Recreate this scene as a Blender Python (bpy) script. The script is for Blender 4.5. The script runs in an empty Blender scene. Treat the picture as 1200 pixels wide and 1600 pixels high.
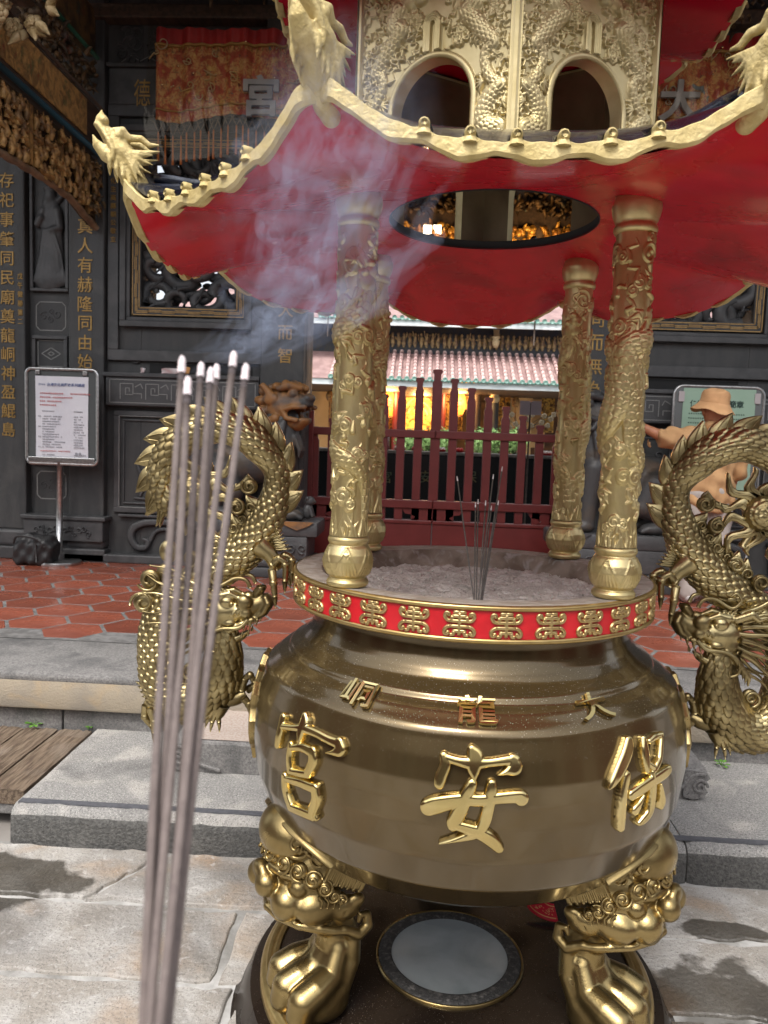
import bpy, bmesh, math, random
import numpy as np
from mathutils import Vector, Matrix, Euler
random.seed(7); np.random.seed(7)
sc = bpy.context.scene
COL = sc.collection
R = math.radians
# ---------------------------------------------------------------- camera
CAM = np.array([-.153, -2.205, 1.65]); FOC = 1209.6
PT, RL, YW = R(5.166), R(2.007), R(2.636)
_f0 = np.array([-math.sin(YW), math.cos(YW), 0]); _r0 = np.array([math.cos(YW), math.sin(YW), 0])
FW = _f0*math.cos(PT) + np.array([0, 0, -math.sin(PT)])
_u0 = np.cross(_r0, FW)
RT = _r0*math.cos(RL) + _u0*math.sin(RL)
UPV = _u0*math.cos(RL) - _r0*math.sin(RL)
cam_d = bpy.data.cameras.new('camera'); cam = bpy.data.objects.new('camera', cam_d); COL.objects.link(cam)
_m = Matrix([[RT[i], UPV[i], -FW[i], CAM[i]] for i in range(3)] + [[0, 0, 0, 1]])
cam.matrix_world = _m
cam_d.sensor_fit = 'AUTO'; cam_d.sensor_width = 36; cam_d.lens = 36*FOC/1600
cam_d.clip_start = .02; cam_d.clip_end = 2000
cam_d.dof.use_dof = True; cam_d.dof.focus_distance = 2.0; cam_d.dof.aperture_fstop = 8.5
sc.camera = cam
# ---------------------------------------------------------------- light
SUN_EL, SUN_AZ = R(58), R(200)     # azimuth measured from +Y clockwise: behind the camera, slightly left
w = bpy.data.worlds.new('World'); sc.world = w; w.use_nodes = True
nt = w.node_tree; nt.nodes.clear()
out = nt.nodes.new('ShaderNodeOutputWorld'); bg = nt.nodes.new('ShaderNodeBackground')
sky = nt.nodes.new('ShaderNodeTexSky'); sky.sky_type = 'NISHITA'; sky.sun_disc = False
sky.sun_elevation = SUN_EL; sky.sun_rotation = SUN_AZ; sky.air_density = 1.0; sky.dust_density = 4.0; sky.ozone_density = 1.0
hs = nt.nodes.new('ShaderNodeHueSaturation'); hs.inputs['Saturation'].default_value = .30   # overcast: white cloud
nt.links.new(sky.outputs[0], hs.inputs['Color']); nt.links.new(hs.outputs[0], bg.inputs[0]); nt.links.new(bg.outputs[0], out.inputs[0])
bg.inputs[1].default_value = .15
sun_d = bpy.data.lights.new('sun', 'SUN'); sun_d.energy = .9; sun_d.angle = R(20); sun_d.color = (1, .96, .9)
sun = bpy.data.objects.new('sun', sun_d); COL.objects.link(sun)
_sd = Vector((math.sin(SUN_AZ)*math.cos(SUN_EL), math.cos(SUN_AZ)*math.cos(SUN_EL), math.sin(SUN_EL)))
sun.rotation_euler = _sd.to_track_quat('Z', 'Y').to_euler(); sun.location = (0, -3, 9)
sc.view_settings.view_transform = 'Standard'; sc.view_settings.look = 'None'
sc.view_settings.exposure = 1.0; sc.view_settings.gamma = 1
try: sc.view_settings.use_curve_mapping = False
except Exception: pass
sc.render.engine = 'CYCLES'
cy = sc.cycles
cy.use_denoising = True
try: cy.denoiser = 'OPENIMAGEDENOISE'
except Exception: pass
cy.max_bounces = 8; cy.diffuse_bounces = 4; cy.glossy_bounces = 4; cy.transparent_max_bounces = 12; cy.volume_bounces = 1
cy.sample_clamp_indirect = 8; cy.caustics_reflective = False; cy.caustics_refractive = False
cy.use_adaptive_sampling = True; cy.adaptive_threshold = .006
# ---------------------------------------------------------------- helpers
def at(px, py, X=None, Y=None, Z=None):
    """point of a plane X=, Y= or Z= that the survey sighted in direction (px, py)"""
    d = RT*(px-600)/FOC - UPV*(py-800)/FOC + FW
    if X is not None: t = (X-CAM[0])/d[0]
    elif Y is not None: t = (Y-CAM[1])/d[1]
    else: t = (Z-CAM[2])/d[2]
    return CAM + d*t
def V(*a): return np.array(a, float)
def catmull(P, n):
    """n samples per span through the rows of P (any width)"""
    P = np.asarray(P, float)
    Q = np.vstack([2*P[0]-P[1], P, 2*P[-1]-P[-2]]); o = []
    for i in range(1, len(Q)-2):
        t = np.linspace(0, 1, n, endpoint=False)[:, None]
        a, b, c, d = Q[i-1], Q[i], Q[i+1], Q[i+2]
        o.append(.5*((2*b)+(-a+c)*t+(2*a-5*b+4*c-d)*t**2+(-a+3*b-3*c+d)*t**3))
    o.append(P[-1:]); return np.vstack(o)
class MB:
    def __init__(s): s.v = []; s.f = []; s.n = 0
    def add(s, v, f):
        v = np.asarray(v, float).reshape(-1, 3); s.v.append(v)
        s.f += [tuple(int(i)+s.n for i in q) for q in f]; s.n += len(v); return s
    def box(s, c, d, rz=0, ry=0, rx=0, taper=0):
        x, y, z = d[0]/2, d[1]/2, d[2]/2; t = 1-taper
        p = V(*[[a*x*(t if k > 0 else 1), b*y*(t if k > 0 else 1), k*z] for k in (-1, 1) for b in (-1, 1) for a in (-1, 1)])
        if rz or ry or rx: p = p @ np.array(Euler((rx, ry, rz)).to_matrix()).T
        return s.add(p+np.asarray(c, float), [(0, 2, 3, 1), (4, 5, 7, 6), (0, 1, 5, 4), (2, 6, 7, 3), (0, 4, 6, 2), (1, 3, 7, 5)])
    def b2(s, x0, x1, y0, y1, z0, z1): return s.box(((x0+x1)/2, (y0+y1)/2, (z0+z1)/2), (abs(x1-x0), abs(y1-y0), abs(z1-z0)))
    def cbox(s, x0, x1, y0, y1, z0, z1, c=.01):
        """box with chamfered edges"""
        o = []; 
        bm = bmesh.new(); bmesh.ops.create_cube(bm, size=1)
        for v in bm.verts: v.co = Vector(((x0+x1)/2+v.co.x*(x1-x0), (y0+y1)/2+v.co.y*(y1-y0), (z0+z1)/2+v.co.z*(z1-z0)))
        bmesh.ops.bevel(bm, geom=bm.edges[:], offset=c, segments=2, affect='EDGES', profile=.5)
        bm.verts.index_update()
        s.add([v.co[:] for v in bm.verts], [[v.index for v in f.verts] for f in bm.faces]); bm.free(); return s
    def grid(s, P, wu=False, wv=False):
        P = np.asarray(P, float); n, m = P.shape[:2]; f = []
        for i in range(n if wu else n-1):
            for j in range(m if wv else m-1):
                a, b = (i+1) % n, (j+1) % m; f.append((i*m+j, a*m+j, a*m+b, i*m+b))
        return s.add(P.reshape(-1, 3), f)
    def lathe(s, prof, n=48, c=(0, 0, 0), a0=0, a1=2*math.pi, axis='z'):
        full = abs(a1-a0-2*math.pi) < 1e-6
        A = np.linspace(a0, a1, n, endpoint=not full); prof = np.asarray(prof, float)
        P = np.stack([prof[None, :, 0]*np.cos(A)[:, None], prof[None, :, 0]*np.sin(A)[:, None], np.repeat(prof[None, :, 1], n, 0)], -1)
        if axis == 'y': P = np.stack([P[..., 0], P[..., 2], P[..., 1]], -1)
        if axis == 'x': P = np.stack([P[..., 2], P[..., 0], P[..., 1]], -1)
        return s.grid(P+np.asarray(c, float), wu=full)
    def tube(s, pts, rad, n=10, cap=True, flat=None, up=None):
        """tube along pts; rad scalar or per point; flat=(axis vector, factor) squashes the section"""
        P = np.asarray(pts, float); m = len(P); rad = np.broadcast_to(np.asarray(rad, float), (m,))
        T = np.gradient(P, axis=0); T /= np.linalg.norm(T, axis=1)[:, None]+1e-12
        u = np.asarray(up if up is not None else ([0, 0, 1] if abs(T[0][2]) < .9 else [1, 0, 0]), float)
        A = np.linspace(0, 2*math.pi, n, endpoint=False); G = []
        for i in range(m):
            u = u-T[i]*(u@T[i]); u /= np.linalg.norm(u)+1e-12; w_ = np.cross(T[i], u)
            o = rad[i]*(np.cos(A)[:, None]*u+np.sin(A)[:, None]*w_)
            if flat is not None:
                ax = np.asarray(flat[0], float); o = o-np.outer(o@ax, ax)*(1-flat[1])
            G.append(P[i]+o)
        k = s.n; s.grid(np.array(G), wv=True)
        if cap: s.f += [tuple(k+j for j in range(n))[::-1], tuple(k+(m-1)*n+j for j in range(n))]
        return s
    def ball(s, c, r, n=12, m=8, rot=None):
        r = np.broadcast_to(np.asarray(r, float), (3,))
        t = np.linspace(0, math.pi, m+1)[1:-1]; a = np.linspace(0, 2*math.pi, n, endpoint=False)
        p = np.array([[0, 0, 1.]]+[[math.sin(x)*math.cos(y), math.sin(x)*math.sin(y), math.cos(x)] for x in t for y in a]+[[0, 0, -1.]])*r
        if rot is not None: p = p @ np.array(rot).T
        f = [(0, 1+j, 1+(j+1) % n) for j in range(n)]
        for i in range(m-2): f += [(1+i*n+j, 1+(i+1)*n+j, 1+(i+1)*n+(j+1) % n, 1+i*n+(j+1) % n) for j in range(n)]
        l = len(p)-1; b = 1+(m-2)*n; f += [(l, b+(j+1) % n, b+j) for j in range(n)]
        return s.add(p+np.asarray(c, float), f)
    def plate(s, outline, fn, t, rnd=0):
        """2D outline -> solid plate; fn(u,v,d) maps to space, thickness t along d, optional rounded front edge"""
        o = np.asarray(outline, float); n = len(o)
        layers = [(o, 0.)]
        if rnd:
            d1 = np.roll(o, -1, 0)-np.roll(o, 1, 0); nn = np.stack([d1[:, 1], -d1[:, 0]], -1); nn /= np.linalg.norm(nn, axis=1)[:, None]+1e-9
            area = .5*np.sum(o[:, 0]*np.roll(o[:, 1], -1)-np.roll(o[:, 0], -1)*o[:, 1]); sg = 1 if area > 0 else -1
            layers += [(o, t*.55), (o-nn*sg*rnd*.35, t*.88), (o-nn*sg*rnd, t)]
        else: layers += [(o, t)]
        k = s.n
        s.add(np.array([fn(p[0], p[1], d) for L, d in layers for p in L]), [])
        for l in range(len(layers)-1):
            s.f += [(k+l*n+i, k+l*n+(i+1) % n, k+(l+1)*n+(i+1) % n, k+(l+1)*n+i) for i in range(n)]
        s.f += [tuple(k+i for i in range(n))[::-1], tuple(k+(len(layers)-1)*n+i for i in range(n))]
        return s
    def stroke(s, pts, fn, h, n=8, k=8, smooth=True):
        """brush stroke: pts rows (u,v,width) on a plane, half-round section of height h, fn(u,v,d)->space"""
        P = catmull(pts, k) if smooth else np.asarray(pts, float)
        T = np.gradient(P[:, :2], axis=0); T /= np.linalg.norm(T, axis=1)[:, None]+1e-9; N = np.stack([-T[:, 1], T[:, 0]], -1)
        # rounded ends
        L = np.concatenate([[0], np.cumsum(np.linalg.norm(np.diff(P[:, :2], axis=0), axis=1))])
        A = np.linspace(0, math.pi, n); G = []
        for i in range(len(P)):
            w_ = P[i, 2]/2
            G.append([fn(P[i, 0]+N[i, 0]*w_*math.cos(a), P[i, 1]+N[i, 1]*w_*math.cos(a), h*min(1, math.sin(a)*1.5) if a not in (A[0], A[-1]) else 0) for a in A])
        e0 = [fn(P[0, 0]-T[0, 0]*P[0, 2]*.3, P[0, 1]-T[0, 1]*P[0, 2]*.3, 0)]*n; e1 = [fn(P[-1, 0]+T[-1, 0]*P[-1, 2]*.3, P[-1, 1]+T[-1, 1]*P[-1, 2]*.3, 0)]*n
        G = [e0]+G+[e1]
        return s.grid(np.array(G))
    def build(s, name, mat, parent=None, smooth=True, angle=None, **kw):
        v = np.vstack(s.v) if s.v else np.zeros((0, 3))
        return obj(name, mesh_np(name, v, s.f, mat, smooth, angle), parent, world=True, **kw)
def mesh_np(name, v, f, mat, smooth=True, angle=None):
    me = bpy.data.meshes.new(name)
    if isinstance(f, np.ndarray) and f.ndim == 2:
        k = f.shape[1]
        me.vertices.add(len(v)); me.vertices.foreach_set('co', np.asarray(v, np.float32).ravel())
        me.loops.add(f.size); me.loops.foreach_set('vertex_index', f.astype(np.int32).ravel())
        me.polygons.add(len(f)); me.polygons.foreach_set('loop_start', np.arange(0, f.size, k, dtype=np.int32))
        me.update(calc_edges=True)
    else:
        me.from_pydata([tuple(p) for p in v], [], [tuple(q) for q in f]); me.update()
    if mat is not None: me.materials.append(mat)
    if smooth:
        me.polygons.foreach_set('use_smooth', np.ones(len(me.polygons), bool))
        if angle:
            try: me.set_sharp_from_angle(angle=R(angle))
            except Exception: pass
    return me
WLOC = {}
def obj(name, me, parent=None, world=False, label=None, cat=None, group=None, kind=None, loc=None, rz=0, scale=None):
    o = bpy.data.objects.new(name, me); COL.objects.link(o)
    base = np.array(WLOC.get(parent.name, (0, 0, 0))) if parent is not None else np.zeros(3)
    if parent is not None: o.parent = parent
    if world and me is not None and base.any():
        n = len(me.vertices); c = np.empty(n*3, np.float32); me.vertices.foreach_get('co', c)
        c = (c.reshape(-1, 3)-base).astype(np.float32); me.vertices.foreach_set('co', c.ravel()); me.update()
    l = np.asarray(loc, float) if loc is not None else base
    o.location = tuple(l-base); WLOC[o.name] = tuple(l)
    if rz: o.rotation_euler.z = rz
    if scale is not None: o.scale = scale
    for k, x in (('label', label), ('category', cat), ('group', group), ('kind', kind)):
        if x: o[k] = x
    return o
def thing(name, loc, label, cat, group=None): return obj(name, None, None, label=label, cat=cat, group=group, loc=loc)
def struct(name, mb, mat, smooth=False, **kw): return mb.build(name, mat, None, smooth, kind='structure', **kw)
# ---------------------------------------------------------------- text
_gl = {}
def glyph(ch, depth=.02, bold=0.0, res=3):
    k = (ch, depth, bold)
    if k not in _gl:
        cu = bpy.data.curves.new('t', 'FONT'); cu.body = ch; cu.size = 1; cu.extrude = depth/2; cu.resolution_u = res; cu.offset = bold
        o = bpy.data.objects.new('t', cu); me = bpy.data.meshes.new_from_object(o)
        v = np.array([x.co[:] for x in me.vertices]) if len(me.vertices) else np.zeros((0, 3)); f = [tuple(p.vertices) for p in me.polygons]
        if len(v): v = v-np.array([(v[:, 0].min()+v[:, 0].max())/2, (v[:, 1].min()+v[:, 1].max())/2, v[:, 2].min()])
        _gl[k] = (v, f); bpy.data.objects.remove(o); bpy.data.curves.remove(cu); bpy.data.meshes.remove(me)
    return _gl[k]
def put_text(mb, ch, c, size, depth=.02, bold=0.0, right=(1, 0, 0), up=(0, 0, 1), sx=1.0, shear=0.0):
    """glyph centred at c, standing in the plane right/up, its thickness towards right x up"""
    v, f = glyph(ch, depth/size, bold)
    if not len(v): return mb
    r = np.asarray(right, float); u = np.asarray(up, float); n = np.cross(r, u)
    p = np.outer((v[:, 0]*sx+v[:, 1]*shear)*size, r)+np.outer(v[:, 1]*size, u)+np.outer(v[:, 2]*size, n)+np.asarray(c, float)
    return mb.add(p, f)
# ---------------------------------------------------------------- signed distance sculpting
class SDF:
    def __init__(s, lo, hi, h):
        s.lo = np.asarray(lo, float); s.h = h; n = np.ceil((np.asarray(hi)-s.lo)/h).astype(int)+1
        s.ax = [s.lo[i]+h*np.arange(n[i]) for i in range(3)]; s.S = np.full(n, 1e3, np.float32)
    def _sub(s, lo, hi):
        sl = []
        for i in range(3):
            a = max(0, int((lo[i]-s.lo[i])/s.h)-1); b = min(len(s.ax[i]), int((hi[i]-s.lo[i])/s.h)+3); sl.append(slice(a, max(a, b)))
        X, Y, Z = np.meshgrid(*[s.ax[i][sl[i]] for i in range(3)], indexing='ij'); return tuple(sl), X, Y, Z
    def _mix(s, sl, d, k, cut):
        a = s.S[sl]
        if a.size == 0: return
        if cut:
            d = -d; h = np.clip(.5-.5*(a-d)/k, 0, 1); s.S[sl] = a+(d-a)*h+k*h*(1-h)
        else:
            a = np.minimum(a, 2.); h = np.clip(.5+.5*(a-d)/k, 0, 1); s.S[sl] = np.minimum(a+(d-a)*h-k*h*(1-h), 2.)
    def ell(s, c, r, rot=None, k=.01, cut=False):
        c = np.asarray(c, float); r = np.broadcast_to(np.asarray(r, float), (3,)); m = r.max()+2*k+2*s.h
        sl, X, Y, Z = s._sub(c-m, c+m); p = np.stack([X-c[0], Y-c[1], Z-c[2]], -1)
        if rot is not None: p = p @ np.array(rot)
        k0 = np.linalg.norm(p/r, axis=-1); k1 = np.linalg.norm(p/(r*r), axis=-1)+1e-9
        s._mix(sl, k0*(k0-1)/k1, k, cut); return s
    def tube(s, pts, rad, k=.01, cut=False, flat=1.0):
        P = np.asarray(pts, float); rad = np.broadcast_to(np.asarray(rad, float), (len(P),)); m = rad.max()+2*k+2*s.h
        sl, X, Y, Z = s._sub(P.min(0)-m, P.max(0)+m); d = None
        for i in range(len(P)-1):
            a, b = P[i], P[i+1]; ab = b-a; L = ab@ab+1e-12
            t = np.clip(((X-a[0])*ab[0]+(Y-a[1])*ab[1]+(Z-a[2])*ab[2])/L, 0, 1)
            e = np.sqrt((X-a[0]-t*ab[0])**2+((Y-a[1]-t*ab[1])/flat)**2+(Z-a[2]-t*ab[2])**2)-(rad[i]+t*(rad[i+1]-rad[i]))
            d = e if d is None else np.minimum(d, e)
        s._mix(sl, d, k, cut); return s
    def box(s, c, r, k=.01, cut=False, rnd=0.):
        c = np.asarray(c, float); r = np.asarray(r, float); m = r+2*k+2*s.h
        sl, X, Y, Z = s._sub(c-m, c+m); q = np.abs(np.stack([X-c[0], Y-c[1], Z-c[2]], -1))-(r-rnd)
        s._mix(sl, np.linalg.norm(np.maximum(q, 0), axis=-1)+np.minimum(q.max(-1), 0)-rnd, k, cut); return s
    def disp(s, fn):
        X, Y, Z = np.meshgrid(*s.ax, indexing='ij'); s.S = (s.S+fn(X, Y, Z)).astype(np.float32); return s
    def mesh(s):
        S = s.S; n = np.array(S.shape)-1; ins = S < 0
        num = np.zeros(tuple(n)+(3,), np.float32); cnt = np.zeros(tuple(n), np.float32)
        C = {}
        for a in (0, 1):
            for b in (0, 1):
                for c in (0, 1): C[a, b, c] = S[a:n[0]+a, b:n[1]+b, c:n[2]+c]
        for p in C:
            for ax in range(3):
                if p[ax] == 0:
                    q = list(p); q[ax] = 1; q = tuple(q); va, vb = C[p], C[q]; m = (va < 0) != (vb < 0)
                    t = np.where(m, va/np.where(m, va-vb, 1), 0)
                    cnt += m
                    for d in range(3): num[..., d] += m*(p[d]+(t if d == ax else 0))
        act = cnt > 0; idx = -np.ones(tuple(n), np.int64); idx[act] = np.arange(act.sum())
        I = np.argwhere(act); v = s.lo+s.h*(I+num[act]/cnt[act][:, None]); F = []
        for ax in range(3):
            o1, o2 = [(1, 2), (2, 0), (0, 1)][ax]
            sl0 = [slice(1, -1)]*3; sl0[ax] = slice(0, -1); sl1 = [slice(1, -1)]*3; sl1[ax] = slice(1, None)
            a = ins[tuple(sl0)]; b = ins[tuple(sl1)]
            for cond, flip in ((a & ~b, False), (~a & b, True)):
                W = np.argwhere(cond)
                if not len(W): continue
                W = W+1; W[:, ax] -= 1; q = []
                for d1, d2 in ((0, 0), (1, 0), (1, 1), (0, 1)):
                    J = W.copy(); J[:, o1] -= 1-d1; J[:, o2] -= 1-d2; q.append(idx[J[:, 0], J[:, 1], J[:, 2]])
                q = np.stack(q, -1); F.append(q[:, ::-1] if flip else q)
        F = np.vstack(F) if F else np.zeros((0, 4), int); F = F[(F >= 0).all(1)]
        return v, F
    def build(s, name, mat, parent=None, T=None, **kw):
        v, F = s.mesh()
        if T is not None: v = T(v)
        return obj(name, mesh_np(name, v, F, mat), parent, world=True, **kw)
# ---------------------------------------------------------------- relief canvas
class Relief:
    """height map H[v,u] on a w x h metre sheet; wrap: u is periodic"""
    def __init__(s, w, h, res, wrap=False):
        s.w, s.h, s.res, s.wrap = w, h, res, wrap; s.nu = int(round(w/res)); s.nv = int(round(h/res))+1
        s.du = w/s.nu; s.dv = h/(s.nv-1); s.H = np.zeros((s.nv, s.nu if wrap else s.nu+1), np.float32)
    def _win(s, u0, u1, v0, v1):
        i0 = int(math.floor(u0/s.du)); i1 = int(math.ceil(u1/s.du)); j0 = max(0, int(v0/s.dv)); j1 = min(s.nv-1, int(math.ceil(v1/s.dv)))
        ui = np.arange(i0, i1+1)
        if not s.wrap: ui = ui[(ui >= 0) & (ui < s.H.shape[1])]
        vj = np.arange(j0, j1+1); return ui, vj
    def stamp(s, u0, u1, v0, v1, fn, mode='max'):
        ui, vj = s._win(u0, u1, v0, v1)
        if not len(ui) or not len(vj): return
        U, W = np.meshgrid(ui*s.du, vj*s.dv); h = fn(U, W); col = ui % s.H.shape[1]; ix = np.ix_(vj, col)
        if mode == 'max': s.H[ix] = np.maximum(s.H[ix], h)
        elif mode == 'add': s.H[ix] += h
        else: s.H[ix] = np.minimum(s.H[ix], h)
    def line(s, pts, w0, h0, prof=.5, mode='max', base=0.0):
        """pts rows (u,v[,scale]); round ridge of half width w0 and height h0"""
        P = np.asarray(pts, float); sc_ = P[:, 2] if P.shape[1] > 2 else np.ones(len(P))
        for i in range(len(P)-1):
            a, b = P[i, :2], P[i+1, :2]; wm = w0*max(sc_[i], sc_[i+1])
            lo = np.minimum(a, b)-wm; hi = np.maximum(a, b)+wm; ab = b-a; L = ab@ab+1e-12
            def fn(U, W):
                t = np.clip(((U-a[0])*ab[0]+(W-a[1])*ab[1])/L, 0, 1); ws = w0*(sc_[i]+t*(sc_[i+1]-sc_[i]))+1e-9
                d = np.hypot(U-a[0]-t*ab[0], W-a[1]-t*ab[1])/ws; r = np.clip(1-d*d, 0, 1)**prof*h0*np.minimum(1, ws/w0)
                return np.where(d < 1, r+base, 0 if mode != 'min' else 9)
            s.stamp(lo[0], hi[0], lo[1], hi[1], fn, mode)
    def groove(s, pts, w0, d0):
        P = np.asarray(pts, float)
        for i in range(len(P)-1):
            a, b = P[i, :2], P[i+1, :2]; lo = np.minimum(a, b)-w0; hi = np.maximum(a, b)+w0; ab = b-a; L = ab@ab+1e-12
            ui, vj = s._win(lo[0], hi[0], lo[1], hi[1])
            if not len(ui) or not len(vj): continue
            U, W = np.meshgrid(ui*s.du, vj*s.dv); t = np.clip(((U-a[0])*ab[0]+(W-a[1])*ab[1])/L, 0, 1)
            d = np.hypot(U-a[0]-t*ab[0], W-a[1]-t*ab[1])/w0; ix = np.ix_(vj, ui % s.H.shape[1])
            s.H[ix] = np.minimum(s.H[ix], np.where(d < 1, s.H[ix]-d0*(1-d*d)*.5, 9))
    def spiral(s, u, v, r, turns, w0, h0, a0=0., sg=1):
        t = np.linspace(0, 1, int(26*turns)+6); A = a0+sg*2*math.pi*turns*t; rr = r*(1-.86*t)
        s.line(np.stack([u+rr*np.cos(A), v+rr*np.sin(A)], -1), w0, h0)
    def dome(s, u, v, ru, rv, h0, rot=0., p=.6):
        m = max(ru, rv); c_, s_ = math.cos(rot), math.sin(rot)
        s.stamp(u-m, u+m, v-m, v+m, lambda U, W: np.clip(1-(((U-u)*c_+(W-v)*s_)/ru)**2-((-(U-u)*s_+(W-v)*c_)/rv)**2, 0, 1)**p*h0)
    def body(s, pts, hw, h0, L, amp):
        """scaled serpent body along pts (u,v,width scale)"""
        P = np.asarray(pts, float); seg = np.linalg.norm(np.diff(P[:, :2], axis=0), axis=1); S0 = np.concatenate([[0], np.cumsum(seg)])
        lo = P[:, :2].min(0)-hw*1.3; hi = P[:, :2].max(0)+hw*1.3
        ui, vj = s._win(lo[0], hi[0], lo[1], hi[1])
        if not len(ui): return
        U, W = np.meshgrid(ui*s.du, vj*s.dv); best = np.full(U.shape, 9.); bs = np.zeros(U.shape); bd = np.zeros(U.shape); bw = np.ones(U.shape)
        for i in range(len(P)-1):
            a, b = P[i, :2], P[i+1, :2]; ab = b-a; LL = ab@ab+1e-12; t = np.clip(((U-a[0])*ab[0]+(W-a[1])*ab[1])/LL, 0, 1)
            du_, dv_ = U-a[0]-t*ab[0], W-a[1]-t*ab[1]; ws = hw*(P[i, 2]+t*(P[i+1, 2]-P[i, 2])); d = np.hypot(du_, dv_)/ws
            sd = np.sign(ab[0]*dv_-ab[1]*du_)*d; m = d < best
            best = np.where(m, d, best); bs = np.where(m, S0[i]+t*seg[i], bs); bd = np.where(m, sd, bd); bw = np.where(m, ws, bw)
        h = np.clip(1-best**2, 0, 1)**.5*h0*bw/hw+scales(bs/L, np.arcsin(np.clip(bd, -1, 1))*bw/(L*.95))*amp*(best < .93)
        ix = np.ix_(vj, ui % s.H.shape[1]); s.H[ix] = np.maximum(s.H[ix], np.where(best < 1, h+.0004, 0))
    def cloud(s, u, v, r, h0, a=0., sg=1):
        """ruyi cloud: plateau with spiral edges"""
        for k, (du_, dv_, q) in enumerate(((0, .25, .62), (-.75, -.1, .5), (.75, -.1, .5))):
            x = u+r*(du_*math.cos(a)-dv_*math.sin(a)); y = v+r*(du_*math.sin(a)+dv_*math.cos(a))
            s.dome(x, y, r*q, r*q, h0*.75, p=.25)
        for du_, dv_, q, g in ((0, .25, .5, sg), (-.75, -.1, .4, 1), (.75, -.1, .4, -1)):
            x = u+r*(du_*math.cos(a)-dv_*math.sin(a)); y = v+r*(du_*math.sin(a)+dv_*math.cos(a))
            s.spiral(x, y, r*q, 1.4, r*.085, h0, a0=a+1.2, sg=g)
def scales(p, q):
    """overlapping fish scales: p along the body in rows, q across in scale widths; 0..1"""
    o = np.zeros(np.broadcast(p, q).shape)
    for j in (0, 1, 2):
        row = np.floor(p)-j; f = p-row; x = (q+.5*(row % 2)) % 1-.5
        tip = 1.05+.62*np.sqrt(np.clip(1-(2*x)**2, 0, 1))
        h = (.25+.75*f/1.67)*(1-.55*(2*x)**2); o = np.maximum(o, np.where(f < tip, h*np.where(f > 1, 1.0, .8), 0))
    return o
def grid_faces(n, m, wu=False, wv=False, mask=None):
    i = np.arange(n if wu else n-1); j = np.arange(m if wv else m-1); I, J = np.meshgrid(i, j, indexing='ij'); A = (I+1) % n; B = (J+1) % m
    f = np.stack([I*m+J, A*m+J, A*m+B, I*m+B], -1).reshape(-1, 4)
    return f if mask is None else f[mask.reshape(-1)]
def scaled_tube(pts, rad, L=.02, amp=.004, na=96, step=.0022, flat=.8, belly=None, kk=10):
    """serpent with scale relief: pts (x,y,z), rad per point; returns verts, quads. flat squashes along y."""
    P = catmull(np.column_stack([pts, rad]), 24); seg = np.linalg.norm(np.diff(P[:, :3], axis=0), axis=1); S = np.concatenate([[0], np.cumsum(seg)])
    n = int(S[-1]/step); s_ = np.linspace(0, S[-1], n); Q = np.stack([np.interp(s_, S, P[:, i]) for i in range(4)], -1)
    T = np.gradient(Q[:, :3], axis=0); T /= np.linalg.norm(T, axis=1)[:, None]
    side = np.array([0, -1., 0])           # towards the viewer
    N = np.cross(T, side); N /= np.linalg.norm(N, axis=1)[:, None]+1e-9; Y = np.cross(N, T)
    A = np.linspace(0, 2*math.pi, na, endpoint=False); r = Q[:, 3][:, None]
    circ = r*A[None, :]
    q = (A[None, :]/(2*math.pi))*max(6, round(2*math.pi*np.mean(Q[:, 3])/(L*.95)))
    h = scales(s_[:, None]/L, q)*amp*np.clip(r/.015, .2, 1)
    if belly is not None:                  # plates on one edge
        ang = np.abs((A[None, :]-belly+math.pi) % (2*math.pi)-math.pi); b = ang < .62
        pl = (s_[:, None]/(L*1.3)) % 1; h = np.where(b, amp*.5*np.clip(pl*6, 0, 1)*np.clip((1-pl)*6, 0, 1), h); h = np.where(np.abs(ang-.66) < .06, amp*1.1, h)
    rr = r+h
    G = Q[:, None, :3]+(np.cos(A)*rr)[..., None]*N[:, None]+(np.sin(A)*rr)[..., None]*Y[:, None]*flat
    return G.reshape(-1, 3), grid_faces(n, na, wv=True), Q, N
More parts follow.
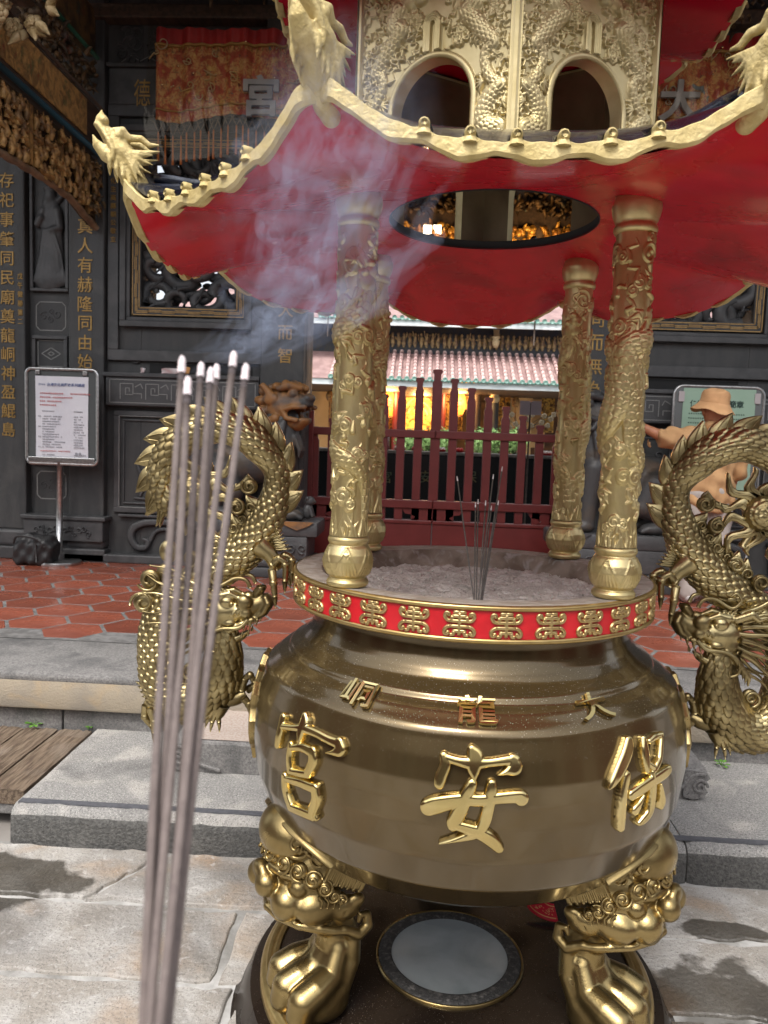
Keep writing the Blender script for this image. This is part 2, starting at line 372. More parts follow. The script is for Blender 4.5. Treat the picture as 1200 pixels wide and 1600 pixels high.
# ---------------------------------------------------------------- materials
def mat(name, col, col2=None, rough=.5, metal=0., nscale=8., mix=(.4, .6), bump=0., bscale=60., rough2=None, coat=0., detail=6., spec=.5, dust=None, aniso=None, distort=.3, streak=None, sss=0., bdist=.01, extra=None, rand=0.):
    m = bpy.data.materials.new(name); m.use_nodes = True; t = m.node_tree; b = t.nodes['Principled BSDF']; L = t.links
    co = t.nodes.new('ShaderNodeTexCoord').outputs['Object']
    if streak is not None:
        mp = t.nodes.new('ShaderNodeMapping'); mp.inputs['Scale'].default_value = streak; L.new(co, mp.inputs[0]); co2 = mp.outputs[0]
    else: co2 = co
    def noise(sc_, det, dis=0., vec=None):
        n = t.nodes.new('ShaderNodeTexNoise'); n.inputs['Scale'].default_value = sc_; n.inputs['Detail'].default_value = det; n.inputs['Distortion'].default_value = dis; L.new(vec or co2, n.inputs[0]); return n.outputs[0]
    def ramp(src, a, b_):
        r = t.nodes.new('ShaderNodeMapRange'); r.inputs[1].default_value = a; r.inputs[2].default_value = b_; L.new(src, r.inputs[0]); return r.outputs[0]
    def mixc(f, a, b_):
        x = t.nodes.new('ShaderNodeMix'); x.data_type = 'RGBA'
        if isinstance(f, float): x.inputs[0].default_value = f
        else: L.new(f, x.inputs[0])
        for s_, v in ((x.inputs[6], a), (x.inputs[7], b_)):
            if isinstance(v, (tuple, list)): s_.default_value = (*v[:3], 1)
            else: L.new(v, s_)
        return x.outputs[2]
    c = col; f = None
    if col2 is not None:
        f = ramp(noise(nscale, detail, distort), *mix); c = mixc(f, col, col2)
        if rough2 is not None:
            rr = t.nodes.new('ShaderNodeMapRange'); L.new(f, rr.inputs[0]); rr.inputs[3].default_value = rough; rr.inputs[4].default_value = rough2; L.new(rr.outputs[0], b.inputs['Roughness'])
    for e in (extra or []):               # more colour layers: (colour, scale, lo, hi, strength)
        g = ramp(noise(e[1], 8, .6, co), e[2], e[3]); mu = t.nodes.new('ShaderNodeMath'); mu.operation = 'MULTIPLY'; L.new(g, mu.inputs[0]); mu.inputs[1].default_value = e[4]
        c = mixc(mu.outputs[0], c, e[0])
    if rand:                               # each piece its own shade
        oi = t.nodes.new('ShaderNodeObjectInfo'); rm = t.nodes.new('ShaderNodeMapRange'); L.new(oi.outputs['Random'], rm.inputs[0]); rm.inputs[3].default_value = 1-rand; rm.inputs[4].default_value = 1+rand
        hv = t.nodes.new('ShaderNodeHueSaturation'); L.new(rm.outputs[0], hv.inputs['Value'])
        if isinstance(c, (tuple, list)): hv.inputs['Color'].default_value = (*c[:3], 1)
        else: L.new(c, hv.inputs['Color'])
        c = hv.outputs[0]
    b.inputs['Metallic'].default_value = metal; b.inputs['Specular IOR Level'].default_value = spec
    if rough2 is None or col2 is None: b.inputs['Roughness'].default_value = rough
    if coat: b.inputs['Coat Weight'].default_value = coat; b.inputs['Coat Roughness'].default_value = .08
    if dust:                               # ash that settles on faces that look up: (colour, scale, lo, hi, min slope)
        g = t.nodes.new('ShaderNodeNewGeometry'); sp = t.nodes.new('ShaderNodeSeparateXYZ'); L.new(g.outputs['Normal'], sp.inputs[0])
        up = ramp(sp.outputs[2], dust[4], dust[4]+.35); nn = ramp(noise(dust[1], 3, 0, co), dust[2], dust[3])
        mu = t.nodes.new('ShaderNodeMath'); mu.operation = 'MULTIPLY'; L.new(up, mu.inputs[0]); L.new(nn, mu.inputs[1])
        c = mixc(mu.outputs[0], c, dust[0])
        m2 = t.nodes.new('ShaderNodeMath'); m2.operation = 'MULTIPLY_ADD'; m2.inputs[1].default_value = -metal; m2.inputs[2].default_value = metal; L.new(mu.outputs[0], m2.inputs[0]); L.new(m2.outputs[0], b.inputs['Metallic'])
    if isinstance(c, (tuple, list)): b.inputs['Base Color'].default_value = (*c[:3], 1)
    else: L.new(c, b.inputs['Base Color'])
    if bump:
        bp = t.nodes.new('ShaderNodeBump'); bp.inputs['Strength'].default_value = bump; bp.inputs['Distance'].default_value = bdist
        L.new(noise(bscale, 5, .2), bp.inputs['Height']); L.new(bp.outputs[0], b.inputs['Normal'])
    if sss: b.inputs['Subsurface Weight'].default_value = sss
    return m
def glow(name, col, strength, col2=None, nscale=10):
    m = mat(name, col, col2, nscale=nscale); b = m.node_tree.nodes['Principled BSDF']
    b.inputs['Emission Strength'].default_value = strength; b.inputs['Emission Color'].default_value = (*col, 1)
    if col2 is not None: m.node_tree.links.new(b.inputs['Base Color'].links[0].from_socket, b.inputs['Emission Color'])
    return m
M = {}
M['gold'] = mat('gold_paint', (.66, .535, .265), (.54, .43, .19), rough=.32, rough2=.42, metal=.82, nscale=14, bump=.12, bscale=260, bdist=.003)
M['antique'] = mat('antique_gold', (.46, .375, .19), (.22, .17, .08), rough=.28, rough2=.4, metal=.95, nscale=10, bump=.1, bscale=200, bdist=.003)
M['legold'] = mat('worn_gold', (.38, .285, .125), (.14, .098, .04), rough=.27, rough2=.42, metal=.95, nscale=5, mix=(.42, .68), bump=.15, bscale=220, bdist=.003)
M['cream'] = mat('cream_gold_paint', (.66, .53, .25), (.55, .43, .18), rough=.5, rough2=.6, metal=.3, nscale=20, bump=.7, bscale=95, bdist=.004)
M['towergold'] = mat('pale_gold_paint', (.68, .56, .30), (.57, .46, .22), rough=.4, metal=.58, nscale=12, bump=.1, bscale=150, bdist=.003)
M['brass'] = mat('polished_brass', (.76, .62, .30), (.66, .52, .22), rough=.2, metal=1., nscale=4)
M['ringgold'] = mat('satin_gold', (.52, .38, .16), (.44, .31, .12), rough=.3, metal=.9, nscale=30, bump=.06, bscale=300, bdist=.002)
M['pot'] = mat('bronze_lacquer', (.155, .110, .050), (.120, .083, .035), rough=.17, rough2=.24, metal=.75, nscale=2.5, coat=.6, dust=((.62, .60, .57), 420., .67, .73, .16), bump=.02, bscale=9, bdist=.01)
M['plinth'] = mat('dark_lacquer', (.012, .008, .006), (.018, .012, .008), rough=.16, rough2=.3, metal=.0, nscale=4, coat=.1, spec=.35, dust=((.30, .26, .22), 380., .68, .73, .3), extra=[((.06, .05, .042), 3.5, .58, .78, .35)])
M['redband'] = mat('red_enamel', (.62, .012, .02), (.52, .008, .015), rough=.3, nscale=20, coat=.3)
M['soffit'] = mat('red_lacquer', (.60, .003, .022), (.52, .002, .016), rough=.2, rough2=.3, nscale=6, coat=.05, spec=.4, bump=.22, bscale=9, bdist=.012, streak=(1, 1, 1), extra=[((.60, .02, .035), 26., .6, .7, .3), ((.16, .004, .010), 3.2, .52, .72, .6), ((.10, .004, .008), 70., .68, .74, .5)])
M['glaze'] = mat('black_glaze', (.008, .010, .018), (.016, .022, .040), rough=.2, nscale=30, bump=.6, bscale=60, bdist=.004, coat=.6)
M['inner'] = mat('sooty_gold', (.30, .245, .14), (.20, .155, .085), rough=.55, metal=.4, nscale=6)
M['ash'] = mat('incense_ash', (.62, .58, .51), (.48, .44, .38), rough=.95, nscale=18, bump=.8, bscale=90, bdist=.01, extra=[((.74, .72, .70), 40., .58, .7, .7), ((.30, .27, .24), 12., .62, .75, .5)])
M['rimash'] = mat('ash_stained_metal', (.40, .355, .30), (.27, .225, .175), rough=.7, nscale=9, streak=(2, 6, 2), bump=.3, bscale=40, bdist=.004, extra=[((.5, .48, .45), 30., .55, .7, .5)])
M['bowlwall'] = mat('sooted_bowl', (.30, .245, .19), (.15, .11, .08), rough=.85, nscale=10, bump=.5, bscale=50, bdist=.006, extra=[((.42, .39, .36), 25., .55, .68, .6)])
M['stone'] = mat('black_carved_stone', (.034, .035, .036), (.056, .056, .055), rough=.48, rough2=.66, nscale=4, bump=.5, bscale=90, bdist=.006, streak=(2.2, 2.2, .5), extra=[((.10, .10, .098), 60., .62, .76, .4), ((.085, .083, .078), 3., .56, .72, .6)])
M['stone2'] = mat('grey_carved_stone', (.048, .049, .051), (.072, .072, .073), rough=.5, nscale=6, bump=.5, bscale=50, bdist=.006, extra=[((.12, .12, .118), 25., .62, .8, .3)])
M['goldtext'] = mat('gold_leaf_lettering', (.40, .25, .075), (.30, .18, .05), rough=.5, metal=.3, nscale=20)
M['goldline'] = mat('gold_painted_line', (.36, .23, .085), (.28, .17, .06), rough=.5, metal=.2, nscale=20)
M['chalk'] = mat('pale_incised_line', (.26, .26, .25), rough=.8)
M['tile'] = mat('terracotta_tile', (.265, .074, .042), (.19, .052, .031), rough=.24, rough2=.4, nscale=3.5, rand=.22, bump=.2, bscale=45, bdist=.004, extra=[((.10, .05, .04), 30., .66, .74, .5), ((.25, .10, .065), 10., .58, .75, .5), ((.12, .035, .025), 3., .6, .8, .5)])
M['grout'] = mat('grey_grout', (.115, .112, .108), (.19, .185, .18), rough=.8, nscale=20, bump=.2, bscale=80)
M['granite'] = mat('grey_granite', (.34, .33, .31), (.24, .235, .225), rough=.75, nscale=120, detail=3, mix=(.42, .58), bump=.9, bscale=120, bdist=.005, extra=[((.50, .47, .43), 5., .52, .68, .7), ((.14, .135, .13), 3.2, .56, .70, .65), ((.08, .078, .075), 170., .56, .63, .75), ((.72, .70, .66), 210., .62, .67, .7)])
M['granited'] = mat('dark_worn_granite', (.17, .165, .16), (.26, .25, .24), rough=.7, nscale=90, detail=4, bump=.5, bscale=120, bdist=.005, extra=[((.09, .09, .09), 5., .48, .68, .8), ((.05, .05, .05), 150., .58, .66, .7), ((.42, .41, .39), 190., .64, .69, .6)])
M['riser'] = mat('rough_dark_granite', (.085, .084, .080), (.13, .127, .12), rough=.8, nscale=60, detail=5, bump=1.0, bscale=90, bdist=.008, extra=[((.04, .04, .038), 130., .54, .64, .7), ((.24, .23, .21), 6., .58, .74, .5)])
M['sandstone'] = mat('warm_sandstone', (.40, .34, .255), (.31, .275, .225), rough=.85, nscale=4, bump=.8, bscale=110, bdist=.004, extra=[((.50, .36, .20), 7., .6, .75, .5), ((.26, .24, .21), 180., .6, .68, .5)])
M['paving'] = mat('pale_paving_stone', (.36, .33, .29), (.48, .46, .43), rough=.72, rough2=.8, nscale=4.5, rand=.10, mix=(.42, .6), bump=1.0, bscale=55, bdist=.007, extra=[((.40, .25, .13), 2.6, .55, .70, .7), ((.22, .205, .185), 3.0, .55, .66, .6), ((.20, .15, .11), 60., .66, .74, .6), ((.16, .15, .14), 190., .57, .65, .75), ((.70, .68, .65), 240., .62, .68, .6), ((.15, .14, .13), 1.6, .54, .66, .55), ((.66, .64, .62), 30., .6, .7, .4)])
M['wetstone'] = mat('damp_stone', (.10, .098, .092), (.16, .15, .14), rough=.35, rough2=.6, nscale=4, bump=.4, bscale=70, bdist=.005, extra=[((.25, .22, .18), 9., .6, .72, .6)])
M['mortar'] = mat('lime_mortar', (.52, .51, .49), (.36, .35, .33), rough=.9, nscale=12, bump=.5, bscale=60, bdist=.008, extra=[((.14, .135, .12), 2.0, .52, .66, .9)])
M['earth'] = mat('courtyard_ground', (.22, .20, .18), (.30, .28, .26), rough=.85, nscale=2)
M['plank'] = mat('weathered_plank', (.24, .18, .125), (.11, .075, .05), rough=.8, nscale=9, streak=(9, .8, 9), bump=1.0, bscale=22, bdist=.01, extra=[((.30, .25, .20), 5., .55, .75, .5)])
M['gate'] = mat('maroon_paint', (.140, .019, .017), (.118, .015, .013), rough=.4, nscale=6, bump=.05, bscale=30)
M['strip'] = mat('grey_antislip_strip', (.085, .088, .10), (.11, .112, .125), rough=.7, nscale=60, bump=.3, bscale=300, bdist=.002)
M['carvewood'] = mat('gilded_carving', (.48, .27, .09), (.20, .105, .04), rough=.5, metal=.25, nscale=14, extra=[((.05, .04, .035), 6., .55, .7, .6)])
M['carvedark'] = mat('dark_gilded_carving', (.16, .095, .04), (.05, .035, .022), rough=.55, metal=.2, nscale=10, extra=[((.04, .09, .085), 5., .62, .7, .6), ((.14, .03, .02), 4., .63, .7, .5)])
M['beamwood'] = mat('aged_beam', (.085, .054, .036), (.05, .034, .025), rough=.6, nscale=5, streak=(6, 1, 6), bump=.3, bscale=20)
M['painted'] = mat('painted_beam_panel', (.50, .29, .10), (.24, .14, .055), rough=.5, nscale=9, detail=8, distort=1.5, bump=.8, bscale=26, bdist=.02, extra=[((.10, .12, .05), 7., .6, .68, .7), ((.28, .05, .03), 9., .64, .7, .6)])
M['bluetrim'] = mat('blue_trim', (.02, .07, .10), rough=.45)
M['greentrim'] = mat('green_trim', (.02, .09, .055), rough=.45)
M['slot_lip_black'] = mat('slot_shade_lip_black', (.012, .012, .012), rough=.8)
# ================================================================ SETTING
struct('ground', MB().grid([[[-300, -300, -.035], [-300, 300, -.035]], [[300, -300, -.035], [300, 300, -.035]]]), M['earth'])
ZP = .43                                   # temple platform level
def patch_mat(m, patches, col, rough=.35, nscale=5., amp=.9):
    """stains with a place and shape of their own: (x, y, rx, ry)"""
    t = m.node_tree; L = t.links; b = t.nodes['Principled BSDF']; co = t.nodes.new('ShaderNodeTexCoord').outputs['Object']
    n = t.nodes.new('ShaderNodeTexNoise'); n.inputs['Scale'].default_value = nscale; n.inputs['Detail'].default_value = 6; L.new(co, n.inputs[0]); tot = None
    for x, y, rx, ry in patches:
        mp = t.nodes.new('ShaderNodeMapping'); mp.inputs['Location'].default_value = (-x/rx, -y/ry, 0); mp.inputs['Scale'].default_value = (1/rx, 1/ry, 0); L.new(co, mp.inputs[0])
        ln = t.nodes.new('ShaderNodeVectorMath'); ln.operation = 'LENGTH'; L.new(mp.outputs[0], ln.inputs[0])
        a = t.nodes.new('ShaderNodeMath'); a.operation = 'MULTIPLY_ADD'; L.new(n.outputs[0], a.inputs[0]); a.inputs[1].default_value = amp*2; L.new(ln.outputs['Value'], a.inputs[2])
        r = t.nodes.new('ShaderNodeMapRange'); r.inputs[1].default_value = 1+amp+.06; r.inputs[2].default_value = 1+amp-.06; L.new(a.outputs[0], r.inputs[0])
        if tot is None: tot = r.outputs[0]
        else:
            x_ = t.nodes.new('ShaderNodeMath'); x_.operation = 'MAXIMUM'; L.new(tot, x_.inputs[0]); L.new(r.outputs[0], x_.inputs[1]); tot = x_.outputs[0]
    src = b.inputs['Base Color'].links[0].from_socket; mx = t.nodes.new('ShaderNodeMix'); mx.data_type = 'RGBA'
    L.new(tot, mx.inputs[0]); mu = t.nodes.new('ShaderNodeMix'); mu.data_type = 'RGBA'; mu.blend_type = 'MULTIPLY'; mu.inputs[0].default_value = 1; L.new(src, mu.inputs[6]); mu.inputs[7].default_value = (*col, 1)
    L.new(src, mx.inputs[6]); L.new(mu.outputs[2], mx.inputs[7]); L.new(mx.outputs[2], b.inputs['Base Color'])
    q = t.nodes.new('ShaderNodeMix'); q.inputs[3].default_value = rough; L.new(tot, q.inputs[0])
    if b.inputs['Roughness'].links: L.new(b.inputs['Roughness'].links[0].from_socket, q.inputs[2])
    else: q.inputs[2].default_value = b.inputs['Roughness'].default_value
    L.new(q.outputs[0], b.inputs['Roughness'])
_p = [at(20, 1375, Z=0), at(1130, 1455, Z=0), at(1080, 1560, Z=0)]
patch_mat(M['paving'], [(_p[0][0]-.12, _p[0][1]-.02, .36, .17), (_p[1][0]+.02, _p[1][1], .17, .06), (_p[2][0]+.05, _p[2][1]-.10, .42, .26), (_p[0][0]+.45, _p[0][1]-.95, .1, .05)], (.27, .26, .24))
# ---- courtyard paving: courses of pale slabs in lime mortar
pav = struct('courtyard_paving', MB().grid([[[-4.5, -4.2, -.012], [-4.5, .72, -.012]], [[4.5, -4.2, -.012], [4.5, .72, -.012]]]), M['mortar'])
rows = [.70, at(100, 1403, Z=0)[1], at(100, 1522, Z=0)[1]]; rows += [rows[-1]-.42*k for k in range(1, 7)]
rng = random.Random(5)
first = [[at(165, 1400, Z=0)[0]+.03, -.45, .55, at(1100, 1400, Z=0)[0]+.35], [-1.75, -.72, .6, 1.9], [at(365, 1560, Z=0)[0], .75, 2.1]]
for k in range(len(rows)-1):
    ya, yb = rows[k], rows[k+1]
    xs = [-4.5]+[x for x in (first[k] if k < 3 else [-1.9+rng.uniform(-.3, .3)+j*rng.uniform(.9, 1.2) for j in range(4)])]+[4.5]
    if k < 3: xs = [-4.5, xs[1]-1.35]+xs[1:-1]+[xs[-2]+1.2, 4.5]
    xs = sorted(xs)
    for i in range(len(xs)-1):
        x0, x1 = xs[i]+.012, xs[i+1]-.012; y0, y1 = yb+.012, ya-.012; sl = .20 if (k == 0 and abs(xs[i+1]-first[0][0]) < .01) else 0; sr = .20 if (k == 0 and abs(xs[i]-first[0][0]) < .01) else 0
        o = []
        for (ax, ay, bx, by) in ((x0-sr*.5, y0, x1-sl*.5, y0), (x1-sl*.5, y0, x1+sl*.5, y1), (x1+sl*.5, y1, x0+sr*.5, y1), (x0+sr*.5, y1, x0-sr*.5, y0)):
            n = max(4, int(math.hypot(bx-ax, by-ay)/.045))
            for q in range(n):
                t = q/n; w_ = .009; o.append((ax+(bx-ax)*t+rng.gauss(0, w_*.6), ay+(by-ay)*t+rng.gauss(0, w_*.6)))
        z = rng.uniform(-.003, .003); ti = rng.uniform(-.003, .003)
        MB().plate(o, lambda u, v, d: (u, v, -.03+z+d+ti*u*.3), .03, .008).build('paving_slab', M['paving'], pav, smooth=False)
# ---- lower step: granite slabs with an anti-slip strip
st = struct('lower_step', MB().b2(-1.74, 5.5, .74, 1.57, -.03, .10), M['granited'])
for x0, x1 in ((-1.75, -.38), (-.374, .93), (.936, 2.3), (2.306, 5.5)):
    mb = MB(); prof = [(.70, -.02), (.700, .085), (.705, .112), (.722, .132), (.745, .14), (1.0, .1405), (1.3, .14), (1.56, .14), (1.56, -.02)]
    n = int((x1-x0)/.03); xx = np.linspace(x0, x1, n); G = []
    for i, x in enumerate(xx):
        e = .012*max(0, 1-min(x-x0, x1-x)/.03)**2; G.append([(x, y+(rng.gauss(0, .0022)+e if j < 5 else 0), z+(rng.gauss(0, .0016)-e*.6 if 1 < j < 6 else 0)) for j, (y, z) in enumerate(prof)])
    G = np.array(G); mb.grid(G); k = len(prof); mb.f += [tuple(range(k)), tuple((n-1)*k+j for j in range(k))[::-1]]
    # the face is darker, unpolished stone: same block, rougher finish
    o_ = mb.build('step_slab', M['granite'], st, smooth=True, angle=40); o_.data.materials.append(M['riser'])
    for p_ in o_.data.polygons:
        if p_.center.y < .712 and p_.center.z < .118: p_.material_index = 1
MB().b2(-1.735, 5.4, .748, .782, .1395, .1445).build('antislip_strip', M['strip'], st, smooth=False)
# ---- middle step block with scroll-carved ends
ms = struct('middle_step', MB().cbox(-1.16, 1.08, 1.12, 1.60, .13, .285, .012), M['granited'])
for sx in (-1, 1):
    cx_ = -.04; mb = MB(); e = 1.12
    o = [(0, .02), (.05, .0), (.10, .012), (.128, .045), (.112, .072), (.118, .09), (.135, .11), (.118, .142), (.08, .152), (0, .150)]
    mb.plate([(cx_+sx*(e+u-.05), .134+v) for u, v in o][::-sx], lambda u, v, d: (u, 1.58-d, v), .475, .012)
    t = np.linspace(0, 1, 30); a = 4.6*math.pi*t*.62
    mb.stroke([(cx_+sx*(e+.03+.034*(1-.75*q)*math.cos(b)), .205+.034*(1-.75*q)*math.sin(b), .012) for q, b in zip(t, a)], lambda u, v, d: (u, 1.108-d, v), .010, k=2)
    mb.stroke([(cx_+sx*(e-.16), .16, .012), (cx_+sx*(e-.06), .19, .012), (cx_+sx*(e), .255, .012), (cx_+sx*(e+.05), .262, .010)], lambda u, v, d: (u, 1.108-d, v), .010)
    mb.build('scroll_end', M['granited'], ms, smooth=True, angle=40)
MB().grid([[[-1.14, 1.135, .289], [-1.14, 1.59, .289]], [[1.06, 1.135, .289], [1.06, 1.59, .289]]]).build('worn_top', mat('pink_granite', (.40, .31, .26), (.48, .42, .37), rough=.8, nscale=90, bump=.5, bscale=150, bdist=.004, extra=[((.30, .24, .2), 4., .5, .7, .6)]), ms, smooth=False)
# ---- platform: dark plinth course, sandstone face, granite coping, terracotta floor
pf = struct('temple_platform', MB().b2(-9, 9, 1.60, 12, -.03, .405), M['granited'])
for i in range(-7, 8):
    x0 = at(98, 1130, Y=1.56)[0]+i*1.25; MB().cbox(x0+.004, x0+1.246, 1.56, 1.64, .02, .245, .006).build('plinth_stone', M['granited'], pf, smooth=False)
for i in range(-4, 5):
    x0 = -1.1+i*2.15; MB().cbox(x0+.002, x0+2.148, 1.515, 1.70, .243, .412, .016).build('face_stone', M['sandstone'], pf, smooth=True, angle=40)
    MB().cbox(x0+.402, x0+2.55, 1.512, 2.15, .385, .43, .014).build('coping_stone', M['granited'], pf, smooth=True, angle=40)
fl = struct('terracotta_floor', MB().grid([[[-9, 2.152, .4286], [-9, 12, .4286]], [[9, 2.152, .4286], [9, 12, .4286]]]), M['grout'])
S = .205; g = .0115; pts = [(math.cos(a)*(S-g), math.sin(a)*(S-g)) for a in [k*math.pi/3 for k in range(6)]]
tm = MB().plate(pts, lambda u, v, d: (u, v, d), .012, .004); tme = mesh_np('floor_tile', np.vstack(tm.v), tm.f, M['tile'], False)
lm = MB().plate([(math.cos(a)*(S-.0035), math.sin(a)*(S-.0035)) for a in [k*math.pi/3 for k in range(6)]], lambda u, v, d: (u, v, d), .0035, 0)
hy = S*math.sqrt(3); n = 0
mline = MB()
for i in range(-17, 13):
    for j in range(0, 9):
        x = -.1+i*S*1.5; y = 2.17+(j+.5*(i % 2))*hy+.02
        if y > 5.6 or y < 2.15+hy*.2 or not (-4.6 < x < 3.2): continue
        for q in range(6):
            a, b = q*math.pi/3, (q+1)*math.pi/3; r0, r1 = S-.0042, S-.0078
            if q < 3: continue
        if y-hy/2 < 2.155:                 # cut at the coping
            o = [(u, max(v, 2.158-y)) for u, v in pts]; o2 = []
            [o2.append(p) for p in o if not o2 or math.dist(p, o2[-1]) > .004]
            MB().plate([(x+u, y+v) for u, v in o2], lambda u, v, d: (u, v, .4185+d), .012, .004).build('floor_tile', M['tile'], fl, smooth=False)
        else:
            obj('floor_tile', tme, fl, loc=(x, y, .4185+rng.uniform(-.0012, .0012)))
# ---- timber boards beside the step
for i in range(5):
    x1 = -1.775-i*.178
    mb = MB(); ys = np.linspace(.86, 1.545, 14); xs = np.linspace(x1-.168, x1, 12); jit = rng.uniform(-.012, .012)
    G = np.array([[(x, y+jit*(y < 1), .135+.0035*math.sin(x*170+i)*math.sin(x*61+2*i)+rng.gauss(0, .0012)-(.006 if x in (xs[0], xs[-1]) else 0)) for x in xs] for y in ys])
    mb.grid(G); Lo = G.copy(); Lo[..., 2] = .07
    mb.grid(np.stack([G[0], Lo[0]])); mb.grid(np.stack([G[:, 0], Lo[:, 0]])); mb.grid(np.stack([G[:, -1], Lo[:, -1]]))
    b = mb.build('wooden_board', M['plank'], None, smooth=True, angle=50, label=['reddish weathered board of the wooden ramp, right against the granite step', 'second weathered board from the granite step, with dark split grain', 'third weathered board from the granite step', 'fourth weathered board from the granite step, at the frame edge', 'fifth weathered board out from the granite step'][i], cat='board', group='weathered boards of the ramp')
struct('board_bearer', MB().cbox(-3.2, -1.77, .875, .99, .02, .075, .008), M['granited'])
# ================================================================ TEMPLE FRONT (black carved stone)
YW0 = 5.0
def fy(d=0.): return YW0-d
def frame(mb, x0, x1, z0, z1, w_, y, d, c=.006):
    """mitred frame standing d proud of y"""
    for a, b, e, f in ((x0, x1, z0, z0+w_), (x0, x1, z1-w_, z1), (x0, x0+w_, z0+w_, z1-w_), (x1-w_, x1, z0+w_, z1-w_)): mb.cbox(a, b, y-d, y+.02, e, f, c)
def rline(mb, pts, y, w_=.008, d=.003, closed=False):
    P = list(pts)+([pts[0]] if closed else [])
    for (a, b), (c, e) in zip(P[:-1], P[1:]):
        L = math.hypot(c-a, e-b); an = math.atan2(e-b, c-a); mb.box(((a+c)/2, y-d/2, (b+e)/2), (L+w_*.9, d, w_), ry=-an)
def swirl(mb, cx_, cz, r, y, w_=.012, h=.01, turns=1.3, a0=0, sg=1, tail=None):
    t = np.linspace(0, 1, 22); P = [(cx_+r*(1-.8*q)*math.cos(a0+sg*6.283*turns*q), cz+r*(1-.8*q)*math.sin(a0+sg*6.283*turns*q), w_*(1-.4*q)) for q in t]
    if tail is not None: P = [(tail[0], tail[1], w_*.5)]+P
    mb.stroke(P, lambda u, v, d: (u, y-d, v), h, n=6, k=2)
def column_text(chars, x, z0, dz, size, y, mats, parent, sx=1.0):
    for i, ch in enumerate(chars):
        if ch == ' ': continue
        mb = MB(); put_text(mb, ch, (x, y, z0-i*dz), size, depth=.008, bold=.006, sx=sx); mb.build('character', mats, parent, smooth=False)
def facade(side):
    s = side; F_ = lambda x: x if s < 0 else -x-.05            # measured on the left, mirrored for the right
    lab = {-1: 'black carved stone wall left of the red gate, gilded couplets on its pilasters', 1: 'black carved stone wall right of the red gate, behind the person in the hat'}[s]
    T = thing('carved_stone_wall', (F_(-2.8), YW0, ZP), lab, 'wall')
    def bx(mb, x0, x1, y0, y1, z0, z1, c=.008): a, b = sorted((F_(x0), F_(x1))); return mb.cbox(a, b, y0, y1, z0, z1, c)
    def fr(mb, x0, x1, z0, z1, w_, y, d): a, b = sorted((F_(x0), F_(x1))); frame(mb, a, b, z0, z1, w_, y, d)
    # body, with the window left open
    mb = MB(); wx0, wx1, wz0, wz1 = -2.80, -1.905, 2.82, 4.22
    for a, b, c, d in ((-4.3, wx0, ZP, 5.6), (wx1, -1.25, ZP, 5.6), (wx0, wx1, ZP, wz0), (wx0, wx1, wz1, 5.6)): bx(mb, a, b, YW0, YW0+.4, c, d, .004)
    bx(mb, -9.5, -4.3, YW0-.02, YW0+.4, ZP, 5.6, .004)
    mb.build('wall_body', M['stone'], T, smooth=False)
    # pilasters
    for x0, x1, d in ((-4.27, -3.86, .10), (-3.455, -3.12, .09), (-1.655, -1.255, .13)):
        p = bx(MB(), x0, x1, YW0-d, YW0+.03, ZP+.28, 5.6, .014).build('pilaster', M['stone'], T, smooth=False)
        bx(MB(), x0-.03, x1+.03, YW0-d-.05, YW0+.03, ZP, ZP+.12, .012).build('pilaster_base', M['stone2'], T, smooth=False)
        bx(MB(), x0-.015, x1+.015, YW0-d-.025, YW0+.03, ZP+.12, ZP+.28, .03).build('pilaster_base', M['stone2'], T, smooth=False)
        if s < 0:
            if x0 < -4: column_text('存祀事肇同民廟奠龍峒神盈鯤島', -4.02, 3.90, .1735, .142, YW0-d, M['goldtext'], p); column_text('戊午徵聯第二', -3.90, 3.05, .082, .062, YW0-d, M['goldtext'], p, .8)
            elif x0 < -3: column_text('真人有赫隆同由始', -3.295, 3.515, .1745, .15, YW0-d, M['goldtext'], p)
            else: column_text('大而智', -1.43, 2.81, .205, .145, YW0-d, M['goldtext'], p)
        elif x0 > -2: column_text('同而無為', 1.345, 2.80, .205, .16, YW0-d, M['goldtext'], p)
    # niche bay between the pilasters: immortal in relief, plaques
    mb = MB(); fr(mb, -3.84, -3.475, 2.93, 4.02, .03, YW0, .05); mb.build('niche_frame', M['stone2'], T, smooth=False)
    sd = SDF((-.19, -.14, -.52), (.19, .10, .52), .009)
    sd.ell((0, -.02, .33), (.055, .045, .07), k=.02).ell((0, -.02, .40), (.065, .05, .03), k=.02).tube([(0, -.01, .25), (.015, -.015, 0), (-.01, -.01, -.4)], [.085, .10, .14], k=.03, flat=.45)
    sd.tube([(-.06, -.02, .2), (-.11, -.03, .08), (-.07, -.05, .13)], [.04, .035, .03], k=.02).tube([(.07, -.02, .2), (.10, -.03, .05), (.03, -.05, .02)], [.04, .035, .03], k=.02)
    for a in np.linspace(-.12, .12, 7): sd.tube([(a*.4, -.055, .02), (a*.8+.02, -.05, -.2), (a*1.2, -.035, -.44)], .010, k=.012)
    sd.ell((-.10, -.01, -.42), (.06, .04, .06), k=.02).ell((.11, -.01, -.40), (.07, .04, .08), k=.02).tube([(.08, -.01, .3), (.13, -.01, .36), (.1, -.01, .42)], .022, k=.02)
    v, f = sd.mesh(); v = v*V(1, 1, 1.0)+V(F_(-3.655), YW0-.004, 3.46); obj('relief_figure', mesh_np('relief_figure', v, f, M['stone2']), T, world=True)
    def loop(x0, x1, z0, z1, c, y, w_=.009):
        a, b = sorted((F_(x0), F_(x1))); m = MB(); rline(m, [(a+c, z0), (b-c, z0), (b, z0+c), (b, z1-c), (b-c, z1), (a+c, z1), (a, z1-c), (a, z0+c)], y, w_, .004, True); return m
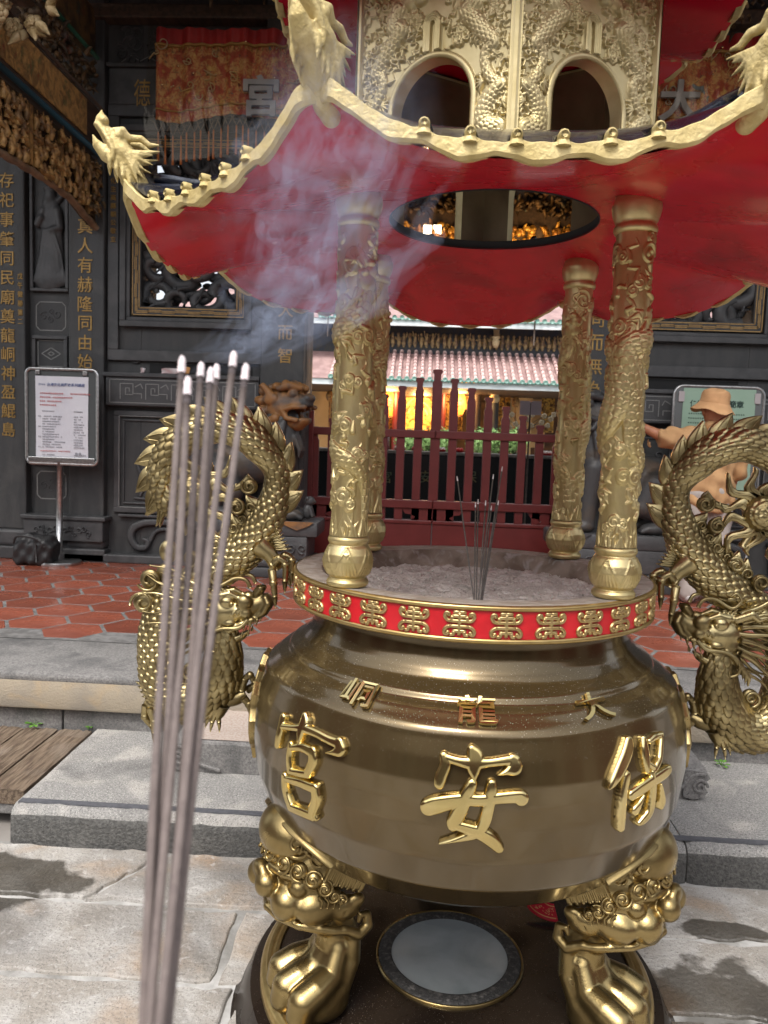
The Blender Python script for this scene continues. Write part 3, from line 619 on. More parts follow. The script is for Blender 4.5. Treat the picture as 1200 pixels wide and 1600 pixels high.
    for z0, z1 in ((2.58, 2.84), (1.00, 1.26)):
        loop(-3.80, -3.52, z0, z1, .035, YW0).build('incised_cartouche', M['chalk'], T, smooth=False)
        m = MB(); [swirl(m, F_(-3.66)+dx, (z0+z1)/2+dz, r, YW0, .008, .006, a0=a) for dx, dz, r, a in ((-.07, 0, .04, 1), (.06, .02, .04, 3), (0, -.03, .03, 2), (.0, .04, .025, 0))]; m.build('relief_scroll', M['stone2'], T)
    mb = MB(); fr(mb, -3.83, -3.49, 2.20, 2.53, .035, YW0, .04); mb.build('niche_frame', M['stone2'], T, smooth=False)
    m = loop(-3.785, -3.535, 2.245, 2.485, .004, YW0); cx_ = F_(-3.66); rline(m, [(cx_-.09, 2.365), (cx_, 2.42), (cx_+.09, 2.365), (cx_, 2.31)], YW0, .008, .004, True); rline(m, [(cx_-.03, 2.365), (cx_, 2.385), (cx_+.03, 2.365), (cx_, 2.345)], YW0, .008, .004, True); m.build('incised_diamond', M['chalk'], T, smooth=False)
    mb = MB(); fr(mb, -3.83, -3.49, 1.32, 2.14, .03, YW0, .03); mb.build('niche_frame', M['stone2'], T, smooth=False)
    # projecting foot with carved drawer front
    bx(MB(), -3.86, -3.10, YW0-.16, YW0, .62, .82, .012).build('carved_foot', M['stone2'], T, smooth=False)
    bx(MB(), -3.88, -3.07, YW0-.18, YW0, .82, .86, .01).build('foot_moulding', M['stone2'], T, smooth=False)
    m = MB(); rg = random.Random(3); [swirl(m, F_(-3.48)+.5*(q/11-.5), .72+.03*math.sin(q*2.1), .03, YW0-.16, .011, .012, a0=q, sg=1-2*(q % 2)) for q in range(12)]; m.build('relief_scroll', M['stone2'], T)
    bx(MB(), -3.80, -3.12, YW0-.10, YW0, ZP+.06, .62, .03).build('foot_waist', M['stone2'], T, smooth=False)
    bx(MB(), -3.90, -1.66, YW0-.14, YW0, ZP, ZP+.08, .012).build('wall_plinth', M['stone2'], T, smooth=False)
    # scroll foot below the panel
    xs = F_(-2.88); q = -1 if s > 0 else 1; m = MB()
    m.stroke([(xs+q*1.1, .80, .07), (xs+q*.3, .82, .07), (xs+q*.06, .78, .075), (xs, .68, .075), (xs+q*.05, .58, .07), (xs+q*.14, .575, .06), (xs+q*.165, .63, .045), (xs+q*.12, .655, .03)], lambda u, v, d: (u, YW0-d, v), .05)
    m.stroke([(xs+q*.16, .60, .05), (xs+q*.24, .73, .04), (xs+q*.36, .75, .04), (xs+q*.42, .70, .05), (xs+q*.55, .76, .04), (xs+q*1.1, .76, .04)], lambda u, v, d: (u, YW0-d, v), .035); m.build('scroll_foot', M['stone2'], T)
    bx(MB(), -3.0, -1.70, YW0-.05, YW0, .86, .885, .006).build('panel_moulding', M['stone2'], T, smooth=False)
    # lower panel
    mb = MB(); fr(mb, -3.05, -1.70, .90, 1.86, .05, YW0, .035); fr(mb, -2.97, -1.78, .98, 1.78, .018, YW0, .018); mb.build('panel_frame', M['stone2'], T, smooth=False)
    m = MB(); fr(m, -3.0, -1.75, .948, 1.812, .007, YW0-.036, .002); m.build('incised_border', M['chalk'], T, smooth=False)
    m = MB(); xs = F_(-2.80)
    for pts in ([(0, 1.05, .02), (.03, 1.2, .05), (-.02, 1.35, .03), (.05, 1.48, .02)], [(.06, 1.04, .05), (.10, 1.2, .07), (.16, 1.32, .03), (.10, 1.42, .02), (.17, 1.55, .012)], [(-.06, 1.04, .02), (.15, 1.03, .03), (.3, 1.05, .02)], [(.2, 1.1, .03), (.28, 1.25, .05), (.22, 1.4, .02)]):
        m.stroke([(xs+q*a, b, c) for a, b, c in pts], lambda u, v, d: (u, YW0-d, v), .02)
    rg = random.Random(8)
    for k in range(16): swirl(m, F_(-2.62+.7*rg.random()), 1.08+.62*rg.random(), .03+.03*rg.random(), YW0, .014, .014, a0=rg.random()*6, sg=rg.choice((-1, 1)))
    m.build('relief_panel', M['stone2'], T)
    # altar ledge with meander, shade of a slot painted above it
    bx(MB(), -3.10, -1.665, YW0-.10, YW0, 1.90, 2.17, .012).build('ledge', M['stone2'], T, smooth=False)
    bx(MB(), -3.12, -1.66, YW0-.125, YW0, 2.165, 2.205, .008).build('ledge_moulding', M['stone2'], T, smooth=False)
    bx(MB(), -2.72, -1.75, YW0-.004, YW0, 2.207, 2.30, .001).build('slot_shadow', M['slot_lip_black'], T, smooth=False)  # flat black plate on the wall face, standing in for the slot's shade
    m = loop(-3.06, -1.70, 1.93, 2.14, .004, YW0-.10, .007)
    a0 = F_(-2.99)
    for k in range(5):
        x = a0+q*(.03+k*.24); z = 2.035
        rline(m, [(x, z-.07), (x, z+.07), (x+q*.12, z+.07), (x+q*.12, z-.03), (x+q*.05, z-.03), (x+q*.05, z+.03), (x+q*.085, z+.03), (x+q*.085, z)], YW0-.10, .007, .004)
        rline(m, [(x+q*.13, z-.02), (x+q*.2, z-.02), (x+q*.2, z-.06)], YW0-.10, .007, .004); rline(m, [(x+q*.14, z+.04), (x+q*.19, z+.07), (x+q*.21, z+.03)], YW0-.10, .007, .004)
    m.build('incised_meander', M['chalk'], T, smooth=False)
    m = MB()                                     # lambrequin edge over the slot
    for k in range(6):
        swirl(m, F_(-2.84+k*.20), 2.36+.012*(k % 2), .06, YW0, .03, .022, 1.1, 3.6 if s < 0 else 0, -1 if k % 2 else 1)
    m.build('cloud_edge', M['stone'], T)
    # window surround
    mb = MB(); fr(mb, -3.105, -1.665, 2.32, 4.60, .10, YW0, .05); fr(mb, -2.985, -1.755, 2.63, 4.42, .055, YW0, .075); fr(mb, -2.93, -1.80, 2.685, 4.365, .035, YW0, .055); mb.build('window_moulding', M['stone2'], T, smooth=False)
    w = MB(); fr(w, -2.885, -1.83, 2.735, 4.315, .085, YW0, .03); w = w.build('window_frame', M['stone'], T, smooth=False)
    m = MB(); a, b = sorted((F_(-2.876), F_(-1.839))); z0, z1 = 2.744, 4.306; yy = YW0-.031
    for ins in (0, .062): rline(m, [(a+ins, z0+ins), (b-ins, z0+ins), (b-ins, z1-ins), (a+ins, z1-ins)], yy, .010, .004, True)
    def fret(p0, p1, n):
        P0, P1 = V(*p0), V(*p1); D = (P1-P0)/n; Nn = V(-D[1], D[0])/np.linalg.norm(D)
        for k in range(n):
            A = P0+D*k; rline(m, [tuple(A+D*.05+Nn*.011), tuple(A+D*.95+Nn*.011), tuple(A+D*.95-Nn*.003), tuple(A+D*.02-Nn*.003)] if k % 2 else [tuple(A+D*.05-Nn*.011), tuple(A+D*.95-Nn*.011), tuple(A+D*.95+Nn*.003), tuple(A+D*.02+Nn*.003)], yy, .010, .004)
    c = .031; fret((a+c, z0+c), (b-c, z0+c), 8); fret((a+c, z1-c), (b-c, z1-c), 8); fret((a+c, z0+c), (a+c, z1-c), 12); fret((b-c, z0+c), (b-c, z1-c), 12)
    m.build('gilt_fret', M['goldline'], w, smooth=False)
    # openwork: coiling dragons
    rg = random.Random(11+side); a, b = sorted((F_(wx0), F_(wx1)))
    for layer in range(2):
        for kx in range(4):
            for kz in range(6):
                cx_, cz = a+(kx+.5+.5*(layer and kz % 2))*(b-a)/4+rg.uniform(-.05, .05), wz0+(kz+.5+.35*layer)*(wz1-wz0)/6+rg.uniform(-.05, .05); a0 = rg.random()*6.28; sg = rg.choice((-1, 1)); m = MB()
                t = np.linspace(0, 1, 18); rr = .178*(1-.72*t); P = np.stack([cx_+rr*np.cos(a0+sg*6.5*t), YW0+.09+.10*layer+.05*np.sin(5*t+kx), cz+rr*np.sin(a0+sg*6.5*t)*.9], -1)
                P[:, 0] = np.clip(P[:, 0], a-.01, b+.01); P[:, 2] = np.clip(P[:, 2], wz0-.01, wz1+.01)
                m.tube(P, .060*(1-.5*t)*rg.uniform(.85, 1.25), n=9)
                for e in range(3): i = 3+e*5; m.tube([P[i], P[i]+V(rg.uniform(-.07, .07), -.04, rg.uniform(-.07, .07)), P[i]+V(rg.uniform(-.12, .12), -.02, rg.uniform(-.12, .12))], [.028, .020, .008], n=6)
                m.build('openwork_coil', M['stone2'], T)
    # plaque, frieze
    bx(MB(), -3.10, -1.66, YW0-.05, YW0, 4.60, 4.915, .012).build('plaque', M['stone2'], T, smooth=False)
    if s < 0:
        p = MB(); put_text(p, '德', (-2.79, YW0-.05, 4.70), .25, .008, .0, sx=.62); p.build('character', M['goldtext'], T, smooth=False)
        p = MB(); put_text(p, '馨', (-2.42, YW0-.05, 4.70), .25, .008, .0, sx=.62); p.build('character', M['goldtext'], T, smooth=False)
        column_text('化生高縣朝公敬立', -3.05, 3.93, .074, .055, YW0-.052, M['goldtext'], T)
    bx(MB(), -3.11, -1.655, YW0-.08, YW0, 4.915, 4.95, .008).build('frieze_moulding', M['stone'], T, smooth=False)
    m = MB(); rg = random.Random(4)
    for k in range(26): swirl(m, F_(-3.02+1.25*rg.random()), 4.98+.27*rg.random(), .04+.05*rg.random(), YW0, .014, .016, 1.0, rg.random()*6, rg.choice((-1, 1)))
    m.build('frieze_relief', M['stone2'], T)
    m = MB(); P = []
    for k in range(14): P.append((F_(-3.0+k*.085), 4.985+(.05 if k % 2 else 0)+.01*math.sin(k)))
    rline(m, P, YW0, .006, .004); m.build('incised_wave', M['chalk'], T, smooth=False)
    bx(MB(), -4.3, -1.25, YW0-.14, YW0, 5.30, 5.42, .012).build('cornice', M['beamwood'], T, smooth=False)
    return T
facade(-1); facade(1)
# lintel over the gate, hall roof and its dark underside
lt = thing('door_lintel', (0, YW0, 4.35), 'dark stone lintel over the red gate, behind the embroidered banner', 'lintel')
MB().cbox(-1.255, 1.205, YW0-.02, YW0+.38, 4.36, 5.6, .01).build('lintel_stone', M['stone'], lt, smooth=False)
rf = struct('hall_ceiling', MB().grid(np.array([[(x, y, z) for y, z in ((1.85, 5.62), (3.2, 5.85), (5.0, 6.2), (6.4, 6.3), (8.6, 5.4))] for x in (-9.5, 9.5)])), M['beamwood'])
struct('hall_roof', MB().grid(np.array([[(x, y, z) for y, z in ((1.70, 5.70), (3.2, 5.97), (5.0, 6.35), (6.4, 6.5), (8.8, 5.5))] for x in (-10, 10)])), M['glaze'])
struct('eave_board', MB().b2(-9.6, 9.6, 1.72, 1.85, 5.54, 5.71), M['beamwood'])
# inner side walls and inner pillars of the front hall
for sx in (-1, 1):
    t = thing('hall_side_wall', (sx*5.2, 7, ZP), {-1: 'ochre inner side wall seen through the left openwork window', 1: 'ochre inner side wall seen through the right openwork window'}[sx], 'wall')
    MB().b2(sx*5.2, sx*5.45, 5.5, 8.2, ZP, 6.0).build('wall_body', mat('ochre_plaster', (.55, .33, .12), (.48, .28, .10), rough=.8), t, smooth=False)
    MB().cbox(sx*5.17, sx*5.2, 5.6, 8.1, ZP, ZP+.9, .008).build('dado', M['stone2'], t, smooth=False)
# ---- gilded beams under the eave
def carve_clump(mb, lo, hi, n, r, seed, ax=0):
    rg = random.Random(seed)
    for _ in range(n):
        c = V(*[rg.uniform(lo[i], hi[i]) for i in range(3)]); k = rg.random()
        if k < .55: mb.ball(c, [r*rg.uniform(.5, 1.2) for _ in range(3)], 8, 6)
        else:
            d = V(rg.uniform(-1, 1), rg.uniform(-1, 1), rg.uniform(-1, 1)); d /= np.linalg.norm(d); mb.tube([c, c+d*r*1.6+V(0, 0, r*.5), c+d*r*2.8], [r*.6, r*.45, r*.12], 6)
bt = thing('painted_beam', (-3.2, 4.0, 4.2), 'ochre painted roof beam with blue trim, running back to the wall top left', 'beam')
zb = at(150, 245, Y=4.88)[2]; xb = at(150, 245, Y=4.88)[0]; y0b = 2.35
MB().cbox(xb-.10, xb+.05, y0b, 4.9, zb+.02, zb+.40, .02).build('beam_body', M['beamwood'], bt, smooth=False)
MB().cbox(xb+.05, xb+.065, y0b+.05, 4.55, zb+.06, zb+.36, .006).build('painted_panel', M['painted'], bt, smooth=False)
MB().tube([(xb+.055, y0b, zb), (xb+.055, 4.9, zb)], .024, 10).build('blue_trim', M['bluetrim'], bt)
MB().tube([(xb+.055, y0b, zb+.41), (xb+.055, 4.9, zb+.41)], .014, 8).build('beam_bead', M['beamwood'], bt)
kt = thing('carved_bracket', (xb, 4.0, 3.8), 'gilded openwork bracket of tiny carved figures under the painted beam', 'bracket')
o = [(y0b, zb-.03), (4.87, zb-.03), (4.87, zb-.62), (4.7, zb-.60), (4.4, zb-.52), (4.0, zb-.50), (3.5, zb-.52), (3.0, zb-.56), (y0b, zb-.60)]
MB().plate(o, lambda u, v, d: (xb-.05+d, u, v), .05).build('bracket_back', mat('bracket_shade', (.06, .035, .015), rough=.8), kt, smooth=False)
lo_ = lambda y: np.interp(y, [3.0, 3.5, 4.0, 4.4, 4.7, 4.87], [zb-.54, zb-.50, zb-.48, zb-.50, zb-.57, zb-.6])
for k in range(34):
    y = 2.45+k*.071; m = MB(); rg = random.Random(k)
    if k % 7 == 3: m.box((xb+.02, y, (zb-.06+lo_(y))/2), (.03, .045, zb-.06-lo_(y))); m.build('bracket_post', M['carvewood'], kt, smooth=False); continue
    for lv in range(4):
        z = zb-.09-lv*.108+rg.uniform(-.022, .022); 
        if z < lo_(y)+.03: continue
        dy = rg.uniform(-.03, .03); x = xb+.015+rg.uniform(-.01, .035)
        q_ = rg.uniform(.75, 1.2); m.ball((x, y+dy, z), (.019*q_, .019*q_, .022*q_), 8, 6); m.tube([(x, y+dy, z-.015), (x+.01, y+dy+rg.uniform(-.01, .01), z-.06), (x, y+dy, z-.10)], [.022, .028, .02], 7)
        m.tube([(x, y+dy-.02, z-.03), (x+.02, y+dy-.045, z-.05+rg.uniform(-.03, .05))], [.011, .008], 5); m.tube([(x, y+dy+.02, z-.03), (x+.02, y+dy+.045, z-.04+rg.uniform(-.03, .05))], [.011, .008], 5)
        if rg.random() < .4: m.tube([(x+.01, y+dy-.03, z-.06), (x+.03, y+dy, z-.075), (x+.01, y+dy+.035, z-.06), (x+.015, y+dy+.05, z-.03)], [.012, .02, .014, .004], 6)
        if rg.random() < .5: m.tube([(x, y+dy+.03, z+.05), (x+.012, y+dy+.035, z-.06)], .005, 4)
    m.build('carved_figure', M['carvewood'], kt)
m = MB(); ys = np.linspace(y0b, 4.85, 40); m.tube([(xb+.01, y, lo_(y)-.03+.006*math.sin(y*31)) for y in ys], .034, 9, flat=((0, 0, 1), .8)); m.build('bracket_rail', mat('bare_timber', (.26, .16, .09), (.16, .10, .06), rough=.6, nscale=12), kt)
m = MB(); carve_clump(m, (xb-.05, 4.68, zb-.62), (xb+.08, 4.9, zb-.10), 60, .03, 5); m.build('bracket_tip', M['carvedark'], kt)
# hanging carved flower basket at the near end of the beam
ft = thing('carved_flower_pendant', (xb+.1, 3.0, 4.9), 'cream carved peony cluster hanging in the top left corner', 'carving')
pc = at(28, 8, Y=2.95); rg = random.Random(2)
m = MB()
for k in range(26):
    a = rg.uniform(0, 6.28); e = rg.uniform(-1.2, .3); c = pc+V(.24*math.cos(a)*math.cos(e), .16*math.sin(a)*math.cos(e), .17*math.sin(e)+.03)
    if k % 2:
        for q in range(3):                    # peony: nested petals
            rr = .055*(1-.28*q)
            for b in range(6): an = b*1.047+q*.5; m.ball(c+V(math.cos(an)*rr*.7, -.02*q-.03, math.sin(an)*rr*.7), (rr*.55, rr*.35, rr*.5), 7, 5)
        m.ball(c-V(0, .07, 0), .016, 7, 5)
    else:
        for q in range(2): d = V(math.cos(a+q), -.4, math.sin(e*2+q)); m.tube([c, c+d*.05, c+d*.11], [.012, .034, .004], 7)
m.build('peony_cluster', mat('gilded_peony', (.50, .37, .20), (.34, .24, .11), rough=.5, metal=.1, nscale=18, extra=[((.07, .05, .03), 14., .58, .7, .6)]), ft)
MB().tube([pc+V(0, .05, .05), pc+V(0, .05, .8)], .08, 12).build('pendant_post', M['beamwood'], ft)
# second beam stub behind it
t2 = thing('green_trimmed_beam', (xb+.1, 4.2, 5.0), 'dark timber beam with a green bead, above the painted beam', 'beam')
p0, p1 = at(95, 30, X=xb), at(152, 90, X=xb)
MB().tube([p0+V(0, -.9*1, .0), p1+V(0, .1, 0)], .018, 8).build('green_bead', M['greentrim'], t2)
zz = (p0[2]+p1[2])/2
MB().cbox(xb-.1, xb-.01, p0[1]-.9, 4.9, zz+.02, zz+.42, .015).build('beam_body', M['carvedark'], t2, smooth=False)
m = MB(); carve_clump(m, (xb-.09, p0[1]-.5, zz-.34), (xb+.02, 4.85, zz-.06), 170, .035, 9); m.build('beam_carving', M['carvedark'], t2)
# cross beams above the banner
for k, (x0, x1, z, y, c, lab) in enumerate(((-3.1, -1.3, 5.50, 4.55, (.30, .07, .035), 'red carved lintel beam at the top edge, above the left end of the banner'), (1.9, 4.2, 5.40, 4.5, (.26, .13, .08), 'pale reddish roof beam above the right end of the banner'))):
    t = thing('roof_beam', ((x0+x1)/2, y, z), lab, 'beam'); MB().cbox(x0, x1, y, y+.12, z, z+.09, .015).build('beam_body', mat('reddish_timber', c, rough=.5), t, smooth=False)
    m = MB(); carve_clump(m, (x0, y, z-.16 if k == 0 else z-.36), (x1, y+.1, z-.03), 90, .028, 20+k); m.build('beam_carving', M['carvedark'], t)
t = thing('rafter_carving', (0, 4.6, 5.6), 'dark carved timber brackets under the eave above the banner', 'carving')
m = MB(); carve_clump(m, (-2.1, 4.5, 5.36), (2.0, 4.7, 5.6), 160, .05, 31); m.build('bracket_cluster', M['carvedark'], t)
# ---------------------------------------------------------------- embroidered banner under plastic film
bn = thing('embroidered_banner', (0, 4.62, 4.7), 'long embroidered temple banner under clear plastic, grey raised characters and orange tassels', 'banner')
X0, X1, ZT, ZB = -2.55, 2.52, 5.09, 4.36
bm_ = mat('embroidered_satin', (.50, .13, .045), (.66, .37, .13), rough=.4, nscale=24, detail=8, distort=1.6, mix=(.40, .6), bump=.9, bscale=70, bdist=.012, extra=[((.40, .04, .02), 9., .50, .58, .85), ((.06, .18, .12), 8., .63, .67, .85), ((.10, .05, .03), 38., .58, .66, .7), ((.70, .45, .12), 11., .60, .68, .7), ((.22, .24, .30), 8., .66, .71, .7), ((.42, .14, .13), 6.3, .66, .7, .7)])
nu, nv = 420, 40; U = np.linspace(0, 1, nu)
def by(u, v): return 4.62-.018*np.sin(u*2*math.pi*17+1.3*np.sin(u*31))*(.35+.65*v)-.012*np.sin(u*2*math.pi*41)
sag = lambda u: .025*np.sin(u*2*math.pi*3.5+1.0)+.02*np.sin(u*2*math.pi*6.3)
G = np.array([[(X0+(X1-X0)*u, by(u, v), ZB+(ZT-ZB)*v-sag(u)*(1-v)) for v in np.linspace(0, 1, nv)] for u in U]); MB().grid(G[:, :33]).build('banner_cloth', bm_, bn)
MB().grid(G[:, 32:]).build('banner_heading', mat('red_satin', (.42, .03, .03), (.32, .02, .022), rough=.35, nscale=5), bn)
for v, n in ((.815, 'heading_trim'), (.12, 'lower_trim')):
    m = MB(); 
    m.tube([(X0+(X1-X0)*u, by(u, v)-.008, ZB+(ZT-ZB)*v-sag(u)*(1-v)) for u in U[::3]], .014 if v > .5 else .008, 6); 
    if v > .5:
        for u in U[::4]: m.ball((X0+(X1-X0)*u, by(u, v)-.014, ZB+(ZT-ZB)*v-.03), (.006, .006, .018), 5, 4)
    m.build(n, mat('gold_braid', (.40, .22, .06), rough=.5, metal=.2), bn)
rg = random.Random(6); m = MB()
for k in range(75):                           # couched gold thread dragons and clouds
    u = rg.random(); x = X0+(X1-X0)*u; z = rg.uniform(ZB+.16, ZB+.6); y_ = float(by(u, .4))-.012
    swirl(m, x, z, rg.uniform(.02, .055), y_, .009, .012, 1.1, rg.random()*6, rg.choice((-1, 1)), tail=(x+rg.uniform(-.12, .12), z+rg.uniform(-.08, .08)))
m.build('gold_embroidery', mat('couched_gold', (.62, .42, .15), (.55, .45, .32), rough=.4, metal=.4, nscale=3), bn)
m = MB()
for k in range(60): u = rg.random(); x = X0+(X1-X0)*u; z = rg.uniform(ZB+.1, ZB+.7); m.ball((x, float(by(u, .4))-.012, z), (.010, .008, .010), 7, 5)
m.build('sequin', mat('sequin', (.75, .6, .35), rough=.15, metal=1), bn)
gch = mat('grey_felt', (.36, .34, .33), (.30, .28, .27), rough=.7, nscale=8)
for ch, x, z in (('宮', at(408, 145, Y=4.57)[0], at(408, 150, Y=4.57)[2]), ('安', -.75, 4.75), ('保', -.18, 4.75), ('峒', .5, 4.75), ('龍', 1.1, 4.75), ('大', at(1062, 158, Y=4.57)[0], at(1062, 158, Y=4.57)[2])):
    m = MB(); put_text(m, ch, (x, 4.585, z), .34, .03, .028); m.build('raised_character', gch, bn, smooth=False)
ts = MB(); ts.lathe([(0, .0), (.006, 0), (.008, -.02), (.0065, -.06), (.011, -.24), (0, -.24)], 7); tme = mesh_np('tassel', np.vstack(ts.v), ts.f, mat('orange_tassel', (.55, .20, .055), (.45, .15, .045), rough=.6, nscale=30))
net = MB(); NT = 84
for k in range(NT):
    u = (k+.5+rg.uniform(-.15, .15))/NT; x = X0+(X1-X0)*u; zt = ZB-sag(u); zl = zt-.10-.012*math.sin(k)
    obj('tassel', tme, bn, loc=(x, float(by(u, 0)), zl), rz=0)
    for a in (-1, 1):
        for e in range(3): x_ = x+a*(.03+.02*e); net.tube([(x, float(by(u, 0)), zl), (x+a*.03, float(by(u, 0)), (zl+zt)/2+.01*e), (x_, float(by(u, 0)), zt)], .0016, 3, cap=False)
net.build('fringe_net', mat('fringe_thread', (.20, .15, .11), rough=.7), bn, kind='stuff')
# clear plastic cover with vertical pleats
pm = bpy.data.materials.new('clear_plastic'); pm.use_nodes = True; t = pm.node_tree; t.nodes.clear(); o_ = t.nodes.new('ShaderNodeOutputMaterial'); mx = t.nodes.new('ShaderNodeMixShader'); tr = t.nodes.new('ShaderNodeBsdfTransparent'); gl = t.nodes.new('ShaderNodeBsdfGlossy'); fr_ = t.nodes.new('ShaderNodeFresnel')
fr_.inputs[0].default_value = 1.33; tr.inputs[0].default_value = (.92, .89, .84, 1); gl.inputs['Roughness'].default_value = .07; gl.inputs[0].default_value = (1, .9, .75, 1)
t.links.new(fr_.outputs[0], mx.inputs[0]); t.links.new(tr.outputs[0], mx.inputs[1]); t.links.new(gl.outputs[0], mx.inputs[2]); t.links.new(mx.outputs[0], o_.inputs[0]); M['film'] = pm
Uf = np.linspace(0, 1, 700)
def py_(u, v):
    s_ = np.sin(u*2*math.pi*23+2.2*np.sin(u*19+v)+v*3); return 4.53-.022*np.abs(s_)**3*(v**1.5)-.012*np.sin(u*47+v*4)*(1-v)
G = np.array([[(X0-.03-.05*(1-v)*(u < .02)+(X1-X0+.06)*u, py_(u, v), 3.99+(5.17-3.99)*v-.02*math.sin(u*40)) for v in np.linspace(0, 1, 26)] for u in Uf]); MB().grid(G).build('plastic_cover', pm, bn)
# ---------------------------------------------------------------- red gate
gt = thing('picket_gate', (0, 5.3, ZP), 'maroon wooden picket gate across the temple doorway', 'gate')
YG = 5.3; xc = at(682, 640, Y=YG)[0]; dxs = .1665
for k in range(-7, 8):
    x = xc+k*dxs; top = 2.36-.083*abs(k); w_ = .082 if k else .095
    o = [(x-w_/2, .90), (x+w_/2, .90), (x+w_/2, top-.13), (x+w_*.36, top-.10), (x+w_*.36, top-.045), (x+w_/2, top-.03), (x+w_/2, top-.008), (x+w_*.3, top), (x-w_*.3, top), (x-w_/2, top-.008), (x-w_/2, top-.03), (x-w_*.36, top-.045), (x-w_*.36, top-.10), (x-w_/2, top-.13)]
    MB().plate(o, lambda u, v, d: (u, YG+.03-d, v), .032, .004).build('picket', M['gate'], gt, smooth=False)
for z0, z1, n in ((1.70, 1.775, 'rail'), (1.02, 1.10, 'rail')):
    for a, b in ((-1.235, xc-.004), (xc+.004, 1.185)): MB().cbox(a, b, YG-.028, YG+.045, z0, z1, .006).build(n, M['gate'], gt, smooth=False)
for a, b in ((-1.235, xc-.004), (xc+.004, 1.185)):
    MB().cbox(a, b, YG-.015, YG+.04, ZP+.03, .875, .008).build('kick_panel', M['gate'], gt, smooth=False)
    MB().cbox(a, b, YG-.03, YG+.045, .87, .905, .006).build('rail', M['gate'], gt, smooth=False)
    L = b-a; 
    for c, w_, f in ((a+.0, .22, 1), (b, .22, -1)):  # cloud-cut corner pieces under the lower rail
        o = [(c, .905), (c+f*.20, .905), (c+f*.16, .935), (c+f*.21, .96), (c+f*.26, .965), (c+f*.30, 1.02), (c, 1.02)]
        MB().plate(o[::f], lambda u, v, d: (u, YG+.03-d, v), .032).build('corner_piece', M['gate'], gt, smooth=False)
for x in (-1.235, 1.185): MB().cbox(x-.03, x+.03, YG-.035, YG+.05, ZP+.01, 1.93, .008).build('gate_stile', M['gate'], gt, smooth=False)
struct('gate_threshold', MB().cbox(-1.25, 1.2, 5.15, 5.45, ZP, ZP+.06, .01), M['stone2'])
# ================================================================ MAIN HALL beyond the gate
struct('inner_court', MB().b2(-14, 14, 12.0, 40, -.03, .40), M['granite'])
YH = 23.0
def PX(px, py, Y=YH): p = at(px, py, Y=Y); return p[0], p[2]
hall = thing('main_hall', (0, YH, .4), 'main temple hall behind the gate, pink tiled lower roof and glowing golden altar', 'temple')
x0, x1 = -9, 9.5
ze = PX(680, 592, 22.0)[1]; zt = PX(680, 548, 23.6)[1]
white = mat('white_eave', (.75, .80, .80), (.52, .58, .59), rough=.7, nscale=1.5, streak=(1, 1, 5))
MB().b2(x0, x1, 22.0, 22.08, ze-.26, ze-.09).build('eave_board', white, hall, smooth=False)
roof = MB().add(V(*[(x0, 21.95, ze-.08), (x1, 21.95, ze-.08), (x1, 23.8, zt-.1), (x0, 23.8, zt-.1)]), [(0, 1, 2, 3)]).build('roof', mat('old_roof_tile', (.42, .28, .26), (.30, .19, .18), rough=.7, nscale=3), hall, smooth=False)
pink = mat('pink_roof_tile', (.70, .50, .46), (.52, .34, .32), rough=.6, nscale=2.2, extra=[((.60, .42, .38), 5., .55, .7, .5)])
teal = mat('teal_glaze', (.14, .30, .25), (.24, .40, .34), rough=.3, nscale=5)
m = MB()
for j in range(8):
    y = 21.95+1.85*j/8; z = ze-.02+(zt-ze)*j/8; dz = (zt-ze)/8
    m.lathe([(.062, 0), (.062, .22), (.068, .235), (.0, .235)], 10, c=(0, 0, 0), axis='y') if 0 else m.tube([(0, y, z), (0, y+.225, z+dz)], [.070, .060], 9)
rme = mesh_np('tile_roll', np.vstack(m.v), m.f, pink)
m = MB(); m.tube([(0, 21.90, ze-.02), (0, 21.96, ze-.015)], [.078, .078], 12); m.lathe([(.05, 0), (.078, 0), (.078, -.02), (.05, -.012)], 12, c=(0, 21.9, ze-.02), axis='y')
cme = mesh_np('tile_end', np.vstack(m.v), m.f, teal)
m = MB(); a = np.linspace(math.pi, 2*math.pi, 9); m.plate([(.06*math.cos(b), .085*math.sin(b)) for b in a], lambda u, v, d: (u+.115, 21.93-d, ze-.035+v), .02); dme = mesh_np('drip_tile', np.vstack(m.v), m.f, teal)
pit = 11.6/1209.6*24.6
k = int(x0/pit)
while k*pit < x1:
    x = k*pit; k += 1
    if not (-3.6 < x-.35 < 6.4): continue
    r = obj('tile_roll', rme, roof, loc=(x, 0, 0)); obj('tile_end', cme, roof, loc=(x, 0, 0)); obj('drip_tile', dme, roof, loc=(x, 0, 0))
# frieze and upper eave
zf0 = PX(680, 548, 23.8)[1]; zf1 = PX(680, 514, 23.8)[1]
MB().b2(x0, x1, 23.85, 24.0, zf0-.15, zf1+.1).build('frieze', mat('dark_frieze', (.012, .016, .03), (.03, .025, .02), rough=.5, nscale=6), hall, smooth=False)
rg = random.Random(3)
for k in range(46):
    x = -2.6+k*.19; m = MB(); h = (zf1-zf0)
    m.ball((x, 23.82, zf0+h*.72), (.05, .04, .06), 7, 5); m.tube([(x, 23.82, zf0+h*.62), (x+rg.uniform(-.03, .03), 23.8, zf0+h*.3), (x, 23.82, zf0+h*.12)], [.05, .075, .03], 7)
    for s in (-1, 1): m.tube([(x, 23.8, zf0+h*.5), (x+s*.07, 23.8, zf0+h*rg.uniform(.3, .75)), (x+s*.10, 23.8, zf0+h*rg.uniform(.1, .9))], [.03, .025, .015], 6)
    m.build('frieze_figure', mat('frieze_gold', (.40, .28, .12), (.16, .10, .06), rough=.5, nscale=9) if k == 0 else bpy.data.materials['frieze_gold'], hall)
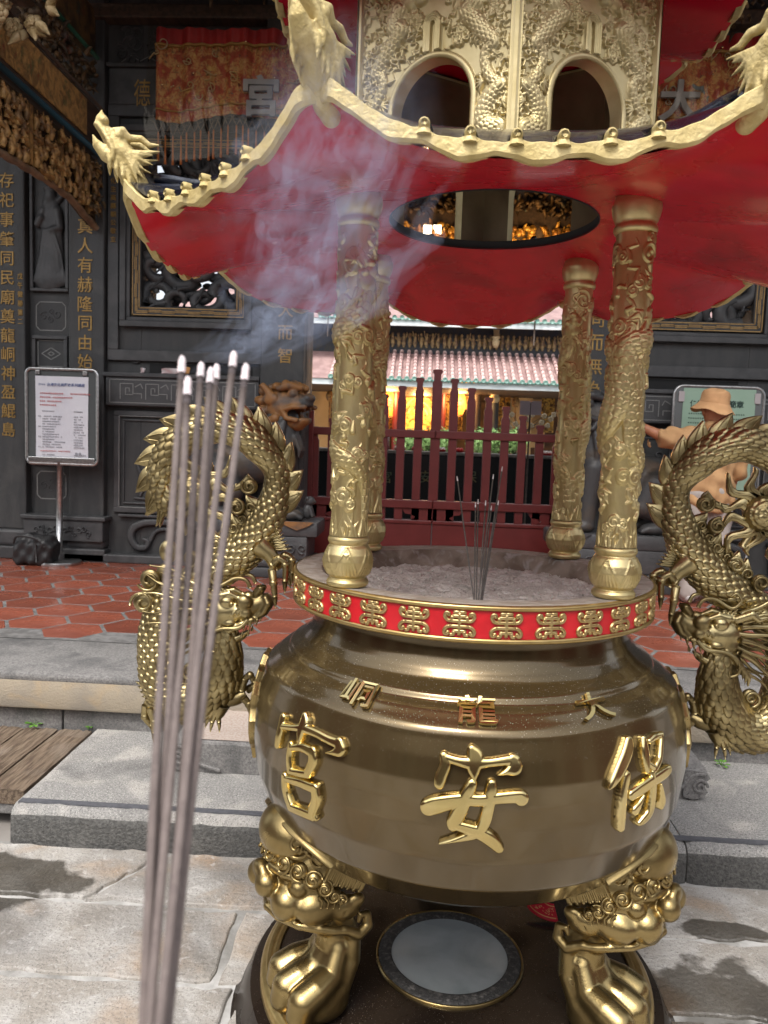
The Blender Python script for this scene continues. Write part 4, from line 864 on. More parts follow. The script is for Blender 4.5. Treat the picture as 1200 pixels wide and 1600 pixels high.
m = MB(); px_ = PX(775, 530, 23.6); m.lathe([(0, -.28), (.07, -.27), (.11, -.18), (.13, -.05), (.09, 0), (.14, .03), (.14, .08), (.08, .10), (.10, .3), (0, .3)], 14, c=(px_[0], 23.6, px_[1])); m.build('hanging_post', mat('pale_gilt', (.58, .46, .26), rough=.5, metal=.2), hall)
zu = PX(680, 505, 22.8)[1]; MB().b2(x0, x1, 22.8, 22.9, zu-.10, zu+.07).build('eave_board', white, hall, smooth=False)
m = MB()
up = MB().add(V(*[(x0, 22.78, zu+.08), (x1, 22.78, zu+.08), (x1, 26, zu+1.5), (x0, 26, zu+1.5)]), [(0, 1, 2, 3)]).build('roof', bpy.data.materials['old_roof_tile'], hall, smooth=False)
for k in range(-15, 28):
    x = k*pit; 
    m = MB().tube([(x, 22.74, zu+.14), (x, 22.82, zu+.15)], .078, 10); m.plate([(.06*math.cos(b)+x+.115, .085*math.sin(b)) for b in a], lambda u, v, d: (u, 22.76-d, zu+.12+v), .02); m.build('tile_end', teal, up)
MB().tube([(PX(512, 520, 22.5)[0], 22.5, zu-.55), (PX(512, 520, 22.5)[0], 22.5, zu+.2)], .018, 6).build('lightning_rod', M['beamwood'], hall)
MB().tube([(PX(835, 520, 22.5)[0], 22.5, zu-.65), (PX(835, 520, 22.5)[0], 22.5, zu+.1)], .025, 6).build('lightning_rod', M['beamwood'], hall)
# hall front: cream walls, gilded lattice, dark columns, bright altar
YI = 26.0; cream = mat('cream_plaster', (.62, .44, .22), (.56, .38, .18), rough=.8, nscale=2)
def panel(px0, py0, px1, py1, Y, d, name, mt, par=hall):
    a, b = at(px0, py0, Y=Y), at(px1, py1, Y=Y); return MB().b2(a[0], b[0], Y, Y+d, b[2], a[2]).build(name, mt, par, smooth=False)
MB().b2(x0, x1, 29.5, 29.7, .4, 7).build('back_wall', mat('dim_gilded_wall', (.09, .05, .02), (.04, .02, .012), rough=.6, nscale=2), hall, smooth=False)
MB().b2(x0, x1, 22.2, 30, ze-.25, ze-.15).build('ceiling', M['beamwood'], hall, smooth=False)
panel(486, 600, 518, 720, YI, .1, 'wall_panel', cream); panel(795, 600, 828, 720, YI, .1, 'wall_panel', cream); panel(828, 600, 850, 700, YI+.5, .1, 'wall_panel', cream)
gl = mat('gilded_lattice', (.55, .32, .06), (.10, .045, .015), rough=.4, metal=.3, nscale=5.5, distort=1.5, mix=(.44, .56))
lit = glow('lamplight_glow_gilding', (1.0, .45, .06), .8, (.25, .07, .008), 5.0)  # emission stands in for lamplight falling on the gilded panels
def lattice(px0, py0, px1, py1, Y, mt, n=(3, 5)):
    p = panel(px0, py0, px1, py1, Y, .06, 'lattice_panel', mt); a, b = at(px0, py0, Y=Y), at(px1, py1, Y=Y); m = MB(); rg = random.Random(int(px0))
    frame(m, a[0], b[0], b[2], a[2], .05, Y-.01, .04, .006)
    for i in range(n[0]):
        for j in range(n[1]): swirl(m, a[0]+(i+.5)*(b[0]-a[0])/n[0], b[2]+(j+.5)*(a[2]-b[2])/n[1], min((b[0]-a[0])/n[0], (a[2]-b[2])/n[1])*.46, Y, .05, .05, 1.1, rg.random()*6, rg.choice((-1, 1)))
    m.build('lattice_scroll', mt, p)
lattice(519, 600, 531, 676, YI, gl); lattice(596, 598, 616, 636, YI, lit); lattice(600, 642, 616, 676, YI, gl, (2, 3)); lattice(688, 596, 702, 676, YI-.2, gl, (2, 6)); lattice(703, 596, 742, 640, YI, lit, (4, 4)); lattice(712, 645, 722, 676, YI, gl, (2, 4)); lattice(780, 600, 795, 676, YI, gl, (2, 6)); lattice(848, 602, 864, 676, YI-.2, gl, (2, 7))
a, b = at(627, 597, Y=28), at(686, 676, Y=28)
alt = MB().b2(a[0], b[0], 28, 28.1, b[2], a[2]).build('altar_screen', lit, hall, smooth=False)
m = MB(); cx_, cz = (a[0]+b[0])/2, b[2]+.55
for q in range(3):
    t = np.linspace(.25, math.pi-.25, 20); r = .62-.16*q; m.stroke([(cx_+r*math.cos(x), cz+r*math.sin(x)*1.3, .07) for x in t], lambda u, v, d: (u, 27.97-d, v), .05, k=1)
for q in range(7): swirl(m, cx_-.5+q*.17, cz+.9, .1, 27.98, .05, .05, 1.2, q, 1-2*(q % 2))
m.build('altar_arch', glow('bright_glow_gilding', (1, .62, .12), 1.4, (.5, .2, .02), 4.), alt)  # arch emits too, imitating lamplight on gilding
m = MB(); m.ball((cx_, 27.8, cz), (.12, .1, .22), 10, 8); m.ball((cx_, 27.8, cz+.24), (.07, .07, .08), 8, 6); m.build('deity_figure', mat('white_robe', (.75, .6, .45), rough=.6), alt)
for px, wcol in ((543, M['gate']), (590, M['gate']), (620, M['gate']), (690, M['gate']), (745, M['beamwood']), (773, M['stone'])):
    x, z = PX(px, 640, 25.0); m = MB(); m.lathe([(.20, .4), (.20, .6), (.15, .7), (.14, ze-.2)], 14, c=(x, 25.0, 0)); m.build('hall_column', wcol, hall)
x, z = PX(773, 618, 24.8); MB().lathe([(.10, -.25), (.16, -.2), (.20, -.08), (.13, 0), (.2, .06), (.2, .2), (0, .2)], 14, c=(x, 24.8, z)).build('column_capital', bpy.data.materials['pale_gilt'], hall)
for i, x in enumerate((PX(500, 640)[0], PX(512, 640)[0], PX(820, 640)[0])):
    m = MB(); z = PX(500, 602)[1]; m.tube([(x, 25.5, .6), (x, 25.5, z-.2)], .03, 6); m.ball((x, 25.5, z-.2), (.14, .06, .2), 8, 6); m.build('processional_staff', M['carvewood'], hall)
# lanterns
for i, (px, py) in enumerate(((608, 632), (717, 630))):
    x, z = PX(px, py, 25.2)
    t = thing('hanging_lantern', (x, 25.2, z), ['glowing orange lantern hanging left of the golden altar', 'glowing orange lantern hanging right of the golden altar'][i], 'lantern', 'lit lanterns in the main hall')
    MB().lathe([(0, -.42), (.14, -.40), (.22, -.2), (.24, 0), (.22, .2), (.14, .40), (0, .42)], 16, c=(x, 25.2, z)).build('lantern_globe', glow('lantern_paper', (1, .20, .02), 2.2, (1, .42, .06), 3.), t)
    MB().lathe([(0, .40), (.13, .40), (.13, .48), (0, .48)], 12, c=(x, 25.2, z)).build('lantern_cap', M['carvewood'], t); MB().lathe([(0, -.5), (.10, -.5), (.13, -.40), (0, -.40)], 12, c=(x, 25.2, z)).build('lantern_cap', M['carvewood'], t)
    m = MB(); put_text(m, '保' if i else '安', (x, 24.945, z), .3, .01, .02); m.build('lantern_character', mat('red_ink', (.6, .02, .01), rough=.6), t, smooth=False)
x, z = PX(658, 593, 22.3); t = thing('bare_bulb', (x, 22.3, z), 'small round white lamp hanging under the pink tiled eave', 'lamp'); MB().ball((x, 22.3, z), .06, 12, 8).build('bulb', glow('white_lamp', (1, .95, .8), 3), t); MB().tube([(x, 22.3, z+.05), (x, 22.3, z+.3)], .012, 5).build('lamp_cord', M['beamwood'], t)
for px, e in ((608, 130), (657, 240), (717, 130)):
    l = bpy.data.lights.new('altar_lamp', 'POINT'); l.energy = e; l.color = (1, .55, .2); l.shadow_soft_size = .3; o = bpy.data.objects.new('altar_lamp', l); COL.objects.link(o); x, z = PX(px, 620, 24.5); o.location = (x, 26.6 if px == 657 else 24.6, z)
# downlights and gilding seen up through the roof opening
t = thing('ceiling_lamp_pair', (.0, 6.5, 4.4), 'two small square warm lamps on a beam, seen through the round roof opening', 'lamp')
for px in (668, 683): p = at(px, 358, Y=9.0); MB().b2(p[0]-.055, p[0]+.055, 9.0, 9.04, p[2]-.055, p[2]+.055).build('lamp_panel', bpy.data.materials['white_lamp'], t, smooth=False)
t = thing('carved_lintel', (0, 9.1, 4.2), 'gilded carved lintel seen up through the round roof opening', 'lintel')
a, b = at(600, 300, Y=9.1), at(945, 385, Y=9.1); zm = at(770, 362, Y=9.1)[2]
MB().b2(-3, 3.2, 9.1, 9.4, zm-.7, zm+1.6).build('lintel_board', M['beamwood'], t, smooth=False)
m = MB(); carve_clump(m, (-1.8, 9.02, zm-.35), (2.2, 9.1, zm+.08), 420, .05, 77); m.build('gilded_carving', mat('lit_gilt', (.62, .36, .07), (.25, .11, .02), rough=.4, metal=.4, nscale=6), t)
m = MB(); carve_clump(m, (-1.8, 9.03, zm+.2), (2.2, 9.1, zm+.55), 300, .05, 78); m.build('upper_carving', M['carvedark'], t)
for k in range(4): p = at((625, 700, 812, 860)[k], 372, Y=8.9); l = bpy.data.lights.new('lintel_lamp', 'POINT'); l.energy = 5; l.color = (1, .6, .25); l.shadow_soft_size = .1; o = bpy.data.objects.new('lintel_lamp', l); COL.objects.link(o); o.location = (p[0], 8.7, p[2]-.1)
MB().b2(-3, 3.2, 8.2, 9.5, zm+1.6, zm+1.7).build('lintel_soffit', M['beamwood'], t, smooth=False)
# ---- altar table with offerings
YA = 9.8; zT = at(680, 706, Y=YA)[2]
at_ = thing('altar_table', (0, YA, .4), 'long black stone altar table behind the gate with faded gold characters', 'table')
MB().cbox(-2.2, 2.2, YA-.05, YA+.8, zT-.05, zT, .01).build('table_top', M['granited'], at_, smooth=False)
MB().cbox(-2.1, 2.1, YA, YA+.7, .40, zT-.05, .01).build('table_body', mat('polished_black_stone', (.014, .017, .019), rough=.25), at_, smooth=False)
for k, ch in enumerate('宮安保'):
    p = at((603, 665, 735)[k], 745, Y=YA); m = MB(); put_text(m, ch, (p[0], YA, p[2]), .20, .012, .005); m.build('character', mat('faded_gold', (.20, .17, .06), (.06, .10, .06), rough=.6, nscale=10), at_, smooth=False)
red_m = mat('red_gloss', (.55, .02, .02), rough=.35); wht = mat('white_ceramic', (.75, .73, .7), rough=.4)
for k, (px, kind) in enumerate(((600, 'pot'), (625, 'tray'), (652, 'tray'), (688, 'tray'), (716, 'tray'), (855, 'tray'))):
    x = at(px, 700, Y=YA+.2)[0]
    if kind == 'tray':
        t = thing('offering_tray', (x, YA+.2, zT), ['red offering tray nearest the red jar on the black table', 'second red offering tray from the red jar', 'middle red offering tray of the black altar table', 'red offering tray beside the clipped bushes', 'pink and white offering tray beside the flower vase'][k-1], 'tray', 'offering trays on the altar table')
        MB().lathe([(0, 0), (.07, 0), (.10, .03), (.105, .035), (.09, .03), (0, .02)], 18, c=(x, YA+.2, zT)).build('tray_dish', red_m, t)
        m = MB(); [m.ball((x+.05*math.cos(a), YA+.2+.05*math.sin(a), zT+.045), .03, 8, 6) for a in (0, 1.6, 3.1, 4.7)]; m.build('offering_fruit', wht if k % 2 else red_m, t)
    else:
        t = thing('red_jar', (x, YA+.15, zT), 'tall dark red glass jar with a white lid on the black altar table', 'jar'); MB().lathe([(0, 0), (.075, 0), (.085, .05), (.085, .2), (.07, .24), (0, .24)], 18, c=(x, YA+.15, zT)).build('jar_body', mat('dark_red_glass', (.16, .008, .012), rough=.15), t); MB().lathe([(0, .24), (.08, .24), (.085, .27), (.05, .32), (0, .33)], 18, c=(x, YA+.15, zT)).build('jar_lid', wht, t)
# flowers in a vase
fv = thing('flower_vase', (at(815, 690, Y=YA+.15)[0], YA+.15, zT), 'tall grey vase of white orchids on the altar table behind the gate', 'vase'); c = V(*WLOC[fv.name])
MB().lathe([(0, 0), (.06, 0), (.065, .03), (.055, .1), (.06, .22), (.065, .24), (.05, .24), (0, .2)], 16, c=c).build('vase_body', mat('grey_vase', (.20, .18, .17), rough=.4), fv)
MB().b2(c[0]-.075, c[0]+.075, c[1]-.03, c[1]+.03, c[2]+.24, c[2]+.40).build('foliage_block', mat('dark_leaf', (.015, .045, .02), (.03, .07, .03), rough=.5, nscale=20), fv)
m = MB(); g_ = MB(); rg = random.Random(12)
for k, (px, py) in enumerate([(793, 655), (800, 648), (805, 662), (818, 640), (825, 655), (830, 665), (822, 650), (812, 668), (850, 650), (860, 655), (855, 665), (865, 648), (846, 660), (832, 648), (796, 668)]):
    p = at(px, py, Y=YA+.15+rg.uniform(-.05, .05))
    for q in range(6): a = q*1.047+rg.random(); m.ball(p+V(math.cos(a)*.022, -.01, math.sin(a)*.022), (.022, .012, .022), 7, 5)
    g_.tube([(c[0]+rg.uniform(-.03, .03), c[1], c[2]+.3), tuple((p+c+V(0, 0, .3))/2+V(0, 0, .05)), tuple(p)], .004, 5)
m.build('orchid_blossom', mat('orchid_white', (.72, .66, .50), rough=.6), fv); g_.build('flower_stem', bpy.data.materials['dark_leaf'], fv)
# bushes in the court
def leafball(name, c, r, n, mt, par, seed, s=.05):
    rg = np.random.RandomState(seed); d = rg.normal(size=(n, 3)); d /= np.linalg.norm(d, axis=1)[:, None]; p = np.array(c)+d*np.array(r)*(rg.uniform(.55, 1.05, (n, 1)))
    u = rg.normal(size=(n, 3)); u /= np.linalg.norm(u, axis=1)[:, None]; v = np.cross(u, d); w_ = s*rg.uniform(.6, 1.3, (n, 1))
    q = np.stack([p-u*w_, p+v*w_*.45, p+u*w_, p-v*w_*.45], 1).reshape(-1, 3)
    return obj(name, mesh_np(name, q, np.arange(n*4).reshape(-1, 4), mt, False), par, world=True)
lf = mat('clipped_leaf', (.32, .50, .17), (.17, .31, .09), rough=.6, nscale=3)
for k, (px, ww) in enumerate(((640, .33), (668, .40), (690, .30), (756, .42), (785, .40), (804, .30))):
    p = at(px, 690, Y=14.5); t = thing('clipped_bush', (p[0], 14.5, p[2]-.5), ['clipped green bush left of the altar opening', 'broad clipped bush below the golden altar', 'small clipped bush right of the altar', 'clipped bush between the dark columns', 'pale clipped bush beside the grey column', 'low clipped bush beside the flower vase'][k], 'bush', 'clipped bushes in the inner court')
    leafball('foliage', (p[0], 14.5, p[2]), (ww, .35, .30), 900, lf, t, k); MB().tube([(p[0], 14.5, .4), (p[0], 14.5, p[2])], .05, 7).build('stem', M['beamwood'], t)
    MB().lathe([(0, .40), (.22, .40), (.26, p[2]-.32), (.22, p[2]-.32), (0, p[2]-.36)], 14, c=(p[0], 14.5, 0)).build('planter', M['granited'], t)
# two pale notices on a stand
p = at(829, 638, Y=8.6); t = thing('notice_pair', (p[0], 8.6, p[2]), 'two pale lilac notice sheets side by side on a thin stand behind the gate', 'notice')
for s in (-1, 1): MB().cbox(p[0]+s*.075-.07, p[0]+s*.075+.07, 8.6, 8.61, p[2]-.09, p[2]+.10, .002).build('notice_sheet', mat('lilac_paper', (.50, .42, .45), rough=.8), t, smooth=False)
MB().tube([(p[0], 8.63, .43), (p[0], 8.63, p[2]+.08)], .012, 8).build('notice_post', M['beamwood'], t)
# ================================================================ INCENSE URN
urn = thing('incense_urn', (0, 0, 0), 'big round bronze incense urn with gold characters, dragon handles and lion legs', 'incense urn')
ZR = 1.294; RR = .5015
# plinth disc
pb = MB().lathe([(0, .118), (.20, .118), (.24, .120), (.515, .120), (.517, .112), (.525, .112)], 96).lathe([(.571, .094), (.60, .085), (.615, .06), (.625, .03), (.64, .0), (.655, -.012), (.6, -.02), (.3, -.02)], 96).build('plinth', M['plinth'], urn, smooth=True, angle=35)
MB().lathe([(.523, .110), (.523, .124), (.532, .130), (.540, .126), (.545, .131), (.553, .130), (.558, .124), (.564, .122), (.572, .112), (.573, .090)], 120).build('plinth_border', M['ringgold'], pb, smooth=True, angle=40)
hc = (-.012, 0)
gm = mat('sooty_ring', (.03, .028, .026), (.12, .11, .10), rough=.7, nscale=70, mix=(.5, .72), bump=1.0, bscale=150, bdist=.006)
ring = MB().lathe([(.172, .108), (.174, .130), (.180, .133), (.205, .131), (.212, .126), (.214, .119)], 80, c=(hc[0], hc[1], 0)).build('drain_ring', gm, urn)
MB().lathe([(.2125, .119), (.2135, .127), (.217, .129), (.220, .126), (.221, .119)], 80, c=(hc[0], hc[1], 0)).build('ring_edge', M['legold'], ring)
MB().lathe([(0, .1215), (.166, .1215), (.1745, .126)], 64, c=(hc[0], hc[1], 0)).build('steel_disc', mat('cloudy_steel', (.44, .48, .49), (.30, .335, .345), rough=.33, rough2=.5, metal=.3, nscale=5, bump=.03, bscale=8), ring)
# pot
prof = [(.0, .505), (.20, .508), (.33, .520), (.43, .546), (.51, .598), (.565, .668), (.595, .75), (.606, .83), (.606, .88), (.602, .925), (.592, .972), (.581, 1.006), (.5765, 1.020), (.5765, 1.0245), (.574, 1.0265), (.5735, 1.0295), (.571, 1.033), (.557, 1.0445), (.549, 1.0500), (.5475, 1.0530), (.5425, 1.0550), (.5405, 1.0590), (.525, 1.0675), (.512, 1.0745), (.5085, 1.0785), (.509, 1.0825), (.505, 1.0870), (.492, 1.0945), (.470, 1.110), (.453, 1.130), (.443, 1.152), (.438, 1.175), (.438, 1.20), (.445, 1.208)]
pp = np.array(prof)
d_ = np.concatenate([[0], np.cumsum(np.hypot(*np.diff(pp, axis=0).T))]); dd = np.linspace(0, d_[-1], 420)
ker = np.hanning(9)[1:-1]; ker /= ker.sum(); sm = lambda y: np.convolve(np.pad(y, 3, mode='edge'), ker, 'valid')
pp = np.stack([sm(np.interp(dd, d_, pp[:, 0])), sm(np.interp(dd, d_, pp[:, 1]))], -1); pp[0, 0] = 0
pot = MB().lathe(pp, 160).build('pot_body', M['pot'], urn)
pr = lambda z: float(np.interp(z, pp[:, 1], pp[:, 0]))
def on_pot(th0, z0, sc_=1.0, lift=0.):
    """(u, v, d) -> point on the pot skin around azimuth th0 (0 = towards the viewer) and height z0"""
    def f(u, v, d):
        z = z0+v*sc_; r = pr(z); th = th0+u*sc_/max(.3, pr(z0)); n_z = (pr(z-.01)-pr(z+.01))/.02; k = 1/math.sqrt(1+n_z*n_z); d = d+lift
        return ((r+d*k)*math.sin(th), -(r+d*k)*math.cos(th), z+d*k*n_z)
    return f
MB().lathe([(.445, 1.2065), (.494, 1.2065), (.503, 1.210), (.504, 1.217), (.500, 1.220)], 128).build('ring_lower_edge', M['ringgold'], urn)
band = MB().lathe([(.4985, 1.219), (.4985, 1.284)], 128).build('red_band', M['redband'], urn)
MB().lathe([(.4985, 1.283), (.504, 1.285), (.505, 1.291), (.502, 1.295), (.496, 1.296)], 128).build('ring_upper_edge', M['ringgold'], urn)
rim = MB().lathe([(.497, 1.2955), (.47, 1.294), (.43, 1.294), (.425, 1.291)], 128).build('rim_top', M['rimash'], urn)
MB().lathe([(.4255, 1.2925), (.418, 1.285), (.405, 1.255), (.385, 1.225), (.36, 1.205)], 96).build('bowl_wall', M['bowlwall'], urn)
# emblem: stylised longevity sign, raised gilt lines
def emb(u, v, d): return (u, -.4985*math.cos(u/.4985)-d, v) if 0 else (.0+(.4985+d)*math.sin(u/.4985), -(.4985+d)*math.cos(u/.4985), v)
m = MB(); W_ = .0088; zc = 1.2515
def L(*p, w_=W_): m.stroke([(a, zc+b, w_) for a, b in p], emb, .0055, n=6, k=3)
L((0, -.026), (0, 0), (0, .026))
for b, h in ((.017, .016), (.006, .021), (-.006, .021), (-.017, .014)): L((-h, b), (0, b), (h, b))
for s in (-1, 1):
    L((s*.016, .017), (s*.017, .006)); 
    L((s*.021, .006), (s*.028, .008), (s*.033, .016), (s*.030, .024), (s*.024, .022), (s*.025, .017))
    L((s*.021, -.006), (s*.028, -.009), (s*.034, -.017), (s*.031, -.025), (s*.025, -.023), (s*.026, -.018))
    L((s*.012, -.017), (s*.013, -.025), (s*.020, -.026))
    L((s*.013, .026), (0, .0262))
me = mesh_np('longevity_emblem', np.vstack(m.v), m.f, mat('band_gilding', (.62, .46, .22), (.50, .36, .15), rough=.32, metal=.9, nscale=40))
for k in range(30): obj('longevity_emblem', me, band, rz=(k+.48)*math.pi/15)
# ash bed
rs = np.random.RandomState(4); n = 260; g1 = np.linspace(-1, 1, n); X, Y = np.meshgrid(g1, g1, indexing='ij'); 
rad = np.sqrt(X*X+Y*Y); H = np.zeros_like(X)
for k in range(150):
    f = rs.uniform(6, 70); a = rs.uniform(0, 6.28); H += np.sin((X*math.cos(a)+Y*math.sin(a))*f+rs.uniform(0, 6.28))*(.010/f**.62)
H = H*.8
th = np.linspace(0, 2*math.pi, 320, endpoint=False); rr = np.linspace(.0, .398, 130); P = np.zeros((320, 130, 3))
P[..., 0] = np.cos(th)[:, None]*rr; P[..., 1] = np.sin(th)[:, None]*rr
ix = ((P[..., 0]/.42+1)/2*(n-1)).astype(int); iy = ((P[..., 1]/.42+1)/2*(n-1)).astype(int)
P[..., 2] = 1.240+H[ix, iy]*.45+.006*np.clip(np.hypot(P[..., 0], P[..., 1])-.3,0,1)+.012*np.exp(-((P[..., 0]-.02)**2+(P[..., 1]+.28)**2)/.012)+rs.normal(size=(320, 130))*.0013
MB().grid(P, wu=True).build('ash_bed', M['ash'], urn, kind='stuff')
m = MB()
for k in range(260):                         # burnt stubs and ash crumbs
    a = rs.uniform(0, 6.28); r = .38*math.sqrt(rs.uniform(0, 1)); x, y = r*math.cos(a), r*math.sin(a); z = 1.238+.006
    if k % 4 == 0: b = rs.uniform(0, 6.28); m.tube([(x, y, z), (x+.014*math.cos(b), y+.014*math.sin(b), z+.004)], .0012, 4)
    else: m.ball((x, y, z), rs.uniform(.002, .005), 5, 4)
m.build('ash_crumbs', M['ash'], urn, kind='stuff')
# ---- great characters
def brush(strokes, fmap, h, name, mt, par, res=.0013, bev=.0095, grow=1.06):
    """brush-written character as one flat-topped casting with rounded edges; strokes rows (u, v, width)"""
    P = [catmull(s, 7) for s in strokes]; A = np.vstack(P); lo = A[:, :2].min(0)-.03; hi = A[:, :2].max(0)+.03
    U, W = np.meshgrid(np.arange(lo[0], hi[0], res), np.arange(lo[1], hi[1], res), indexing='ij'); S = np.full(U.shape, 1.)
    for p in P:
        for a, b in zip(p[:-1], p[1:]):
            ab = b[:2]-a[:2]; t = np.clip(((U-a[0])*ab[0]+(W-a[1])*ab[1])/(ab@ab+1e-12), 0, 1)
            S = np.minimum(S, np.hypot(U-a[0]-t*ab[0], W-a[1]-t*ab[1])-(a[2]+t*(b[2]-a[2]))*.5*grow)
    k = np.clip(-S/bev, 0, 1); H = np.where(S < 0, h*(.45*np.minimum(1, k*6)+.55*np.sqrt(1-(1-k)**2)), -.002); n, m_ = U.shape
    keep = (S[:-1, :-1] < res*.8) & (S[1:, 1:] < res*.8) & (S[1:, :-1] < res*.8) & (S[:-1, 1:] < res*.8)
    V_ = np.array([fmap(u, w_, d) for u, w_, d in zip(U.ravel(), W.ravel(), H.ravel())])
    return obj(name, mesh_np(name, V_, grid_faces(n, m_, mask=keep), mt), par, world=True)
AN = [[(-.0109, .1067, .0208), (-.0028, .09, .0364), (-.0056, .0717, .0312), (-.0038, .0485, .0125)], [(-.071, .0886, .0208), (-.0672, .0714, .026), (-.0747, .0472, .0272), (-.0772, .0328, .0236)], [(-.0657, .0863, .0187), (-.0376, .081, .0208), (-.0074, .0785, .026), (.0276, .0825, .0198), (.0681, .088, .022), (.0834, .0882, .0236)], [(.0784, .089, .0262), (.0821, .0746, .0325), (.068, .0674, .0188), (.0455, .059, .0052)], [(-.0969, -.0192, .0371), (-.0774, -.0104, .0369), (-.0289, .0045, .0289), (.0101, .0063, .0263), (.049, .0127, .0263), (.0886, .0157, .0291), (.0963, .0122, .0328)], [(-.0083, .038, .0235), (-.0196, .014, .0289), (-.0304, -.0164, .0327), (-.0425, -.0431, .0308), (-.0445, -.0527, .024)], [(.0334, .041, .0209), (.0315, .0219, .0262), (.0277, -.0075, .0264), (.0195, -.0434, .0266), (.0035, -.0651, .0241), (-.0253, -.0785, .0172), (-.0718, -.0964, .0054)], [(-.0462, -.0487, .0213), (-.0165, -.0551, .0256), (.0132, -.0643, .0294), (.0388, -.0808, .0296), (.0549, -.0987, .0217)]]
GONG = [[(-.0098, .1212, .0197), (-.005, .1068, .0296), (-.01, .0843, .0264), (-.0079, .0583, .0106)], [(-.0918, .0962, .0218), (-.0904, .0716, .0232), (-.0932, .0428, .0233), (-.0949, .028, .0193)], [(-.0864, .0756, .0191), (-.043, .0857, .0174), (-.0041, .094, .0211), (.0409, .0954, .0207), (.0862, .0913, .0217), (.1104, .0905, .0253)], [(.1122, .0914, .0285), (.1176, .0786, .0304), (.1047, .07, .0178), (.08, .0627, .0051)], [(-.0379, .0494, .0168), (-.0397, .021, .0202), (-.0335, -.0106, .0216)], [(-.0339, .0423, .0174), (.0039, .0538, .0211), (.0402, .0536, .026)], [(.0399, .0551, .026), (.0434, .0332, .0274), (.0317, .0044, .0237)], [(-.0335, -.0134, .0176), (.0037, -.0064, .02), (.0319, .0, .0198)], [(-.055, -.0325, .0206), (-.056, -.0713, .0221), (-.0394, -.1038, .0249)], [(-.0548, -.0382, .0178), (.0045, -.0286, .0228), (.0556, -.0256, .025)], [(.0555, -.0245, .025), (.0594, -.0523, .0278), (.0447, -.0866, .0268), (.0563, -.1, .0121)], [(-.0398, -.1069, .0222), (.0067, -.1007, .0245), (.0436, -.0976, .0242)]]
BAO = [[(-.0789, .116, .0247), (-.0869, .0992, .0316), (-.1138, .0668, .0314), (-.1365, .0427, .0231), (-.1497, .0284, .0076)], [(-.0983, .0478, .022), (-.1074, .0152, .0207), (-.1106, -.0148, .0222), (-.1106, -.0483, .0223), (-.1079, -.0679, .021)], [(-.0272, .1124, .0168), (-.0292, .0912, .0239), (-.0289, .0658, .0239), (-.0293, .0437, .0141)], [(-.0074, .1036, .0141), (.0195, .1076, .0171), (.0489, .1068, .0145)], [(.0444, .1046, .0144), (.0359, .084, .0159), (.0253, .0604, .0173), (.0102, .0478, .0189), (-.0028, .0387, .0143)], [(-.0247, .0586, .0155), (-.006, .0471, .0171)], [(-.0821, .0027, .0265), (-.051, .0101, .0282), (-.0071, .0175, .0286), (.0441, .0224, .0292), (.0612, .0246, .025)], [(-.0086, .0379, .0142), (-.0075, .0065, .0229), (-.0103, -.027, .0245), (-.0161, -.0533, .026), (-.0343, -.0664, .0245), (-.0478, -.0711, .0158)], [(-.0436, -.0071, .0085), (-.0558, -.0223, .017), (-.0678, -.0342, .024), (-.069, -.0385, .0169)], [(.0253, .0003, .0073), (.0326, -.0227, .0161), (.0376, -.0429, .023), (.0347, -.0552, .0148)]]

brush(AN, on_pot(R(-1.0), .893), .017, 'raised_character', M['brass'], pot); brush(GONG, on_pot(R(-42), .875), .017, 'raised_character', M['brass'], pot); brush(BAO, on_pot(R(42), .88), .017, 'raised_character', M['brass'], pot)
for ch, th in (('龍', R(-1)), ('峒', R(-31)), ('大', R(29))):
    v, f = glyph(ch, .12, .010, 4); fn = on_pot(th, 1.064, 1.0, .003)
    # smaller raised characters on the grooved shoulder
    pts = [fn(a*.092, b*.046, c*.07) for a, b, c in v]; MB().add(pts, f).build('small_character', M['brass'], pot, smooth=False)
# handle mounts: scalloped gilt plates on the flanks
for s in (-1, 1):
    m = MB(); f = on_pot(s*math.pi/2, .87)
    o = []
    for k in range(44): a = 2*math.pi*k/44; r = 1+.07*math.cos(a*14); o.append((.14*r*math.cos(a), .155*r*math.sin(a)))
    m.plate(o, f, .014, .004); m.build('handle_mount', M['brass'] if 0 else M['legold'], urn, smooth=True, angle=40)
# ---- lion legs (one sculpt, three copies)
sd = SDF((.26, -.20, .105), (.68, .20, .74), .0038)
# local frame: x outwards, y tangential. short waisted shaft between the lion mask and the big paw
sd.tube([(.465, 0, .45), (.425, 0, .385), (.400, 0, .335), (.396, 0, .270), (.430, 0, .18)], [.084, .060, .048, .050, .064], k=.02, flat=1.05)
for s in (-1, 1):                              # flutes sweeping from the mouth corner down into the toes
    for q in (.048,): sd.tube([(.43, s*q*1.35, .425), (.385, s*q*1.08, .37), (.360, s*q*.92, .315), (.364, s*q*1.0, .250), (.405, s*q*1.3, .185), (.46, s*q*1.5, .165)], [.018, .023, .023, .025, .030, .034], k=.008)
for y, l in ((-.076, .0), (.0, .016), (.076, .0)):
    sd.tube([(.400, y*.55, .280), (.425+l, y*.75, .225), (.476+l, y*.94, .206), (.512+l, y, .190), (.522+l, y*1.02, .160), (.512+l, y, .132)], [.026, .034, .040, .041, .036, .026], k=.014)
sd.ell((.445, 0, .150), (.088, .108, .045), k=.02).ell((.46, 0, .17), (.06, .085, .045), k=.02)
for y in (-.100, -.055, -.018, .018, .055, .100): sd.tube([(.556-.25*abs(y), y, .150), (.560-.30*abs(y), y*1.02, .112)], [.005, .004], k=.004, cut=True)
